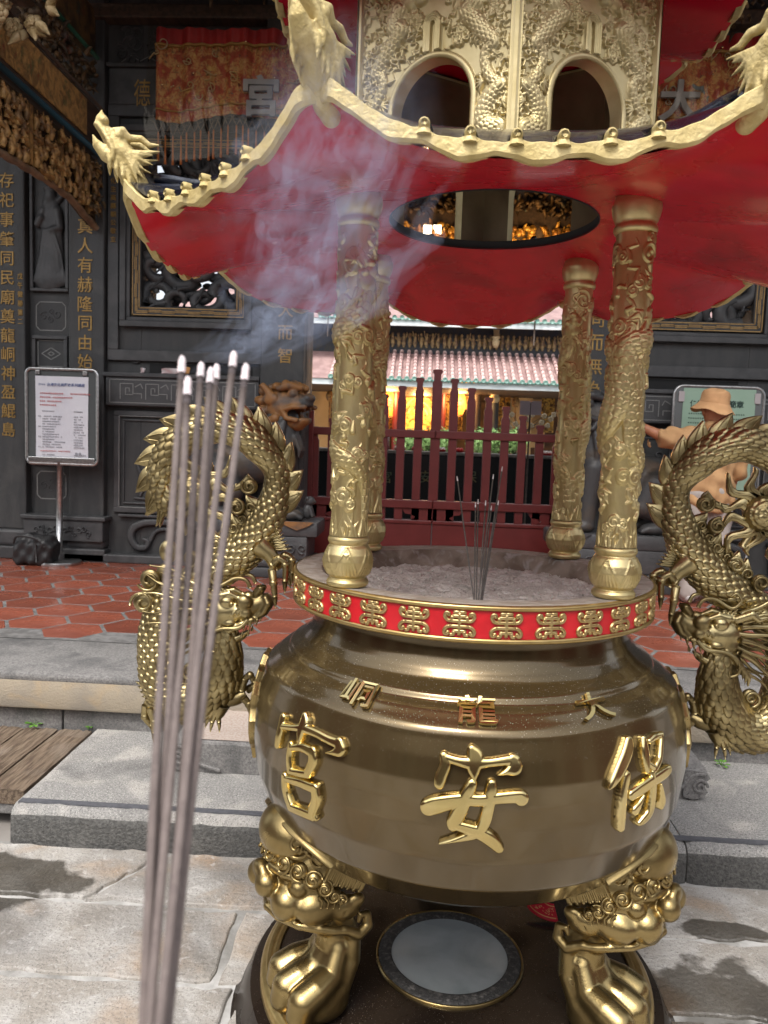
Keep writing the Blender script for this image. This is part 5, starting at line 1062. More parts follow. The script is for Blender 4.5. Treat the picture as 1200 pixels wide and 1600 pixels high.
# lion mask
sd.ell((.465, 0, .545), (.118, .130, .105), k=.03)
sd.ell((.520, 0, .475), (.078, .110, .058), k=.025)
for s in (-1, 1):
    sd.ell((.604, s*.030, .512), (.030, .031, .033), k=.006)           # nostrils
    sd.ell((.560, s*.066, .470), (.042, .044, .045), k=.010)           # lips
    sd.ell((.490, s*.108, .462), (.058, .032, .042), k=.012)           # cheeks
    sd.ell((.420, s*.118, .452), (.045, .024, .034), k=.012)
    sd.ell((.537, s*.086, .517), (.026, .027, .026), k=.002)           # eyes
    sd.tube([(.585, s*.022, .552), (.570, s*.06, .548), (.545, s*.092, .545)], [.014, .014, .009], k=.006)
    sd.ell((.392, s*.128, .470), (.022, .014, .020), k=.004)           # ears
    sd.tube([(.425, s*.128, .398), (.385, s*.134, .378), (.358, s*.128, .392), (.358, s*.122, .420), (.378, s*.124, .424), (.384, s*.126, .408)], [.012, .014, .014, .011, .008, .005], k=.003)
    sd.tube([(.588, 0, .430), (.575, s*.045, .424), (.535, s*.092, .417), (.49, s*.120, .412), (.455, s*.128, .402), (.425, s*.130, .396)], .011, k=.004)
    for q in range(3): sd.tube([(.428+.016*q, s*.142, .452-.004*q), (.440+.016*q, s*.146, .430-.003*q)], .004, k=.003, cut=True)
sd.ell((.610, 0, .538), (.018, .034, .024), k=.008)
sd.ell((.525, 0, .628), (.086, .100, .078), k=.012)                    # forehead dome
sd.tube([(.45, 0, .62), (.47, 0, .64), (.44, 0, .66)], [.085, .07, .05], k=.03)
v, F = sd.mesh(); LEG = mesh_np('leg', v, F, M['legold'])
m = MB()                                                               # mane curls and hair
def curl(c, r, nrm, w_, a0=0, sg=1):
    c = V(*c); nrm = V(*nrm); nrm /= np.linalg.norm(nrm); u = np.cross(nrm, (0, 0, 1)); u /= np.linalg.norm(u); w2 = np.cross(nrm, u)
    m.ball(c-nrm*r*.60, (r*1.05), 12, 8); t = np.linspace(0, 1, 26)
    m.tube([c+nrm*r*(.50*q+.08)+(u*math.cos(a0+sg*8.5*q)+w2*math.sin(a0+sg*8.5*q))*r*(.98-.85*q) for q in t], w_, 7)
for s in (-1, 1):
    for i, (x, y, z, r) in enumerate(((.590, .024, .585, .024), (.570, .066, .578, .026), (.543, .098, .566, .025), (.512, .120, .548, .025), (.484, .131, .524, .022), (.460, .136, .502, .019), (.437, .137, .487, .016))): curl((x, s*y, z), r, (.75-.11*i, s*(.25+.13*i), .22), .0046-.0002*i, i*1.1, s*(1 if i % 2 else -1))
    curl((.540, s*.088, .632), .036, (.62, s*.72, .18), .0056, 1, s); curl((.500, s*.118, .602), .022, (.4, s*.85, .2), .0040, 2, -s)
    for j in range(20):
        q = j/19; m.tube(catmull([(.485-.10*q, s*(.126+.006*q), .540-.045*q+.004*math.sin(j*2)), (.470-.10*q, s*(.130+.002*q), .570-.045*q), (.440-.09*q, s*(.126-.002*q), .600-.040*q), (.400-.075*q, s*(.112+.004*q), .625-.045*q)], 4), np.linspace(.0066, .0022, 13), 6)
    for j in range(4): m.tube(catmull([(.505-.017*j, s*.136, .512-.005*j), (.495-.017*j, s*.141, .498-.005*j), (.498-.017*j, s*.142, .482-.005*j)], 4), np.linspace(.0036, .0016, 9), 6)
CURLS = mesh_np('mane', np.vstack(m.v), m.f, M['legold'])
m = MB(); m.lathe([(0, .0)], 3) if 0 else None
# leaf flange where the leg meets the pot
o = [(-.16, .0), (-.13, .03), (-.07, .055), (0, .066), (.07, .055), (.13, .03), (.16, 0), (.10, -.055), (0, -.085), (-.10, -.055)]
for q, a in enumerate((R(-60), R(60), R(180))):
    # azimuth measured from the viewer: rotate the leg's +x axis there
    rz = -math.pi/2+a; lg = obj('leg', LEG, urn, rz=rz); obj('mane', CURLS, lg, loc=(0, 0, 0))
    f = on_pot(a, .622); fl_ = MB().plate([(u*1.25, v) for u, v in o], f, .012, .004).build('leg_flange', M['legold'], urn, smooth=True, angle=40)
    m = MB(); [swirl_on for swirl_on in ()]
    for k in range(9):
        u0 = -.15+.0375*k; m.stroke([(u0+.016*math.cos(b)*(1-.7*b/7), .012+.016*math.sin(b)*(1-.7*b/7)-abs(u0)*.1, .006) for b in np.linspace(0, 7, 14)], lambda u, v, d, f=f: f(u, v, d+.012), .004, n=5, k=1)
    m.build('flange_scroll', M['legold'], fl_)
# ---------------------------------------------------------------- dragon handles (traced on the plane y = 0, left one; right one mirrored)
def T2(px, py, yo=0.): p = at(px, py, Y=0.0); return (p[0], yo, p[2])
sc_px = 2.205/1209.6*1.06
body = [(350, 958, 16, -.035), (354, 1010, 26, -.03), (344, 1058, 33, -.02), (318, 1088, 34, -.005), (285, 1092, 33, 0), (258, 1070, 31, 0), (247, 1030, 28, .005), (246, 985, 26, .012), (262, 945, 24, .02), (304, 910, 24, .018), (350, 884, 27, .01), (394, 846, 26, .01), (420, 803, 21, .015), (430, 765, 17, .02), (429, 735, 17, .012), (411, 704, 22, 0), (384, 679, 23, -.005), (345, 667, 22, -.005), (302, 677, 22, 0), (269, 703, 21, 0), (253, 740, 18, 0), (258, 775, 13, 0), (268, 802, 5, 0)]
pts = np.array([T2(a, b, y) for a, b, _, y in body]); rad = np.array([c*sc_px for _, _, c, _ in body])
v, F, Q, N = scaled_tube(pts, rad, L=.0275, amp=0.0, na=48, step=.005, flat=.85)
DB = mesh_np('dragon_body', v, F, M['antique'])
v, F, Q, N = scaled_tube(pts, rad, L=.0275, amp=0.0, na=8, step=.0023, flat=.85)
sx_, sy_ = np.meshgrid(np.linspace(-1, 1, 7), np.linspace(0, 1, 7), indexing='ij'); SQ = []
hw_ = np.sqrt(np.clip(1-np.clip((sy_-.42)/.58, 0, 1)**2, 0, 1)); hw_ = np.where(sy_ < .42, 1.0, hw_)
SU = sx_*hw_; SH = .15+.62*sy_+.55*(1-sx_**2)*np.sin(np.pi*np.clip(sy_, .1, .95))**.7; edge_ = (np.abs(sx_) > .99) | (sy_ > .99); SH = np.where(edge_, SH-.95, SH)
sc_v, sc_f = [], []; arcs = np.concatenate([[0], np.cumsum(np.linalg.norm(np.diff(Q[:, :3], axis=0), axis=1))]); pos = .01; row = 0; rg = random.Random(3)
while pos < arcs[-1]-.012:
    i = min(len(Q)-2, int(np.searchsorted(arcs, pos))); r = Q[i, 3]; T_ = Q[min(i+3, len(Q)-1), :3]-Q[max(0, i-3), :3]; T_ /= np.linalg.norm(T_); Nn = N[i]; Yv = np.cross(Nn, T_); wd = .0265*min(1, r/.030+.25); ln = wd*.92
    outer = 1 if ((Nn @ (Q[i, :3]-np.array(T2(300, 770)))) > 0) else -1
    cnt = max(5, int(round(2*math.pi*r*.93/wd)))
    for k in range(cnt):
        a = 2*math.pi*(k+.5*(row % 2))/cnt; ca = math.cos(a)
        th_ = a+SU*(wd*.56/r); rr_ = r+SH*.0072*(wd/.0265)*rg.uniform(.85, 1.15)
        base = Q[i, :3]+T_*0; G_ = base+(sy_*ln*1.42)[..., None]*T_+(np.cos(th_)*rr_)[..., None]*Nn+(np.sin(th_)*rr_*.85)[..., None]*Yv
        sc_f.append(grid_faces(7, 7)+49*len(sc_v)); sc_v.append(G_.reshape(-1, 3))
    pos += ln*.62; row += 1
DS = mesh_np('dragon_scales', np.vstack(sc_v), np.vstack(sc_f), M['antique'])
C0 = np.array(T2(335, 745))
# dorsal fin: leaf blades along the outer edge of loop, strip along the inner edge of the rising body
def leaf(mb, base, tip, wid, y0=0., th=.010, bend=.25):
    b, t = V(*base), V(*tip); d = t-b; L_ = np.linalg.norm(d[[0, 2]]); ax = np.array([d[0], d[2]])/L_; nn = np.array([-ax[1], ax[0]])
    o = []; S1 = np.linspace(0, 1, 8); wf = lambda s: wid*(1-s)**.8*(1+.35*math.sin(3*s))
    ctr = lambda s: np.array([b[0], b[2]])+ax*L_*s+nn*bend*L_*(s*s)*.6
    for s in S1: o.append(ctr(s)+nn*wf(s)*.5)
    for s in S1[::-1][1:]: o.append(ctr(s)-nn*wf(s)*.5)
    mb.plate([tuple(p) for p in o], lambda u, v, d_: (u, y0+th/2-d_, v), th, .0025)
    for k in (-.18, .18): mb.stroke([(*(ctr(s)+nn*wf(s)*k), .0035) for s in np.linspace(.05, .8, 5)], lambda u, v, d_: (u, y0-th/2-d_, v), .0025, n=5, k=2)
fin = MB(); n = len(Q)
arc = np.linspace(int(n*.628), int(n*.965), 13).astype(int)
for k, i in enumerate(arc):
    c = Q[i, :3]; nd = N[i]*(1 if (N[i]@(c-C0)) > 0 else -1); tg = Q[min(i+8, n-1), :3]-Q[i-8, :3]; tg /= np.linalg.norm(tg)
    r = Q[i, 3]; leaf(fin, c+nd*r*.72, c+nd*(r+.050)+tg*.036, .066, c[1], .013, .45)
# ridge strip with curls
i0, i1 = int(n*.47), int(n*.60)
for k, i in enumerate(np.linspace(i0, i1, 6).astype(int)):
    c = Q[i, :3]; nd = N[i]*(1 if (N[i]@(C0-c)) > 0 else -1); r = Q[i, 3]
    leaf(fin, c+nd*r*.7, c+nd*(r+.042)+V(0, 0, .018), .058, c[1], .016, -.35); t = np.linspace(0, 1, 16); e = c+nd*(r+.016)
    fin.tube([(e[0]+.017*(1-.7*q)*math.cos(7*q+k), e[1]-.010, e[2]+.017*(1-.7*q)*math.sin(7*q+k)) for q in t], .0040, 6)
tl = np.array(T2(262, 790)); leaf(fin, tl+V(-.012, 0, .02), np.array(T2(252, 824)), .03, 0, .014, -.3); leaf(fin, tl, np.array(T2(284, 818)), .024, 0, .012, .3); leaf(fin, tl+V(-.02, 0, .03), np.array(T2(222, 800)), .03, 0, .012, .3)
DF = mesh_np('dorsal_fin', np.vstack(fin.v), fin.f, M['antique'])
# lower mane swags (cloud lobes on the outer side)
sw = MB()
for px, py, r in ((262, 862, 15), (256, 898, 14), (250, 926, 17)):
    p = T2(px, py, .01); sw.ball(p, (r*sc_px, .016, r*sc_px*1.2), 14, 10)
for k in range(22):                            # wavy mane strands sweeping back from the cheek and horns
    q = k/21; y0 = -.062+.012*(k % 3); P_ = []; L_ = 105-18*(k % 3)+10*math.sin(k*2.3); a0 = R(-24+62*q); bx_, by_ = 338+6*math.sin(k), 918+64*q
    for j in range(11):
        t = j/10; amp = 6.5*t*(1-.2*t); w__ = amp*math.sin(7.5*t+k*.9); P_.append(T2(bx_-L_*t*math.cos(a0)+w__*math.sin(a0), by_+L_*t*math.sin(a0)+w__*math.cos(a0), y0+.03*t+.006*math.sin(5*t+k)))
    sw.tube(catmull(P_, 3), np.linspace(.0080, .0014, 31)*(1.15-.25*(k % 2)), 7)
for (px, py, r, sg) in ((236, 905, 17, 1), (226, 940, 18, -1), (262, 1010, 13, 1), (300, 1045, 13, -1), (392, 760, 12, 1), (372, 792, 13, -1), (340, 848, 12, 1), (300, 872, 13, 1)):   # curled cloud tufts
    t = np.linspace(0, 1, 22); c = T2(px, py, -.012); rr = r*sc_px; sw.ball((c[0], c[1]+.006, c[2]), (rr*.95, .012, rr*.95), 12, 8)
    sw.tube([(c[0]+sg*rr*(1-.8*q)*math.cos(8*q+px), c[1]-.012, c[2]+rr*(1-.8*q)*math.sin(8*q+px)) for q in t], .0045, 7)
for k in range(6):
    a = T2(362-4*k, 1000+3*k, -.055); sw.tube(catmull([a, T2(366-9*k, 1030+4*k, -.058), T2(356-10*k, 1058+3*k, -.05), T2(364-11*k, 1075, -.045)], 6), np.linspace(.0075, .0015, 19), 6)
DM = mesh_np('dragon_mane', np.vstack(sw.v), sw.f, M['antique'])
# head sculpt
h0 = np.array(T2(365, 955)); hd = SDF(h0+V(-.13, -.085, -.13), h0+V(.13, .055, .085), .0024)
t_ = lambda a, b, y=-.03: T2(a, b, y)
hd.ell(t_(350, 950), (.050, .042, .046), k=.012).tube([t_(355, 952), t_(388, 948), t_(412, 938)], [.040, .034, .022], k=.02)
for s in (-1, 1):
    yy = -.03+s*.028
    hd.ell(t_(389, 935, yy), (.022, .016, .022), k=.007).ell(t_(391, 952, yy-.002*s), (.017, .014, .017), k=.005).ell(t_(362, 934, yy), (.020, .016, .018), k=.005)
    hd.ell(t_(357, 950, yy), (.024, .014, .010), k=.005).ell(t_(364, 966, yy), (.022, .014, .012), k=.006).ell(t_(345, 966, yy), (.018, .016, .016), k=.007)
    hd.tube([t_(352, 925, yy), t_(366, 922, yy), t_(380, 928, yy)], [.012, .011, .006], k=.006)
    hd.tube([t_(340, 925, yy), t_(322, 915, yy+s*.01), t_(312, 922, yy+s*.012), t_(300, 918, yy+s*.012)], [.014, .012, .009, .004], k=.006)
    hd.tube([t_(400, 962, yy*.9-.003), t_(384, 968, yy), t_(366, 978, yy), t_(350, 976, yy)], [.006, .009, .009, .006], k=.004)
hd.tube([t_(420, 930), t_(424, 938), t_(416, 952), t_(400, 963)], [.012, .015, .013, .010], k=.008, flat=2.0)       # upper lip
hd.tube([t_(408, 905), t_(412, 915), t_(404, 924)], [.010, .014, .012], k=.008, flat=1.6)                           # nose curl
hd.tube([t_(340, 985), t_(364, 996), t_(382, 988), t_(393, 976)], [.028, .022, .014, .008], k=.012, flat=1.4)        # lower jaw
hd.tube([t_(366, 1000), t_(357, 1014), t_(351, 1018)], [.014, .009, .003], k=.006, flat=1.3)
hd.tube([t_(404, 972), t_(390, 974), t_(372, 984)], [.012, .013, .010], k=.004, cut=True, flat=2.6)                  # open mouth
for s in (-1, 1):
    yy = -.03+s*.026
    for q, (a, b) in enumerate(((408, 962), (398, 967), (388, 970), (378, 974))): hd.tube([t_(a, b, yy), t_(a-1, b+9, yy)], [.0052, .0012], k=.001)
    for q, (a, b) in enumerate(((394, 984), (384, 988))): hd.tube([t_(a, b, yy), t_(a+2, b-9, yy)], [.0045, .0010], k=.001)
    for q in range(5): hd.tube([t_(352-5*q, 972+4*q, yy+s*.008), t_(338-5*q, 984+6*q, yy+s*.016), t_(334-4*q, 998+7*q, yy+s*.012)], [.008, .006, .001], k=.002)
    for q in range(4): hd.tube([t_(372-8*q, 926-2*q, yy), t_(366-9*q, 916-3*q, yy+s*.006)], [.006, .002], k=.002)
    for q in range(3): hd.tube([t_(384-7*q, 944+1.5*q, yy+s*.008), t_(380-7*q, 952+q, yy+s*.012)], .003, k=.003)
v, F = hd.mesh(); DH = mesh_np('dragon_head', v, F, M['antique'])
wk = MB()
for s in (-1, 1):
    yy = -.03+s*.036
    wk.tube(catmull([t_(399, 912, yy), t_(392, 900, yy), t_(375, 898, yy), t_(352, 908, yy-.008), t_(340, 896, yy-.01), t_(347, 886, yy-.01), t_(354, 890, yy-.01)], 8), np.linspace(.0062, .003, 49), 8)
    wk.tube(catmull([t_(396, 960, yy), t_(382, 972, yy-s*-.006), t_(355, 974, yy-.006), t_(336, 984, yy-.008), t_(334, 1002, yy-.008), t_(345, 1008, yy-.008), t_(348, 1001, yy-.008)], 8), np.linspace(.0066, .003, 49), 8)
    wk.ball(t_(371, 936, yy-.004 if s < 0 else yy+.004), .006, 8, 6)
DW = mesh_np('whisker', np.vstack(wk.v), wk.f, M['antique'])
# claws: foreleg gripping the rim, second foreleg on the pot, hind foot below
def limb(mb, pth, r, toes, y=0., scale=1.):
    P = [T2(a, b, yo) for a, b, yo in pth]; mb.tube(catmull(P, 6), np.interp(np.linspace(0, 1, (len(P)-1)*6+1), np.linspace(0, 1, len(r)), r), 12)
    for tp in toes:
        Pt = [T2(a, b, yo) for a, b, yo in tp]; n_ = (len(Pt)-1)*5+1; mb.tube(catmull(Pt, 5), np.linspace(.0125, .008, n_)*scale, 9)
        for q in Pt[1:-1]: mb.ball(q, .0125*scale, 8, 6)
        e = V(*Pt[-1])-V(*Pt[-2]); e /= np.linalg.norm(e); mb.tube([Pt[-1], V(*Pt[-1])+e*.012*scale+V(0, 0, -.004), V(*Pt[-1])+e*.020*scale+V(0, 0, -.014)], [.0085*scale, .006*scale, .001], 8)
CLS = []
cl = MB(); CLS.append(cl)
limb(cl, [(405, 850, -.01), (425, 868, -.015), (433, 890, -.015)], [.036, .022, .015], [[(430, 880, -.03), (440, 870, -.035), (449, 880, -.035), (449, 905, -.04)], [(430, 885, -.05), (434, 905, -.065), (436, 925, -.065)], [(432, 882, .0), (445, 868, .0), (456, 876, .0), (456, 895, .0)], [(430, 885, .02), (442, 885, .03), (448, 905, .03)]])
for k in range(7): leaf(cl, T2(424+k, 838+3*k, -.01), T2(438+3*k, 822+6*k, -.01), .016, -.01, .008, .1)   # elbow hair
cl = MB(); CLS.append(cl)
limb(cl, [(345, 1085, -.02), (368, 1088, -.02), (385, 1082, -.01)], [.032, .022, .018], [[(380, 1075, -.02), (384, 1060, -.02), (393, 1052, -.02), (399, 1062, -.02)], [(384, 1085, -.03), (392, 1095, -.03), (396, 1108, -.03)], [(385, 1080, .01), (394, 1075, .01), (398, 1085, .01)]])
cl = MB(); CLS.append(cl)
limb(cl, [(350, 1095, -.03), (345, 1108, -.03), (340, 1114, -.03)], [.026, .02, .016], [[(342, 1108, -.04), (338, 1120, -.045)], [(338, 1106, -.03), (331, 1116, -.035)], [(345, 1110, -.03), (347, 1122, -.035)]], scale=.8)
cl = MB(); CLS.append(cl)
limb(cl, [(262, 1095, -.01), (244, 1098, -.01), (232, 1090, -.01)], [.034, .026, .018], [[(240, 1100, -.03), (246, 1122, -.03), (246, 1138, -.03)], [(232, 1098, -.02), (230, 1116, -.02), (240, 1130, -.02)], [(240, 1100, .01), (250, 1118, .01), (254, 1132, .01)]])
for k in range(6): leaf(cl, T2(234+2*k, 1072+4*k, -.01), T2(214+3*k, 1062+8*k, -.01), .014, -.01, .008, .1)
DCS = [mesh_np('claw', np.vstack(c.v), c.f, M['antique']) for c in CLS]
# flaming pearl in the loop
fp = MB(); pc = np.array(T2(306, 768, -.005)); 
G = []; tt = np.linspace(0, math.pi, 40); aa = np.linspace(0, 2*math.pi, 60, endpoint=False)
for t in tt: G.append([pc+(.047+.007*float(scales(np.array(t/.30), np.array(a/6.283*max(4, round(14*max(.3, math.sin(t)))))))) *V(math.sin(t)*math.cos(a), -math.cos(t)*.8, math.sin(t)*math.sin(a)) for a in aa])
fp.grid(np.array(G), wv=True)
for k in range(12):
    a = k*2*math.pi/12+.2; L_ = (.085, .110, .092)[k % 3]; d = V(math.cos(a), 0, math.sin(a)); e = V(-math.sin(a), 0, math.cos(a)); S1 = np.linspace(0, 1, 9); wf = lambda s: .036*(1-s)**.55+.001
    c_ = lambda s: pc+d*(.040+L_*s)+e*.015*math.sin(s*6.5+k)
    o = [c_(s)+e*wf(s)/2 for s in S1]+[c_(s)-e*wf(s)/2 for s in S1[::-1][1:]]
    fp.plate([(p[0], p[2]) for p in o], lambda u, v, d_: (u, .004-d_, v), .016, .004)
    fp.stroke([(c_(s)[0], c_(s)[2], .004) for s in S1[:7]], lambda u, v, d_: (u, -.012-d_, v), .003, n=5, k=2)
for a, b, c in (((392, 745), (375, 760), (352, 764)), ((330, 822), (318, 800), (312, 790)), ((285, 700), (292, 725), (300, 745)), ((268, 760), (285, 768), (296, 768))): fp.tube(catmull([T2(*a), T2(*b), T2(*c)], 6), np.linspace(.013, .009, 13), 9)
DP = mesh_np('flaming_pearl', np.vstack(fp.v), fp.f, M['antique'])
for s in (1, -1):
    hnd = obj('dragon_handle', DB, urn, scale=(s, 1, 1) if s < 0 else None)
    obj('dragon_scales', DS, hnd, kind='stuff')
    for nm, me_ in (('dorsal_fin', DF), ('dragon_mane', DM), ('dragon_head', DH), ('whisker', DW), ('flaming_pearl', DP), *[('claw', c) for c in DCS]): obj(nm, me_, hnd, kind='stuff' if nm == 'dragon_mane' else None)
# ================================================================ ROOF PAVILION standing on the urn
pav_ = thing('incense_pavilion', (0, 0, ZR), 'gilt pavilion standing on the urn: four dragon columns, red-lacquered upturned roof, pierced tower', 'pavilion')
RC = .458; ZC0, ZC1 = 1.296, 2.224
RK, ZK = .968, 2.2165
TX, TY = .017, 0.
# ---- column relief
CR = .047; cw = 2*math.pi*CR; ch_ = .70
rl = Relief(cw, ch_, .00125, wrap=True); rg = random.Random(21)
for k in range(20):                            # scattered clouds
    rl.cloud(cw*((k*.381) % 1), .05+(ch_-.08)*k/19, rg.uniform(.026, .042), .0058, rg.uniform(-.5, .5), rg.choice((-1, 1)))
t = np.linspace(0, 1, 200); P = np.stack([cw*(.15+1.35*t)+.030*np.sin(t*15), .06+.50*t+.03*np.sin(t*12), .55+.6*np.sin(np.pi*np.clip(t*1.1, 0, 1))], -1); rl.body(P, .033, .0125, .0175, .0042)
for k in range(5, 195, 9):                     # back fins
    d = P[k+3, :2]-P[k-3, :2]; d /= np.linalg.norm(d); nn = np.array([-d[1], d[0]]); a = P[k, :2]+nn*.031*P[k, 2]
    rl.line([(*a, 1), (*(a+nn*.018+d*.012), .3)], .008, .0085)
P2 = np.stack([cw*(.62-1.15*t)+.026*np.sin(t*14), .05+.56*t+.02*np.sin(t*13), .5+.45*np.sin(np.pi*np.clip(t*1.05, 0, 1))], -1); rl.body(P2, .026, .0095, .0165, .0036)
for k in range(44):                            # flame tongues between the coils
    u, v_ = cw*((k*.618) % 1), .03+.62*k/44; a = rg.uniform(.6, 2.5); q_ = [(u, v_, .4)]
    for q in range(6): q_.append((u+.009*(q+1)*math.cos(a)-.010*math.sin(a)*math.sin(q*1.7+k), v_+.009*(q+1)*math.sin(a)+.010*math.cos(a)*math.sin(q*1.7+k), 1-.14*q))
    rl.line(q_, .0062, .0078)
hu, hv = P[-1, 0], P[-1, 1]                    # head
rl.dome(hu, hv+.02, .030, .026, .013); rl.dome(hu+.012, hv+.045, .022, .020, .015); rl.dome(hu-.012, hv+.04, .010, .010, .019); rl.dome(hu+.02, hv+.037, .009, .009, .019); rl.dome(hu+.004, hv+.062, .014, .010, .017)
for s in (-1, 1):
    rl.line([(hu+s*.02, hv+.055, 1), (hu+s*.038, hv+.075, .7), (hu+s*.030, hv+.10, .4)], .005, .009); rl.line([(hu+s*.015, hv, 1), (hu+s*.035, hv-.02, .8), (hu+s*.03, hv-.05, .4)], .006, .008)
    for j in range(4): rl.line([(hu+s*.01*j, hv+.005, 1), (hu+s*(.012*j+.006), hv-.03, .7), (hu+s*.012*j, hv-.06, .2)], .005, .0075)
for (u, v_) in ((.05, .20), (.19, .33), (.10, .44), (.24, .12)):   # claws
    for j in range(4): a = -.9+.6*j; rl.line([(u, v_, 1), (u+.024*math.cos(a), v_+.024*math.sin(a), .8), (u+.042*math.cos(a-.3), v_+.042*math.sin(a-.3), .2)], .007, .010)
    rl.dome(u, v_, .012, .012, .008)
for k in range(34):                            # flames and wave crests
    u = cw*k/34; rl.line([(u, .0, 1), (u+.008*math.sin(k*1.7), .022, .8), (u+.010*math.cos(k), .036+.014*(k % 3), .1)], .006, .006)
for k in range(30):
    u, v_ = rg.uniform(0, cw), rg.uniform(.1, ch_-.05); a = rg.uniform(0, 6.28); rl.line([(u, v_, .3), (u+.02*math.cos(a), v_+.02*math.sin(a), 1), (u+.038*math.cos(a+.7), v_+.038*math.sin(a+.7), .2)], .007, .0068)
rl.spiral(.05, ch_-.06, .026, 1.6, .004, .006); rl.spiral(.2, ch_-.05, .03, 1.7, .004, .006, 2, -1); rl.dome(.13, ch_-.09, .03, .03, .006, p=.3)
for k in range(8): a = k*.785; rl.line([(.13, ch_-.09, 1), (.13+.024*math.cos(a), ch_-.09+.024*math.sin(a), .3)], .005, .010)
H = rl.H; nv, nu = H.shape; A = np.linspace(0, 2*math.pi, nu, endpoint=False); Z = np.linspace(0, ch_, nv)
tap = 1-.02*np.cos(Z/ch_*math.pi*2)
rr = CR*.93*tap[:, None]+H*.92
Vx = np.stack([rr*np.cos(A), rr*np.sin(A), np.repeat(Z[:, None], nu, 1)], -1).reshape(-1, 3)
SHAFT = mesh_np('column_shaft', Vx, grid_faces(nv, nu, wv=True), M['gold'])
# base: ring, lotus ball, ring
bp_ = [(0, 0), (.052, 0), (.056, .004), (.057, .011), (.052, .018), (.048, .021), (.057, .030), (.064, .045), (.067, .062), (.064, .080), (.056, .096), (.050, .103), (.053, .106), (.056, .113), (.054, .120), (.048, .125), (.044, .126)]
q = np.array(bp_); dq = np.concatenate([[0], np.cumsum(np.hypot(*np.diff(q, axis=0).T))]); ds = np.linspace(0, dq[-1], 90); q = np.stack([np.interp(ds, dq, q[:, 0]), np.interp(ds, dq, q[:, 1])], -1)
na = 160; A = np.linspace(0, 2*math.pi, na, endpoint=False); Rb = np.repeat(q[None, :, 0], na, 0); Zb = np.repeat(q[None, :, 1], na, 0); AA = np.repeat(A[:, None], len(q), 1)
ph = (AA/(2*math.pi)*6) % 1-.5; pz = (Zb-.024)/.074; petal = (pz > 0) & (pz < 1); edge = np.abs(np.abs(ph)-(.5*(1-np.clip(pz, 0, 1))**.8))
Rb = Rb+np.where(petal, .0022*np.exp(-(edge/.035)**2)+.0012*np.cos(np.arctan2(ph, 1.0-pz)*36)*(np.abs(ph) < .5*(1-pz)**.8)*(pz > .1), 0)
BASE = mesh_np('column_base', np.stack([Rb*np.cos(AA), Rb*np.sin(AA), Zb], -1).reshape(-1, 3), grid_faces(na, len(q), wu=True), M['gold'])
m = MB().lathe([(.042, 0), (.0475, .002), (.0505, .009), (.0495, .016), (.0465, .020), (.0460, .023), (.0485, .028), (.0525, .038), (.0555, .050), (.0565, .062), (.0550, .070), (.050, .078), (.050, .105), (0, .108)], 40)
CAP = mesh_np('column_capital', np.vstack(m.v), m.f, M['gold'])
for k, a in enumerate((-135, -45, 45, 135)):
    x, y = RC*math.cos(R(a)), RC*math.sin(R(a)); lean = V(TX, TY, 0)
    c = obj('column', SHAFT, pav_, loc=(x, y, ZC0+.124), rz=(1.9, 4.3, .6, 3.1)[k]); c.rotation_euler.y = 0
    c.scale.z = (ZC1-ZC0-.124-.060)/ch_
    for nm, me_, z in (('column_base', BASE, ZC0), ('column_capital', CAP, ZC1-.074)):
        o_ = obj(nm, me_, pav_, loc=(x, y, z), rz=k*.5)
        sc3 = .92 if nm == 'column_base' else 1.0
        o_.parent = c; o_.matrix_parent_inverse = (Matrix.Translation(Vector((x, y, ZC0+.124))) @ Euler((0, 0, c.rotation_euler.z)).to_matrix().to_4x4() @ Matrix.Diagonal((1, 1, c.scale.z, 1))).inverted(); o_.location = (x, y, z); o_.scale = (sc3, sc3, 1)
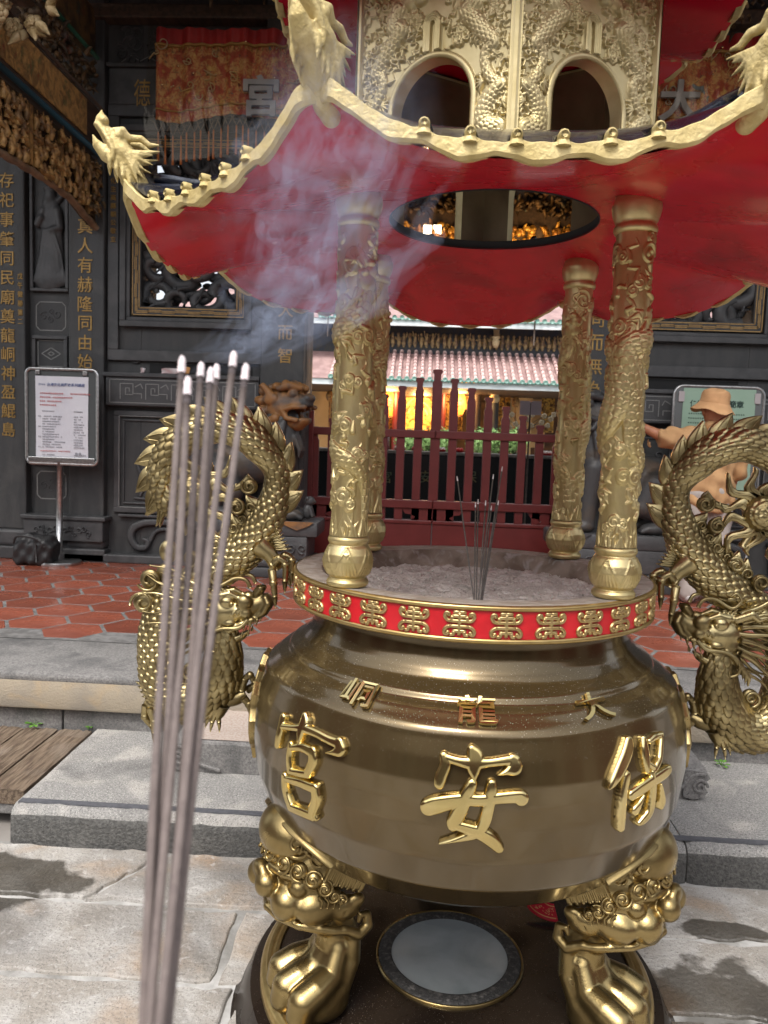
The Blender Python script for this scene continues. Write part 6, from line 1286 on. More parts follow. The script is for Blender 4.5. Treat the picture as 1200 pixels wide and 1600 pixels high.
# ---- roofs
def corner(a, r, c=(TX, TY)): return V(c[0]+r*math.cos(a), c[1]+r*math.sin(a))
def cap_(u): return (u-max(0, u-.86)**2/.28)/.93
def eave(e, s, RKx, zk, zm, off=0., drop=0.):
    """point on eave e (0..7) at s in -1..1; corners rounded and swept up"""
    a0 = math.pi/8+e*math.pi/4; p = corner(a0, RKx)*(1-s)/2+corner(a0+math.pi/4, RKx)*(1+s)/2
    q = p-V(TX, TY); k = np.linalg.norm(q); u = abs(s); p = V(TX, TY)+q*(k+off-.030*max(0, u-.88)**2/.0144)/k
    return V(p[0], p[1], zm+(zk-zm)*cap_(u)**3.0-drop)
def roof(name, RKx, zk, zm, zin, nsc, par, opening, lift, rtop, ztop):
    """red soffit, gilt edge board with knobs, black glazed tiles, corner ridges"""
    ns = 41; S = np.linspace(-1, 1, ns); G = []
    T_ = np.linspace(0, 1, 22)
    for e in range(8):
        for s in S[:-1]:
            p = eave(e, s, RKx, zk, zm); q = p[:2]-V(TX, TY); a = math.atan2(q[1], q[0]); inn = V(TX+opening*math.cos(a), TY+opening*math.sin(a), zin)
            row = []
            for t in T_:
                z = p[2]*(1-t)+zin*t+lift*math.sin(math.pi*t)*.5+(p[2]-zm)*(-(1-(1-t)**2.2)*(1-t))
                row.append(V(*(p[:2]*(1-t)+inn[:2]*t), z))
            G.append(row)
    MB().grid(np.array(G), wu=True).build(name+'_soffit', M['soffit'], par)
    if opening > .1: MB().lathe([(opening-.001, zin-.003), (opening+.0015, zin-.003), (opening+.0015, zin+.02), (opening-.001, zin+.022)], 72, c=(TX, TY, 0)).build('opening_lip', M['slot_lip_black'], par)
    G = []
    for e in range(8):
        for s in S[:-1]:
            p = eave(e, s, RKx, zk, zm)+V(0, 0, .024); q = p[:2]-V(TX, TY); a = math.atan2(q[1], q[0]); top = V(TX+rtop*math.cos(a), TY+rtop*math.sin(a), ztop)
            G.append([V(*(p[:2]*(1-t)+top[:2]*t), p[2]*(1-t)+ztop*t+lift*math.sin(math.pi*t)*.5+(p[2]-.024-zm)*(-(1-(1-t)**2.2)*(1-t))+.02*min(1, t*5)) for t in np.linspace(0.01, 1, 14)])
    tl_ = MB().grid(np.array(G), wu=True).build('tile_sheet', M['glaze'], par)
    KN = [(-.5+j*.2) for j in range(6)] if RKx > .8 else [(-.45+j*.3) for j in range(4)]
    for e in range(8):
        a0 = math.pi/4+e*math.pi/4; d = V(math.cos(a0), math.sin(a0), 0)
        for s in KN:
            p = eave(e, s, RKx, zk, zm)+V(0, 0, .026); L_ = (np.linalg.norm(p[:2]-V(TX, TY))-rtop)*.9
            MB().tube([p-d*L_*t+V(0, 0, (ztop-p[2])*t*.9+.002) for t in np.linspace(0.0, 1, 7)], .0135, 8).build('tile_roll', M['glaze'], tl_)
        # gilt edge board with scalloped lower edge
        ss = np.linspace(-1, 1, 161); O = []
        for s in ss:
            u = abs(s); flat_ = 1 if u < .60 else max(0, 1-(u-.60)/.2); sc2 = math.cos(s*math.pi*nsc)*flat_; irr = .0012*math.sin(s*23+e)+.0008*math.sin(s*61+2*e)
            wl = .0 if u < .55 else (u-.55)*.018; kn = sum(math.exp(-((s-k)/.035)**2) for k in KN)*.006
            b = eave(e, s, RKx, zk, zm, .004, .003+.0068*sc2+wl*.4+irr); tp = eave(e, s, RKx, zk, zm, .008, -.024-wl-kn+irr); bi = eave(e, s, RKx, zk, zm, -.010, .001+.0068*sc2)
            ti = eave(e, s, RKx, zk, zm, -.010, -.018-kn); bo = eave(e, s, RKx, zk, zm, .0105, -.002+.0068*sc2+irr); to = eave(e, s, RKx, zk, zm, .0105, -.022-wl-kn*.9+irr)
            O.append([bi, b, bo, to, tp, ti])
        eb = MB().grid(np.array(O), wv=True).build('eave_edge', M['cream'], par, angle=38)
        for s in KN:
            p = eave(e, s, RKx, zk, zm, .008, -.034)
            m = MB().tube([p-d*.012+V(0, 0, -.004), p-d*.004, p+d*.008, p+d*.0115], [.0105, .0098, .0094, .006], 10); m.tube([p+V(0, 0, -.016), p+V(0, 0, -.002)], [.0135, .0085], 8)
            m.build('tile_end_knob', M['cream'], eb)
    for e in range(8):                        # hip ridges
        a0 = math.pi/8+e*math.pi/4; P_ = []
        for t in np.linspace(.03, 1, 12):
            r = RKx*.94*(1-t)+rtop*t; z = (zk+.03)*(1-t)+ztop*t+lift*math.sin(math.pi*t)*.5-(zk-zm)*(1-(1-t)**2.2)*(1-t)+.022*min(1, .5+t*4); P_.append(V(TX+r*math.cos(a0), TY+r*math.sin(a0), z))
        MB().tube(P_, .012, 10).build('hip_ridge', M['glaze'], par)
# lower roof and upper roof
roof('roof', RK, ZK-.006, 2.114, 2.2615, 6.0, pav_, .284, .02, .43, 2.300)
ZU0 = 2.765
for e in range(8):                            # painted-over bolt heads under each corner
    a0 = math.pi/8+e*math.pi/4; t = .16; pz_ = (ZK-.006)*.93; r_ = RK*.965*(1-t)+.284*t; zz_ = (ZK-.006)*(1-t)+2.2615*t+.02*math.sin(math.pi*t)*.5-(ZK-.006-2.114)*.85*(1-(1-t)**2.2)*(1-t)
    MB().lathe([(0, -.006), (.008, -.006), (.010, -.001), (.013, -.004), (.016, -.003), (.017, .012)], 20, c=(TX+r_*math.cos(a0), TY+r_*math.sin(a0), zz_)).build('soffit_plug', M['soffit'], pav_)
MB().lathe([(.36, ZU0-.012), (.36, ZU0+.05), (.30, ZU0+.3), (.05, ZU0+.42), (0, ZU0+.42)], 32, c=(TX, TY, 0)).build('upper_roof_core', M['soffit'], pav_)
roof('upper_roof', .63, 2.80, 2.755, 2.79, 5, pav_, .05, .01, .20, 2.95)
# ---- corner dragon heads: local x outwards, z up
hd = SDF((-.17, -.085, -.06), (.13, .085, .17), .0034)
hd.tube([(-.10, 0, -.02), (-.05, 0, .01), (-.01, 0, .045)], [.034, .040, .042], k=.02).ell((.02, 0, .065), (.050, .040, .038), k=.02)
hd.tube([(.03, 0, .075), (.07, 0, .085), (.098, 0, .098)], [.034, .030, .022], k=.015, flat=1.15)          # upper snout
hd.ell((.100, 0, .120), (.021, .026, .020), k=.01).tube([(.108, 0, .128), (.116, 0, .150)], [.012, .003], k=.01)
for s in (-1, 1):
    hd.ell((.095, s*.022, .118), (.016, .013, .014), k=.005).ell((.035, s*.030, .098), (.017, .014, .016), k=.005).tube([(.055, s*.026, .106), (.03, s*.034, .118), (.0, s*.034, .108)], [.008, .011, .006], k=.006)
    hd.tube([(.01, s*.026, .105), (-.03, s*.032, .125), (-.06, s*.034, .120), (-.085, s*.036, .135)], [.012, .011, .009, .004], k=.006)
    hd.tube([(.10, s*.020, .098), (.06, s*.034, .070), (.03, s*.040, .045), (.02, s*.040, .02)], [.008, .009, .009, .006], k=.005)
    hd.ell((.0, s*.036, .060), (.028, .014, .020), k=.008)
    for j in range(6):
        a = -.9+.36*j; hd.tube([(-.005, s*.034, .055), (-.045, s*.042, .05+.035*math.sin(a)), (-.085-.012*(j % 2), s*.045, .05+.085*math.sin(a))], [.012, .010, .002], k=.005)
    for j in range(4): hd.tube([(.035-.025*j, s*.03, .03-.006*j), (.025-.027*j, s*.034, .008-.01*j), (.012-.03*j, s*.03, -.018-.008*j)], [.010, .008, .002], k=.005)
hd.tube([(.0, 0, .035), (.045, 0, .030), (.080, 0, .044), (.100, 0, .066)], [.030, .024, .018, .010], k=.01, flat=1.2)   # lower jaw
hd.tube([(.112, 0, .082), (.085, 0, .068), (.05, 0, .055)], [.012, .013, .008], k=.004, cut=True, flat=3)
hd.tube([(-.13, 0, -.035), (-.09, 0, -.03)], [.024, .026], k=.01)
v, F = hd.mesh(); HEAD = mesh_np('dragon_finial', v, F, M['cream'])
for rr_, zz_, par, s_ in ((RK+.012, ZK+.040, pav_, .70), (.63, 2.845, pav_, .58)):
    for e in range(8):
        a0 = math.pi/8+e*math.pi/4; sc2 = s_*1.0
        o_ = obj('dragon_finial', HEAD, par, loc=(TX+rr_*math.cos(a0), TY+rr_*math.sin(a0), zz_), rz=a0, scale=(sc2, sc2, sc2)); o_.rotation_euler = Euler((0, R(-24 if rr_ > .7 else -15), a0))
# ---- pierced hexagonal tower, a corner towards the viewer
RT_ = .415; ZT0, ZT1 = 2.300, 2.78; side = RT_; ph_ = ZT1-ZT0
rl = Relief(side, ph_, .0013); rg = random.Random(9)
cu = side/2; ax0, aw, ah = cu, .104, .235       # arch centre, half width, spring height
BASEH = .004
for k in range(9): rl.cloud(rg.uniform(.03, side-.03), rg.uniform(.25, .46), rg.uniform(.020, .030), .0055, rg.uniform(-1, 1), rg.choice((-1, 1)))
for s in (-1, 1):
    t = np.linspace(0, 1, 170); P = np.stack([cu+s*(.158+.020*np.sin(t*21)-.085*np.clip(t*1.9-.95, 0, 1)**1.2), .012+.36*t+.012*np.sin(t*25), .95+.3*np.sin(t*9)], -1); rl.body(P, .0195, .0100, .0115, .0030)
    for k in range(6, 164, 7):
        d = P[k+3, :2]-P[k-3, :2]; d /= np.linalg.norm(d); nn = np.array([-d[1], d[0]])*(1 if k % 2 else -1); a = P[k, :2]+nn*.018; rl.line([(*a, 1), (*(a+nn*.015+d*.008), .2)], .006, .0075)
    hu, hv = cu+s*.060, .385
    rl.dome(hu, hv, .030, .022, .012); rl.dome(hu-s*.022, hv-.006, .020, .014, .014); rl.dome(hu-s*.010, hv+.010, .009, .009, .018); rl.dome(hu-s*.036, hv+.002, .009, .009, .017)
    for j in range(6): rl.line([(hu+s*.012, hv-.002+.004*j, 1), (hu+s*.04, hv+.012*(j-2.5), .7), (hu+s*.065, hv+.020*(j-2.5), .2)], .006, .008)
    for (u, v_, f_) in ((.118, .27, 1), (.188, .235, -1), (.135, .16, 1), (.185, .11, -1), (.130, .04, 1), (.10, .33, 1)):
        for j in range(5): a = (math.pi if s*f_ > 0 else 0)-1.1+.55*j; rl.line([(cu+s*u, v_, 1), (cu+s*u+.018*math.cos(a), v_+.018*math.sin(a), .8), (cu+s*u+.030*math.cos(a+.3), v_+.030*math.sin(a+.3), .15)], .0048, .0085)
    for k in range(95):                        # wavy flames between dragon and arch
        u, v_ = cu+s*(.018+.17*rg.random()), (.235+.21*rg.random() if k < 60 else .02+.40*rg.random())
        if abs(u-cu) < .115 and v_ < .25: u = cu+s*(.125+.07*rg.random())
        a = (.6+.5*rg.random())*(1 if rg.random() < .5 else -1)+(0 if s > 0 else math.pi); pts = [(u, v_, .5)]
        for q in range(7): pts.append((u+(.007*(q+1))*math.cos(a)-.008*math.sin(a)*math.sin(q*1.9+k), v_+(.007*(q+1))*math.sin(a)+.008*math.cos(a)*math.sin(q*1.9+k), 1-.12*q))
        rl.line(pts, .0042, .0075)
    for k in range(14):
        u, v_ = cu+s*rg.uniform(.125, .20), rg.uniform(.02, .40); rl.spiral(u, v_, .012, 1.2, .0032, .006, rg.random()*6, rg.choice((-1, 1)))
for q in range(4): rl.line([(cu-.021+.0045*q, .252, 1)]+[(cu+(.021-.0045*q)*math.cos(b), .318+(.021-.0045*q)*math.sin(b), 1) for b in np.linspace(math.pi, 0, 9)]+[(cu+.021-.0045*q, .252, 1)], .0030, .011-.001*q)
def arch_d(U, W):                              # signed distance to the arch opening (negative inside)
    du = np.abs(U-ax0); top = np.hypot(du, np.maximum(W-.135, 0)*1.0)
    return np.where(W > .135, np.hypot(du, (W-.135)*.98)-aw, du-aw)
Ug, Wg = np.meshgrid(np.arange(rl.H.shape[1])*rl.du, np.arange(rl.nv)*rl.dv); D = arch_d(Ug, Wg)
rl.H = rl.H*1.35; rl.H = np.where((D > 0) & (D < .016), np.maximum(rl.H*0, .0085*np.clip(1-((D-.008)/.008)**2, 0, 1)**.4), rl.H)
eb = np.minimum(Ug, side-Ug); rl.H = np.where(eb < .010, .010, rl.H); rl.H = np.where((eb >= .010) & (eb < .014), .002, rl.H)
keep = (D[:-1, :-1] > -.001) & (D[1:, 1:] > -.001) & (D[1:, :-1] > -.001) & (D[:-1, 1:] > -.001)
Uc = Ug-side/2; inner_y = RT_*math.cos(math.pi/6)
# snap cells onto the arch line
vx = np.stack([np.full_like(Uc, inner_y)+rl.H, Uc, Wg], -1)
PANEL = mesh_np('tower_panel', vx.reshape(-1, 3), grid_faces(rl.nv, rl.H.shape[1], mask=keep)[:, ::-1], M['towergold'])
m = MB(); arc = [(ax0-aw, 0)]+[(ax0-aw, z) for z in (.05, .1)]+[(ax0+aw*math.cos(b), .135+aw/.98*math.sin(b)) for b in np.linspace(math.pi, 0, 40)]+[(ax0+aw, z) for z in (.1, .05)]+[(ax0+aw, 0)]
m.grid(np.array([[(inner_y+.006, u-side/2, v), (inner_y-.034, u-side/2, v)] for u, v in arc]))
REV = mesh_np('arch_reveal', np.vstack(m.v), m.f, M['towergold'])
m = MB(); arc2 = arc
poly = [(-.002+0*side, 0)]+[]                 # inner wall face with the same opening
out_l = [(0, 0), (0, ph_), (side, ph_), (side, 0)]; ring = [(p[0], p[1]) for p in arc]
k = len(ring); top_ = [(side*i/(k-1), ph_ if 3 < i < k-4 else (ph_*min(1, i/3.) if i <= 3 else ph_*min(1, (k-1-i)/3.))) for i in range(k)]
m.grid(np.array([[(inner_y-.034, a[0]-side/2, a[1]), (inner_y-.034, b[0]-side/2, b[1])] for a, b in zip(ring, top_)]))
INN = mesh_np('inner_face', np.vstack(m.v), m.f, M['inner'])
m = MB().box((RT_*.995, 0, ph_/2), (.016, .026, ph_)); POST = mesh_np('corner_bead', np.vstack(m.v), m.f, M['towergold'], False)
tower = MB().lathe([(.36, ZT1-.012), (.41, ZT1-.012), (.41, ZT1+.01), (.36, ZT1+.01)], 6, c=(TX, TY, 0), a0=math.pi/6, a1=math.pi/6+2*math.pi).build('tower', M['towergold'], pav_, smooth=False)
for k in range(6):
    rz = -math.pi/2+math.pi/6+k*math.pi/3
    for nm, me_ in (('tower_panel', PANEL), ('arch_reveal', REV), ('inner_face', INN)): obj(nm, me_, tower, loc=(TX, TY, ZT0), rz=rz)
    obj('corner_bead', POST, tower, loc=(TX, TY, ZT0), rz=rz+math.pi/6)
# ================================================================ THINGS
# ---- guardian lions
def rotm(rx=0, ry=0, rz=0): return Euler((rx, ry, rz)).to_matrix()
hd = SDF((-.30, -.26, -.30), (.36, .26, .32), .0085)          # head, faces +x
hd.ell((0, 0, 0), (.17, .16, .17), k=.04).ell((.12, 0, .02), (.15, .13, .075), k=.03).ell((.12, 0, .055), (.14, .10, .06), k=.03)
hd.tube([(.02, 0, -.12), (.13, 0, -.13), (.21, 0, -.105)], [.09, .075, .05], k=.03, flat=1.35)
hd.tube([(.30, 0, -.035), (.16, 0, -.055), (.02, 0, -.06)], [.045, .05, .03], k=.015, cut=True, flat=2.8)
hd.ell((.245, 0, .075), (.045, .07, .04), k=.02)
for s in (-1, 1):
    hd.ell((.13, s*.085, .105), (.047, .04, .045), k=.012).ell((.145, s*.105, .105), (.028, .022, .026), k=.004).tube([(.18, s*.05, .16), (.11, s*.11, .175), (.02, s*.13, .15)], [.03, .036, .025], k=.015)
    hd.ell((-.05, s*.15, .06), (.075, .03, .055), k=.01).tube([(-.06, s*.14, .10), (-.12, s*.16, .17), (-.16, s*.15, .17)], [.035, .025, .01], k=.012)
    hd.tube([(.25, s*.09, .0), (.15, s*.125, -.005), (.06, s*.14, -.03), (.10, s*.13, -.10), (.18, s*.10, -.115)], .022, k=.012)
    for j in range(5): hd.ell((.0-.045*j, s*(.15-.008*j), -.10-.025*j), (.04, .03, .04), k=.008)
    for j in range(4): hd.ell((.07-.09*j, s*.10, .19-.01*j-.012*j*j), (.04, .04, .035), k=.008)
    for j in range(4): hd.ell((-.14-.02*(j % 2), s*.11, .13-.085*j), (.05, .05, .045), k=.008)
    hd.tube([(.20, s*.05, -.055), (.20, s*.05, -.085)], [.014, .005], k=.004).tube([(.23, s*.05, -.0), (.23, s*.05, -.045)], [.014, .005], k=.004)
for j in range(5): hd.ell((.09-.075*j, 0, .195-.01*j), (.04, .04, .035), k=.008)
v, F = hd.mesh(); LH = mesh_np('lion_head', v, F, None)
bd = SDF((-.75, -.30, -.02), (.30, .30, 1.02), .012)
bd.ell((-.05, 0, .62), (.20, .20, .26), k=.06).ell((-.30, 0, .50), (.36, .19, .20), k=.08).ell((-.52, 0, .42), (.20, .19, .24), k=.06).tube([(-.02, 0, .70), (.0, 0, .88)], [.18, .15], k=.05)
for s in (-1, 1):
    bd.tube([(.03, s*.12, .55), (.06, s*.13, .30), (.07, s*.13, .07)], [.10, .075, .07], k=.03).ell((.11, s*.13, .05), (.11, .08, .055), k=.02)
    bd.tube([(-.50, s*.14, .42), (-.40, s*.16, .24), (-.56, s*.16, .16), (-.55, s*.16, .06)], [.15, .10, .065, .06], k=.03).ell((-.49, s*.16, .05), (.11, .075, .055), k=.02)
    for j in range(3): bd.tube([(.16, s*.13+.045*(j-1), .06), (.215, s*.13+.05*(j-1), .03)], [.035, .022], k=.01); bd.tube([(-.44, s*.16+.04*(j-1), .05), (-.39, s*.16+.045*(j-1), .03)], [.032, .02], k=.01)
    for j in range(5): bd.tube([(.04-.03*j, s*.15, .86-.02*j), (.02-.05*j, s*.19, .72-.01*j), (.03-.07*j, s*.185, .62)], [.03, .03, .012], k=.012)
for j in range(6): bd.tube([(.13, -.10+.04*j, .74), (.18, -.10+.04*j, .62), (.17, -.10+.04*j, .55)], [.025, .022, .008], k=.01)
bd.tube([(-.68, 0, .45), (-.74, 0, .62), (-.66, 0, .78)], [.06, .08, .03], k=.03).ell((.13, 0, .70), (.035, .035, .035), k=.005)
v, F = bd.mesh(); LB = mesh_np('lion_body', v, F, None)
cb = SDF((-.15, -.12, -.02), (.15, .12, .36), .009); cb.ell((0, 0, .10), (.08, .07, .11), k=.03).ell((.02, 0, .25), (.075, .07, .07), k=.02).ell((.08, 0, .24), (.035, .035, .025), k=.01)
for s in (-1, 1): cb.ell((.05, s*.035, .285), (.02, .018, .02), k=.004).tube([(.03, s*.05, .14), (.07, s*.06, .04)], [.03, .025], k=.01).ell((-.01, s*.06, .29), (.025, .02, .03), k=.006)
v, F = cb.mesh(); LC = mesh_np('lion_cub', v, F, None)
weath = mat('lichen_gilt_stone', (.25, .115, .035), (.05, .048, .046), rough=.55, nscale=6, mix=(.46, .66), bump=.4, bscale=40, bdist=.008)
weath2 = mat('dark_lion_stone', (.045, .044, .044), (.075, .058, .042), rough=.5, nscale=5, mix=(.5, .7), bump=.4, bscale=40, bdist=.008, extra=[((.17, .085, .035), 4., .62, .78, .5)])
for s in (-1, 1):
    xl = -1.41 if s < 0 else 1.37; yl = 4.70; zb_ = .93
    t = thing('guardian_lion', (xl, yl, ZP), ['stone guardian lion with orange-brown gilded head, left of the red gate', 'dark grey stone guardian lion with open mouth, between the two right columns'][s > 0], 'statue', 'pair of stone guardian lions')
    f = 1 if s < 0 else -1
    for nm, me_, dx, z, m_, k_ in (('lion_body', LB, 0, zb_, weath2, 1.0), ('lion_head', LH, .02, zb_+1.0, weath if s < 0 else weath2, 1.03), ('lion_cub', LC, .27, zb_+.02, weath2, .62)):
        me2 = me_.copy(); me2.materials.clear(); me2.materials.append(m_)
        o_ = obj(nm, me2, t, loc=(xl+f*dx, yl-(.10 if nm == 'lion_cub' else 0), z), scale=(f*k_, k_, k_)); o_.rotation_euler.z = f*R(-22) if nm == 'lion_head' else 0
    for (x0, x1, z0, z1, c, nm) in ((-.42, .40, ZP, .52, .015, 'pedestal_foot'), (-.36, .34, .52, .60, .03, 'pedestal_foot'), (-.31, .29, .60, .80, .01, 'pedestal_waist'), (-.40, .38, .80, .93, .02, 'pedestal_top')):
        a, b = sorted((xl+f*x0*1.0, xl+f*x1*1.0)); 
        if f > 0: a -= .15
        else: b += .35
        MB().cbox(a, b, yl-.27, yl+.25, z0, z1, c).build(nm, M['stone2'], t, smooth=True, angle=40)
    m = MB(); [swirl(m, xl+f*(-.25+.1*k), .70, .045, yl-.27, .014, .014, 1.2, k, 1-2*(k % 2)) for k in range(6)]; m.build('pedestal_scroll', M['stone2'], t)
    m = MB(); m.plate([(xl+f*.05, .935), (xl+f*.35, .935), (xl+f*.30, .90), (xl+f*.2, .86), (xl+f*.1, .90)][::f], lambda u, v, d: (u, yl-.275-d, v), .012); m.build('apron_cloth', weath if s < 0 else M['stone2'], t, smooth=False)
# ---- poster stand
steel = mat('brushed_steel', (.55, .55, .54), (.42, .42, .42), rough=.28, metal=.95, nscale=40)
b0 = at(94, 880, Z=ZP); yS = b0[1]-.02
t = thing('poster_stand', (b0[0], yS, ZP), 'steel floor stand holding a white lecture poster with blue title, before the black pilaster', 'sign')
a_, c_ = at(42, 575, Y=yS), at(153, 727, Y=yS); x0, x1, z0, z1 = a_[0], c_[0], c_[2], at(100, 577, Y=yS)[2]
MB().lathe([(0, ZP), (.195, ZP), (.20, ZP+.012), (.195, ZP+.028), (.05, ZP+.034), (0, ZP+.034)], 40, c=(b0[0], yS, 0)).build('stand_base', steel, t, smooth=True, angle=40)
MB().tube([(b0[0], yS, ZP+.03), (b0[0]+.01, yS, z0+.02)], .028, 14).build('stand_pole', steel, t)
o = []; r = .05
for cx_, cz, a0 in ((x1-r, z0+r, -90), (x1-r, z1-r, 0), (x0+r, z1-r, 90), (x0+r, z0+r, 180)): o += [(cx_+r*math.cos(R(a0+k*15)), yS-.01, cz+r*math.sin(R(a0+k*15))) for k in range(7)]
fr_ = MB(); fr_.tube(o+[o[0]], .016, 8, cap=False); fr_.build('sign_frame', steel, t)
MB().cbox(x0+.01, x1-.01, yS-.004, yS+.004, z0+.01, z1-.01, .003).build('sign_board', mat('dark_acrylic', (.10, .11, .11), rough=.2), t, smooth=False)
MB().cbox(x0+.02, x1-.02, yS-.03, yS-.006, z0+.01, z0+.06, .004).build('sign_tray', steel, t, smooth=False)
w_ = x1-x0; xp0, xp1 = x0+.085, x1-.085; zp1, zp0 = z1-.065, z0+.05
G = [[(x, yS-.012-.004*math.sin(x*19+z*7), z) for z in np.linspace(zp0, zp1, 8)] for x in np.linspace(xp0, xp1, 10)]
MB().grid(np.array(G)).build('poster_sheet', mat('poster_paper', (.70, .70, .74), (.64, .64, .69), rough=.7, nscale=3), t)
for x in (x0+.11, x1-.11): MB().cbox(x-.02, x+.02, yS-.03, yS-.005, z1-.05, z1-.015, .004).build('clip', steel, t, smooth=False)
blue, redi, grey = mat('blue_print', (.10, .14, .30), rough=.8), mat('red_print', (.50, .08, .08), rough=.8), mat('grey_print', (.22, .22, .25), rough=.8)
pw = xp1-xp0; ti = '2026 台灣文化與歷史系列講座'; m = MB(); adv = [.5 if ord(c) < 128 else 1.0 for c in ti]; tot = sum(adv); u = .06*pw; sz = .88*pw/tot
for c, a in zip(ti, adv):
    if c != ' ': put_text(m, c, (xp0+u+a*sz/2, yS-.018, zp1-.075), sz*(.82 if ord(c) < 128 else .98)*(1 if ord(c) > 127 else .9), .001, .012, shear=.18)
    u += a*sz
m.build('poster_title', blue, t, smooth=False)
rg = random.Random(14); mr, mg = MB(), MB()
def ill(mb, x, z, n, s):                       # print too small to read
    for k in range(n):
        if rg.random() < .1: continue
        xx = x+k*s*1.05; mb.box((xx, yS-.0185, z), (s*.85, .0008, s*.16)); mb.box((xx, yS-.0185, z+s*.28), (s*.7, .0008, s*.14)); mb.box((xx+rg.uniform(-.2, .2)*s, yS-.0186, z+s*.1), (s*.16, .0008, s*.8)); mb.box((xx, yS-.0185, z-s*.28), (s*.6, .0008, s*.14))
for k in range(4): ill(mr, xp0+.05, zp1-.155-.035*k, (14, 18, 12, 9)[k], .016)
ill(mr, xp0+.33, zp1-.155, 11, .016)
for k in range(22):
    z = zp1-.315-.023*k
    if k in (1, 15, 16): continue
    ill(mg, xp0+.07, z, rg.randint(8, 15), .0135); ill(mg, xp0+.36, z, rg.randint(5, 9), .0135)
    if k % 4 == 2: ill(mg, xp0+.03, z, 2, .0135)
ill(mr, xp0+.05, zp0+.065, 22, .012); ill(mg, xp0+.38, zp0+.045, 2, .03)
mr.build('red_print_lines', redi, t, smooth=False, kind='stuff'); mg.build('grey_print_lines', grey, t, smooth=False, kind='stuff')
# ---- black bag on the floor by the stand
bg_ = at(56, 882, Z=ZP); t = thing('black_bag', (bg_[0], bg_[1], ZP), 'soft black bag slumped on the red tiles beside the poster stand', 'bag')
sd = SDF((-.26, -.2, -.02), (.26, .2, .34), .010); sd.box((0, 0, .12), (.185, .12, .115), k=.02, rnd=.06).ell((-.03, 0, .235), (.17, .10, .05), k=.05).ell((.1, -.02, .20), (.09, .10, .07), k=.05)
sd.tube([(-.18, -.02, .22), (-.06, -.06, .27), (.08, -.05, .245), (.17, -.02, .20)], .022, k=.03)
sd.disp(lambda X, Y, Z: .008*np.sin(X*34+Z*22)*np.sin(Z*27+Y*18)+.006*np.sin(X*61-Z*40))
nyl = mat('black_nylon', (.016, .016, .017), (.024, .024, .025), rough=.5, nscale=30, bump=.2, bscale=60)
sd.build('bag_body', nyl, t, T=lambda v: v+V(bg_[0], bg_[1]+.02, ZP-.005))
m = MB(); m.tube(catmull([bg_+V(-.16, -.09, .20), bg_+V(-.10, -.13, .27), bg_+V(.05, -.12, .255), bg_+V(.13, -.10, .18)], 8), .011, 8, flat=((0, 1, 0), .5)); m.build('bag_handle', nyl, t)
m = MB(); m.tube([bg_+V(.06, -.112, .04), bg_+V(.065, -.118, .20)], .006, 6); m.build('bag_seam', mat('grey_webbing', (.06, .06, .06), rough=.7), t)
# ---- person in a bucket hat, back to the viewer
PXp, PYp = 2.17, 4.15
pt = thing('person', (PXp, PYp, ZP), 'person in an orange-tan bucket hat and tan shirt, arm stretched towards the lion', 'person')
px = lambda *a: np.array(a)
bdy = SDF((-.80, -.30, -.01), (.40, .32, 1.76), .0105)
bdy.ell((.0, .02, 1.555), (.078, .095, .11), k=.02).ell((0, .09, 1.53), (.05, .045, .07), k=.02).ell((0, .118, 1.545), (.014, .022, .02), k=.01).tube([(0, 0, 1.36), (0, .01, 1.50)], [.062, .058], k=.03)
for s in (-1, 1): bdy.ell((s*.082, .01, 1.55), (.014, .026, .035), k=.006)
bdy.ell((0, 0, 1.22), (.185, .115, .20), k=.05).ell((0, 0, .98), (.165, .11, .18), k=.05)
bdy.tube([(-.16, 0, 1.345), (-.34, .02, 1.345), (-.43, .03, 1.36)], [.058, .050, .042], k=.03).tube([(-.43, .03, 1.36), (-.55, .05, 1.415), (-.64, .06, 1.445)], [.042, .034, .026], k=.01)
bdy.tube([(-.64, .06, 1.445), (-.70, .065, 1.462)], [.026, .030], k=.015, flat=.6)
for j, dz in enumerate((-.026, -.009, .009, .026)): bdy.tube([(-.70, .065, 1.462+dz*.8), (-.735, .068, 1.472+dz), (-.765+.006*abs(j-1.5), .075, 1.478+dz*1.1)], [.0115, .0105, .008], k=.004)
bdy.tube([(-.67, .05, 1.475), (-.695, .03, 1.50), (-.715, .025, 1.515)], [.014, .012, .009], k=.006)
bdy.tube([(.16, 0, 1.33), (.215, .02, 1.12), (.20, .10, .93), (.16, .19, .90)], [.056, .046, .038, .028], k=.025)
bdy.ell((.15, .23, .90), (.035, .05, .025), k=.015)
for j in range(4): bdy.tube([(.13+.016*j, .26, .90), (.128+.017*j, .295, .893)], [.010, .008], k=.004)
for s in (-1, 1):
    bdy.tube([(s*.09, 0, .90), (s*.10, .01, .48), (s*.105, -.01, .09)], [.095, .062, .042], k=.03).ell((s*.11, .05, .045), (.045, .12, .045), k=.02)
o0 = V(PXp, PYp, ZP)
skin = mat('sunlit_skin', (.40, .17, .085), (.34, .14, .07), rough=.5, nscale=9, sss=.1)
bdy.build('body', skin, pt, T=lambda v: v+o0)
sh = SDF((-.50, -.26, .70), (.36, .24, 1.50), .0095)
sh.ell((0, 0, 1.22), (.205, .135, .215), k=.05).ell((0, -.005, .98), (.20, .14, .20), k=.06).ell((0, -.005, .84), (.195, .14, .16), k=.05).tube([(-.14, 0, 1.355), (-.29, .015, 1.33), (-.42, .03, 1.335)], [.085, .085, .088], k=.04).tube([(.14, 0, 1.345), (.21, .015, 1.20), (.225, .04, 1.07)], [.085, .08, .078], k=.04)
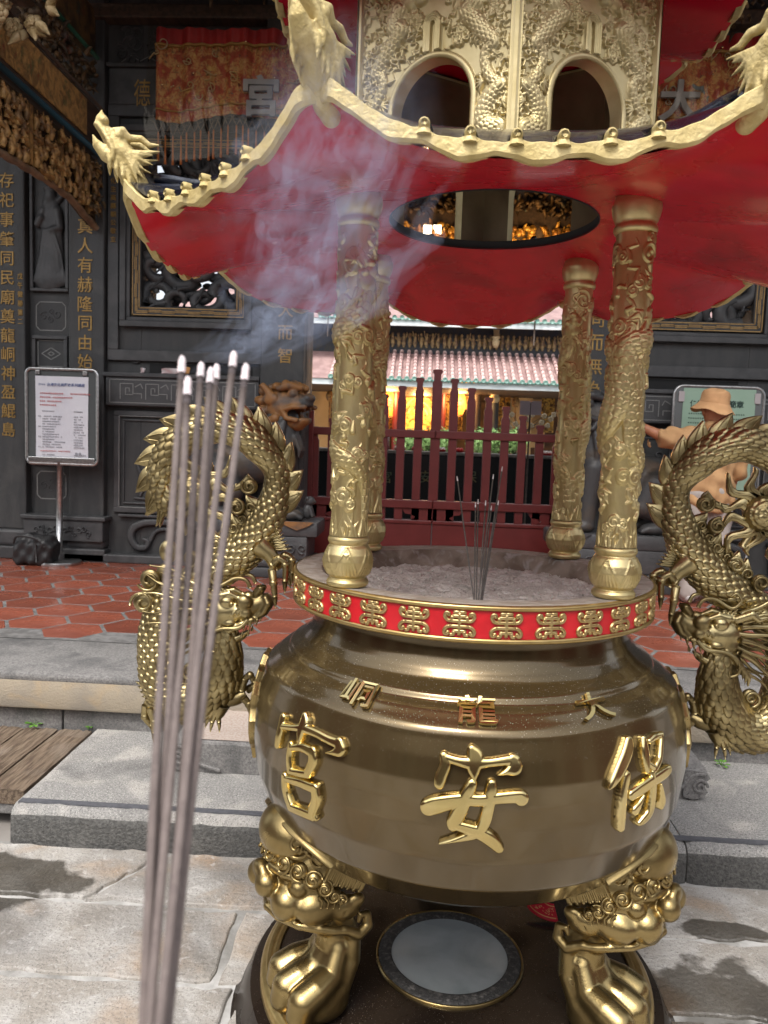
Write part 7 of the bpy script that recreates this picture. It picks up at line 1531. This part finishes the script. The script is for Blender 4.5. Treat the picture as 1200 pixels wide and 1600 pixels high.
sh.tube([(-.05, -.03, 1.425), (0, -.045, 1.435), (.05, -.03, 1.425)], [.035, .04, .035], k=.02).box((-.46, .03, 1.33), (.035, .15, .15), k=.004, cut=True).box((0, 0, .70), (.4, .3, .05), k=.004, cut=True)
sh.disp(lambda X, Y, Z: .007*np.sin(X*38+Z*25+2*np.sin(Z*9))+.009*np.sin(Z*21-X*26)*np.sin(Y*15+X*30)+.006*np.sin(Z*47+X*19))
sh.build('shirt', mat('tan_cotton', (.50, .29, .135), (.42, .24, .11), rough=.85, nscale=8, bump=.15, bscale=200, bdist=.002), pt, T=lambda v: v+o0)
tr_ = SDF((-.24, -.22, .04), (.24, .2, 1.0), .0105)
tr_.ell((0, -.01, .90), (.175, .13, .13), k=.04)
for s in (-1, 1): tr_.tube([(s*.09, 0, .88), (s*.10, .01, .48), (s*.105, -.01, .09)], [.112, .088, .078], k=.03)
tr_.disp(lambda X, Y, Z: .004*np.sin(Z*40+X*30)*np.sin(Y*25+Z*9)); tr_.build('trousers', mat('pale_trousers', (.42, .38, .35), (.36, .32, .29), rough=.85, nscale=8), pt, T=lambda v: v+o0)
for s in (-1, 1): m = SDF((-.08, -.12, -.01), (.08, .2, .13), .008); m.ell((0, .04, .05), (.05, .135, .055), k=.02).box((0, .04, -.03), (.1, .2, .03), k=.004, cut=True); m.build('shoe', mat('pale_shoe', (.5, .49, .47), rough=.6) if s < 0 else bpy.data.materials['pale_shoe'], pt, T=lambda v, s=s: v+o0+V(s*.11, 0, 0))
ht = SDF((-.2, -.2, 1.50), (.2, .22, 1.76), .0065)
m = MB(); hp = [(.0, 1.735), (.06, 1.732), (.10, 1.718), (.112, 1.69), (.115, 1.635), (.117, 1.622), (.145, 1.585), (.175, 1.552), (.178, 1.548), (.170, 1.552), (.14, 1.58), (.112, 1.612)]
A = np.linspace(0, 2*math.pi, 56, endpoint=False); hp_ = np.array(hp); dq = np.concatenate([[0], np.cumsum(np.hypot(*np.diff(hp_, axis=0).T))]); dd_ = np.linspace(0, dq[-1], 46); hp_ = np.stack([np.interp(dd_, dq, hp_[:, 0]), np.interp(dd_, dq, hp_[:, 1])], -1)
G = np.array([[(r*math.cos(a)*.96*(1+.02*math.sin(3*a)), r*math.sin(a)*1.08+.02, z+(.012*math.sin(2*a+.8)+.008*math.sin(5*a))*max(0, (r-.115)/.06)+.004*math.sin(4*a)*(z > 1.7)) for r, z in hp_] for a in A])
tilt = np.array(Euler((R(4), R(6), 0)).to_matrix()); G = (G-V(0, 0, 1.6)) @ tilt.T+V(0, 0, 1.6)+o0
m.grid(G, wu=True); hat = m.build('bucket_hat', mat('tan_hat', (.62, .35, .17), (.54, .30, .14), rough=.85, nscale=12, bump=.15, bscale=220, bdist=.002), pt)
m = MB(); m.tube([tuple((V(.1165*.96*math.cos(a), .1165*1.08*math.sin(a)+.02, 1.626)-V(0, 0, 1.6)) @ tilt.T+V(0, 0, 1.6)+o0) for a in np.linspace(0, 2*math.pi, 50)], .0025, 5, cap=False); m.build('hat_seam', bpy.data.materials['tan_hat'], hat)
# ---- green notice board behind the person
yG = 4.72; a_, c_ = at(1068, 606, Y=yG), at(1177, 662, Y=yG); x0, x1, z1 = a_[0], c_[0], a_[2]; z0 = z1-.92
t = thing('green_notice_stand', ((x0+x1)/2, yG, ZP), 'pale green printed notice in a steel frame, behind the tan bucket hat', 'sign')
MB().grid(np.array([[(x, yG-.012, z) for z in (z0, z1)] for x in (x0, x1)])).build('notice_sheet', mat('pale_green_paper', (.33, .47, .36), (.30, .44, .33), rough=.7, nscale=4), t, smooth=False)
o = []; xa, xb_, za, zc_ = x0-.075, x1+.075, z0-.05, z1+.02; r = .08
for cx_, cz, a0 in ((xb_-r, za+r, -90), (xb_-r, zc_-r, 0), (xa+r, zc_-r, 90), (xa+r, za+r, 180)): o += [(cx_+r*math.cos(R(a0+k*15)), yG, cz+r*math.sin(R(a0+k*15))) for k in range(7)]
MB().tube(o+[o[0]], .013, 8, cap=False).build('sign_frame', steel, t)
MB().cbox(xa+.01, xb_-.01, yG-.004, yG+.004, za+.01, zc_-.01, .003).build('sign_board', mat('clear_grey_board', (.16, .17, .17), rough=.25), t, smooth=False)
for x in (xa+.05, xb_-.05): MB().tube([(x, yG, ZP), (x, yG, za+.02)], .014, 8).build('stand_leg', steel, t)
MB().cbox(xa, xb_, yG-.14, yG+.14, ZP, ZP+.03, .008).build('stand_base', steel, t, smooth=False)
for x in (xa+.06, xb_-.06): MB().cbox(x-.025, x+.025, yG-.02, yG-.008, z1-.12, z1-.03, .003).build('clip', mat('clear_clip', (.5, .45, .45), rough=.2), t, smooth=False)
m = MB(); [put_text(m, c, (x0+.09+.055*k, yG-.0135, z1-.13), .06, .001, .02) for k, c in enumerate('保生大帝')]; [put_text(m, c, (x1-.26+.065*k, yG-.0135, z1-.13), .066, .001, .02) for k, c in enumerate('衛生簡章'[1:])]
m.build('notice_title', mat('dark_green_print', (.03, .06, .05), rough=.8), t, smooth=False)
m = MB()
def ill2(x, z, n, s):
    for k in range(n): xx = x+k*s*1.1; m.box((xx, yG-.0132, z), (s*.85, .0008, s*.18)); m.box((xx, yG-.0132, z+s*.3), (s*.6, .0008, s*.15)); m.box((xx, yG-.0133, z), (s*.16, .0008, s*.75))
for k in range(9): ill2(x0+.06, z1-.22-.04*k, rg.randint(5, 14), .018); ill2(x1-.27, z1-.22-.04*k, rg.randint(6, 11), .018)
m.build('notice_lines', bpy.data.materials['dark_green_print'], t, smooth=False)
# ---- papers on the stone ledge
pp_ = mat('offering_paper', (.66, .60, .60), (.70, .50, .50), rough=.8, nscale=14)
for (pxx, pyy, w_, h_, lab) in ((225, 577, .05, .045, 'small folded white paper on the left stone ledge'), (272, 574, .22, .05, 'pinkish printed paper packet on the left stone ledge, behind the incense tips'), (292, 572, .08, .07, 'orange paper packet at the end of the stone ledge')):
    p = at(pxx, pyy, Y=4.93); t = MB(); G = [[(p[0]+w_*(u-.5), 4.90-.03*u+.02*math.sin(u*5+v*3), 2.208+h_*v*(1-.4*abs(u-.5))+.004*math.sin(u*9)) for v in (0, .4, 1)] for u in np.linspace(0, 1, 7)]
    t.grid(np.array(G)); t.grid(np.array(G)+V(0, .02, -.001)).build('paper_packet', pp_ if h_ < .06 else mat('orange_paper', (.60, .30, .10), rough=.8), None, label=lab, cat='paper')
# ---- sprouts in the step joints
sp = mat('fresh_leaf', (.10, .26, .03), (.16, .34, .05), rough=.5, nscale=9)
for (pxx, pyy, yy, zz, s, lab) in ((52, 1148, 1.545, .14, .04, 'small green weed sprouting between the boards and the platform'), (138, 1152, 1.54, .14, .022, 'tiny green seedling at the corner of the granite step'), (1128, 1190, 1.50, .14, .036, 'small green weed on the right step, under the dragon claw')):
    p = at(pxx, pyy, Y=yy); p[2] = zz; t = thing('weed', p, lab, 'plant'); m = MB(); st_ = MB(); r_ = random.Random(int(pxx))
    for k in range(8):
        a = k*.8+r_.uniform(-.3, .3); e = r_.uniform(.35, 1.1); d = V(math.cos(a)*math.cos(e), math.sin(a)*math.cos(e), math.sin(e)); b = p+V(0, 0, s*.25); q = p+d*s*1.3+V(0, 0, s*.1)
        st_.tube([p, b, b+(q-b)*.4], s*.03, 4); n_ = np.cross(d, (0, 0, 1)); n_ /= np.linalg.norm(n_)
        c0 = b+(q-b)*.35; G = []
        for u in np.linspace(0, 1, 6): w__ = s*.24*math.sin(math.pi*min(1, u*.95+.05)); c = c0+(q-c0)*u+V(0, 0, -.25*s*u*u); G.append([c-n_*w__, c-V(0, 0, .1*s*math.sin(math.pi*u)), c+n_*w__])
        m.grid(np.array(G))
    m.build('leaves', sp, t); st_.build('stem', sp, t)
# ---- red fan-shaped token on the plinth
c = at(872, 1424, Z=.14); t = thing('red_fan_token', (c[0], c[1], .128), 'small red fan-shaped token with gold marks, lying on the urn base', 'token')
tok = mat('red_plastic', (.50, .012, .03), (.42, .01, .025), rough=.3, nscale=8); q = R(238)
def tk(u, v, d): return (c[0]+u, c[1]+v*.85, .130+v*.25+.012+d)
o = [(.022*math.cos(q+a)-.012, .022*math.sin(q+a)+.045) for a in np.linspace(-.62, .62, 7)]+[(.095*math.cos(q+a)-.012, .095*math.sin(q+a)+.045) for a in np.linspace(.62, -.62, 15)]
MB().plate(o[::-1], tk, .006, .001).build('fan_plate', tok, t, smooth=False)
m = MB()
for r0 in (.036, .088): m.stroke([(r0*math.cos(q+a)-.012, r0*math.sin(q+a)+.045, .0025) for a in np.linspace(-.55, .55, 8)], lambda u, v, d: tk(u, v, .006+d), .002, n=5)
for k in range(26): a = rg.uniform(-.45, .45); r0 = rg.uniform(.045, .08); m.stroke([(r0*math.cos(q+a)-.012, r0*math.sin(q+a)+.045, .002), (r0*math.cos(q+a)-.012+rg.uniform(-.007, .007), r0*math.sin(q+a)+.045+rg.uniform(-.007, .007), .002)], lambda u, v, d: tk(u, v, .006+d), .0015, n=5, smooth=False)
m.build('gold_marks', mat('gold_foil', (.6, .35, .15), rough=.35, metal=.6), t)
# ---- burning sticks in the urn
stk = mat('incense_stick', (.10, .088, .078), (.14, .125, .11), rough=.85, nscale=60); tipm = mat('burnt_tip', (.55, .50, .48), (.70, .66, .66), rough=.95, nscale=90)
US = [((744, 930), (714, 744), 'leaning left, set apart from the bunch'), ((742, 930), (743, 785), 'short, at the left of the bunch'), ((745, 932), (747, 780), 'short, beside the leftmost of the bunch'), ((748, 928), (759, 782), 'in the middle of the bunch'), ((746, 930), (771, 741), 'tall, second tallest of the bunch'), ((750, 930), (785, 729), 'tallest, leaning right'), ((750, 928), (768, 790), 'short, right of the middle'), ((752, 930), (779, 782), 'short, leaning right at the edge')]
for k, (b, e, d) in enumerate(US):
    y0 = -.285+.006*(k % 3); p = at(*b, Y=y0); p[2] = 1.236; q_ = at(*e, Y=y0+.01*(k-3)); dr = (q_-p)/np.linalg.norm(q_-p)
    t = thing('urn_incense_stick', p, 'thin incense stick standing in the ash, '+d, 'incense stick', 'incense sticks standing in the ash')
    MB().tube([p, q_-dr*.012], .0018, 7).build('stick', stk, t); MB().tube([q_-dr*.012, q_], [.0019, .0014], 7).build('ash_tip', tipm, t)
# ---- held sticks close to the camera
fs = mat('incense_coating', (.185, .150, .138), (.155, .125, .115), rough=.9, nscale=90, bump=.3, bscale=400, bdist=.001, extra=[((.12, .095, .09), 160., .55, .65, .5)]); fa = mat('pink_white_ash', (.78, .66, .66), (.62, .55, .56), rough=.95, nscale=160); fc = mat('charred_band', (.075, .06, .06), rough=.95)
HS = [((285, 556), (227, 1600), .55, .37, 'farthest left of the held bunch, second from the top'), ((294, 588), (240, 1600), .53, .38, 'shortest of the held bunch, tip beside the left one'), ((315, 566), (236, 1600), .58, .36, 'third tip from the left in the held bunch'), ((330, 574), (250, 1600), .57, .37, 'fourth tip from the left in the held bunch, nearly touching the next'), ((339, 569), (258, 1600), .60, .39, 'fifth tip from the left in the held bunch, behind its neighbour'), ((366, 549), (247, 1600), .56, .355, 'tallest of the held bunch'), ((385, 568), (263, 1600), .55, .365, 'farthest right of the held bunch')]
for px_s, (a, b, d0, d1, lab) in enumerate(HS):
    def dist(p_, d): r_ = RT*(p_[0]-600)/FOC-UPV*(p_[1]-800)/FOC+FW; return CAM+r_*d
    e, s_ = dist(a, d0), dist(b, d1); dr = (e-s_)/np.linalg.norm(e-s_); s2 = s_-dr*.10
    t = thing('held_incense_stick', s2, 'blurred incense stick, '+lab, 'incense stick', 'lit incense sticks held close to the camera')
    bw = np.cross(dr, FW)*.0025; nn_ = 24; MB().tube([s2+(e-dr*.022-s2)*q+bw*math.sin(3.1*q+px_s)*math.sin(math.pi*q) for q in np.linspace(0, 1, nn_)], [.00245*(1+.035*math.sin(q*37+px_s)) for q in range(nn_)], 12).build('stick', fs, t); MB().tube([e-dr*.022, e-dr*.015], [0.00245, 0.0026], 12).build('charred_band', fc, t); MB().tube([e-dr*.0152, e-dr*.011, e-dr*.008, e-dr*.005, e-dr*.002, e+bw*.3], [.0026, .0029, .0026, .0028, .0021, .0009], 12).build('ash_tip', fa, t)
# ---- unseen entrance hall and side corridors, added to darken the urn's reflections
brk = mat('court_brick', (.34, .27, .21), (.27, .215, .17), rough=.8, nscale=2)
t = thing('added_opposite_hall', (0, -11, 0), 'unseen dark entrance hall behind the viewer, added for the urn to reflect', 'building')
MB().cbox(-12, 12, -12.5, -11, 0, 4.2, .02).build('wall', brk, t, smooth=False)
for x in (-6, -2, 2, 6): MB().lathe([(.24, 0), (.24, .3), (.19, .35), (.19, 4.1)], 16, c=(x, -10.2, 0)).build('column', M['stone'], t)
for x in (-4, 0, 4): MB().cbox(x-1.1, x+1.1, -11.05, -10.97, 0, 3.0, .02).build('door', M['gate'], t, smooth=False)
MB().add(V(*[(-13, -9.2, 4.1), (13, -9.2, 4.1), (13, -12, 5.6), (-13, -12, 5.6), (-13, -9.2, 3.95), (13, -9.2, 3.95), (13, -12, 5.4), (-13, -12, 5.4)]), [(0, 1, 2, 3), (7, 6, 5, 4), (0, 4, 5, 1), (2, 6, 7, 3), (0, 3, 7, 4), (1, 5, 6, 2)]).build('roof', bpy.data.materials['old_roof_tile'], t, smooth=False)
for sx, lab in ((-1, 'unseen low side corridor added beyond the left edge to darken reflections'), (1, 'unseen low side corridor added beyond the right edge to darken reflections')):
    t = thing('added_side_corridor', (sx*6.6, -4.5, 0), lab, 'building')  # unseen corridors, added to block side light and raise contrast
    MB().cbox(*sorted((sx*6.6, sx*7.6)), -12.4, 1.35, 0, 3.9, .02).build('wall', brk, t, smooth=False)
    for y in (-9, -6, -3, 0): MB().cbox(*sorted((sx*6.56, sx*6.62)), y-.9, y+.9, 0, 2.8, .02).build('door', M['gate'], t, smooth=False)
    MB().add(V(*[(sx*6.0, -12.4, 3.75), (sx*6.0, 1.35, 3.75), (sx*8, 1.35, 4.9), (sx*8, -12.4, 4.9), (sx*6.0, -12.4, 3.6), (sx*6.0, 1.35, 3.6), (sx*8, 1.35, 4.75), (sx*8, -12.4, 4.75)]), [(0, 1, 2, 3), (7, 6, 5, 4), (0, 4, 5, 1), (2, 6, 7, 3), (0, 3, 7, 4), (1, 5, 6, 2)]).build('roof', bpy.data.materials['old_roof_tile'], t, smooth=False)
# ---- smoke
def smoke_mat(name, dens, scale, dis, lo, hi, seed):
    m = bpy.data.materials.new(name); m.use_nodes = True; t = m.node_tree; t.nodes.clear(); L = t.links; N = t.nodes.new
    o_ = N('ShaderNodeOutputMaterial'); vo = N('ShaderNodeVolumePrincipled'); vo.inputs['Color'].default_value = (.62, .74, 1, 1); vo.inputs['Anisotropy'].default_value = .35; L.new(vo.outputs[0], o_.inputs['Volume'])
    tc = N('ShaderNodeTexCoord'); mp = N('ShaderNodeMapping'); mp.inputs['Location'].default_value = (seed, seed*.7, 0); L.new(tc.outputs['Object'], mp.inputs[0])
    n = N('ShaderNodeTexNoise'); n.inputs['Scale'].default_value = scale; n.inputs['Detail'].default_value = 5; n.inputs['Roughness'].default_value = .55; n.inputs['Distortion'].default_value = dis; L.new(mp.outputs[0], n.inputs[0])
    ab = N('ShaderNodeMath'); ab.operation = 'SUBTRACT'; L.new(n.outputs[0], ab.inputs[0]); ab.inputs[1].default_value = .5
    a2 = N('ShaderNodeMath'); a2.operation = 'ABSOLUTE'; L.new(ab.outputs[0], a2.inputs[0])
    r = N('ShaderNodeMapRange'); r.inputs[1].default_value = hi; r.inputs[2].default_value = lo; r.interpolation_type = 'SMOOTHSTEP'; L.new(a2.outputs[0], r.inputs[0])
    ln = N('ShaderNodeVectorMath'); ln.operation = 'LENGTH'; L.new(tc.outputs['Object'], ln.inputs[0])
    f = N('ShaderNodeMapRange'); f.inputs[1].default_value = 1.0; f.inputs[2].default_value = .35; f.interpolation_type = 'SMOOTHSTEP'; L.new(ln.outputs['Value'], f.inputs[0])
    mu = N('ShaderNodeMath'); mu.operation = 'MULTIPLY'; L.new(r.outputs[0], mu.inputs[0]); L.new(f.outputs[0], mu.inputs[1])
    m2 = N('ShaderNodeMath'); m2.operation = 'MULTIPLY'; L.new(mu.outputs[0], m2.inputs[0]); m2.inputs[1].default_value = dens; L.new(m2.outputs[0], vo.inputs['Density'])
    return m
def puff(c, axis, r, mt, label=None):
    m = MB().ball((0, 0, 0), 1.0, 20, 12); me = mesh_np('smoke', np.vstack(m.v), m.f, mt); o_ = obj('smoke', me, None, kind='stuff', label=label, cat='smoke')
    a = Vector(axis).normalized(); o_.rotation_euler = a.to_track_quat('Z', 'Y').to_euler(); o_.scale = r; o_.location = tuple(c); return o_
def dd(px_, py_, d): r_ = RT*(px_-600)/FOC-UPV*(py_-800)/FOC+FW; return CAM+r_*d
A0, A1 = dd(430, 560, .95), dd(580, 20, 1.2)
puff((A0+A1)/2, A1-A0, (.17, .14, .33), smoke_mat('drifting_smoke', 3.0, 1.8, 2.2, .0, .06, 1.3), 'thin bluish incense smoke drifting up past the roof corner')
# fine continuous wisps that leave the glowing tips and curl up under the roof
wm = bpy.data.materials.new('smoke_wisp'); wm.use_nodes = True; t_ = wm.node_tree; t_.nodes.clear(); o_ = t_.nodes.new('ShaderNodeOutputMaterial'); vo = t_.nodes.new('ShaderNodeVolumePrincipled'); vo.inputs['Color'].default_value = (.62, .74, 1, 1); vo.inputs['Anisotropy'].default_value = .3; t_.links.new(vo.outputs[0], o_.inputs['Volume'])
vo.inputs['Density'].default_value = 2.5
rg = random.Random(41); mw = MB()
for k in range(26):
    tip = HS[k % 7]; x0, y0, d0 = tip[0][0], tip[0][1], tip[2]; P_ = []; ex = rg.uniform(430, 700); ph = rg.uniform(0, 6.28); am = rg.uniform(20, 60); fr_q = rg.uniform(9, 15); n_ = 60; top = rg.uniform(120, 420) if k > 6 else rg.uniform(380, 500); dz = rg.uniform(-.06, .2)
    for j in range(n_):
        t = j/(n_-1); e = t*t*(3-2*t)
        px_ = x0+(ex-x0)*(1-(1-t)**1.6)*.9+am*e*math.sin(fr_q*t+ph)+am*.5*e*math.sin(2.3*fr_q*t+2*ph); py_ = y0-6+(top-y0)*t**1.5+am*.6*e*math.cos(fr_q*t*1.1+ph)
        P_.append(dd(px_, py_, d0+(.55+dz)*t+.03*e*math.sin(7*t+ph)))
    rr = np.interp(np.linspace(0, 1, n_), [0, .1, .5, .85, 1], [.0010, .0032, .0100, .0150, .0010])*rg.uniform(.5, 1.5)
    a_ = V(rg.uniform(-1, 1), rg.uniform(-.3, .3), rg.uniform(-1, 1)); a_ /= np.linalg.norm(a_)
    mw.tube(P_, rr, 8, flat=(a_, .55))
wo = mw.build('smoke_wisps', wm, None, kind='stuff', label='fine bluish wisps curling up from the held incense tips', cat='smoke')
bm_w = bmesh.new(); bm_w.from_mesh(wo.data); bmesh.ops.recalc_face_normals(bm_w, faces=bm_w.faces[:]); bm_w.to_mesh(wo.data); bm_w.free()
cy.volume_step_rate = 1.0; cy.volume_max_steps = 96
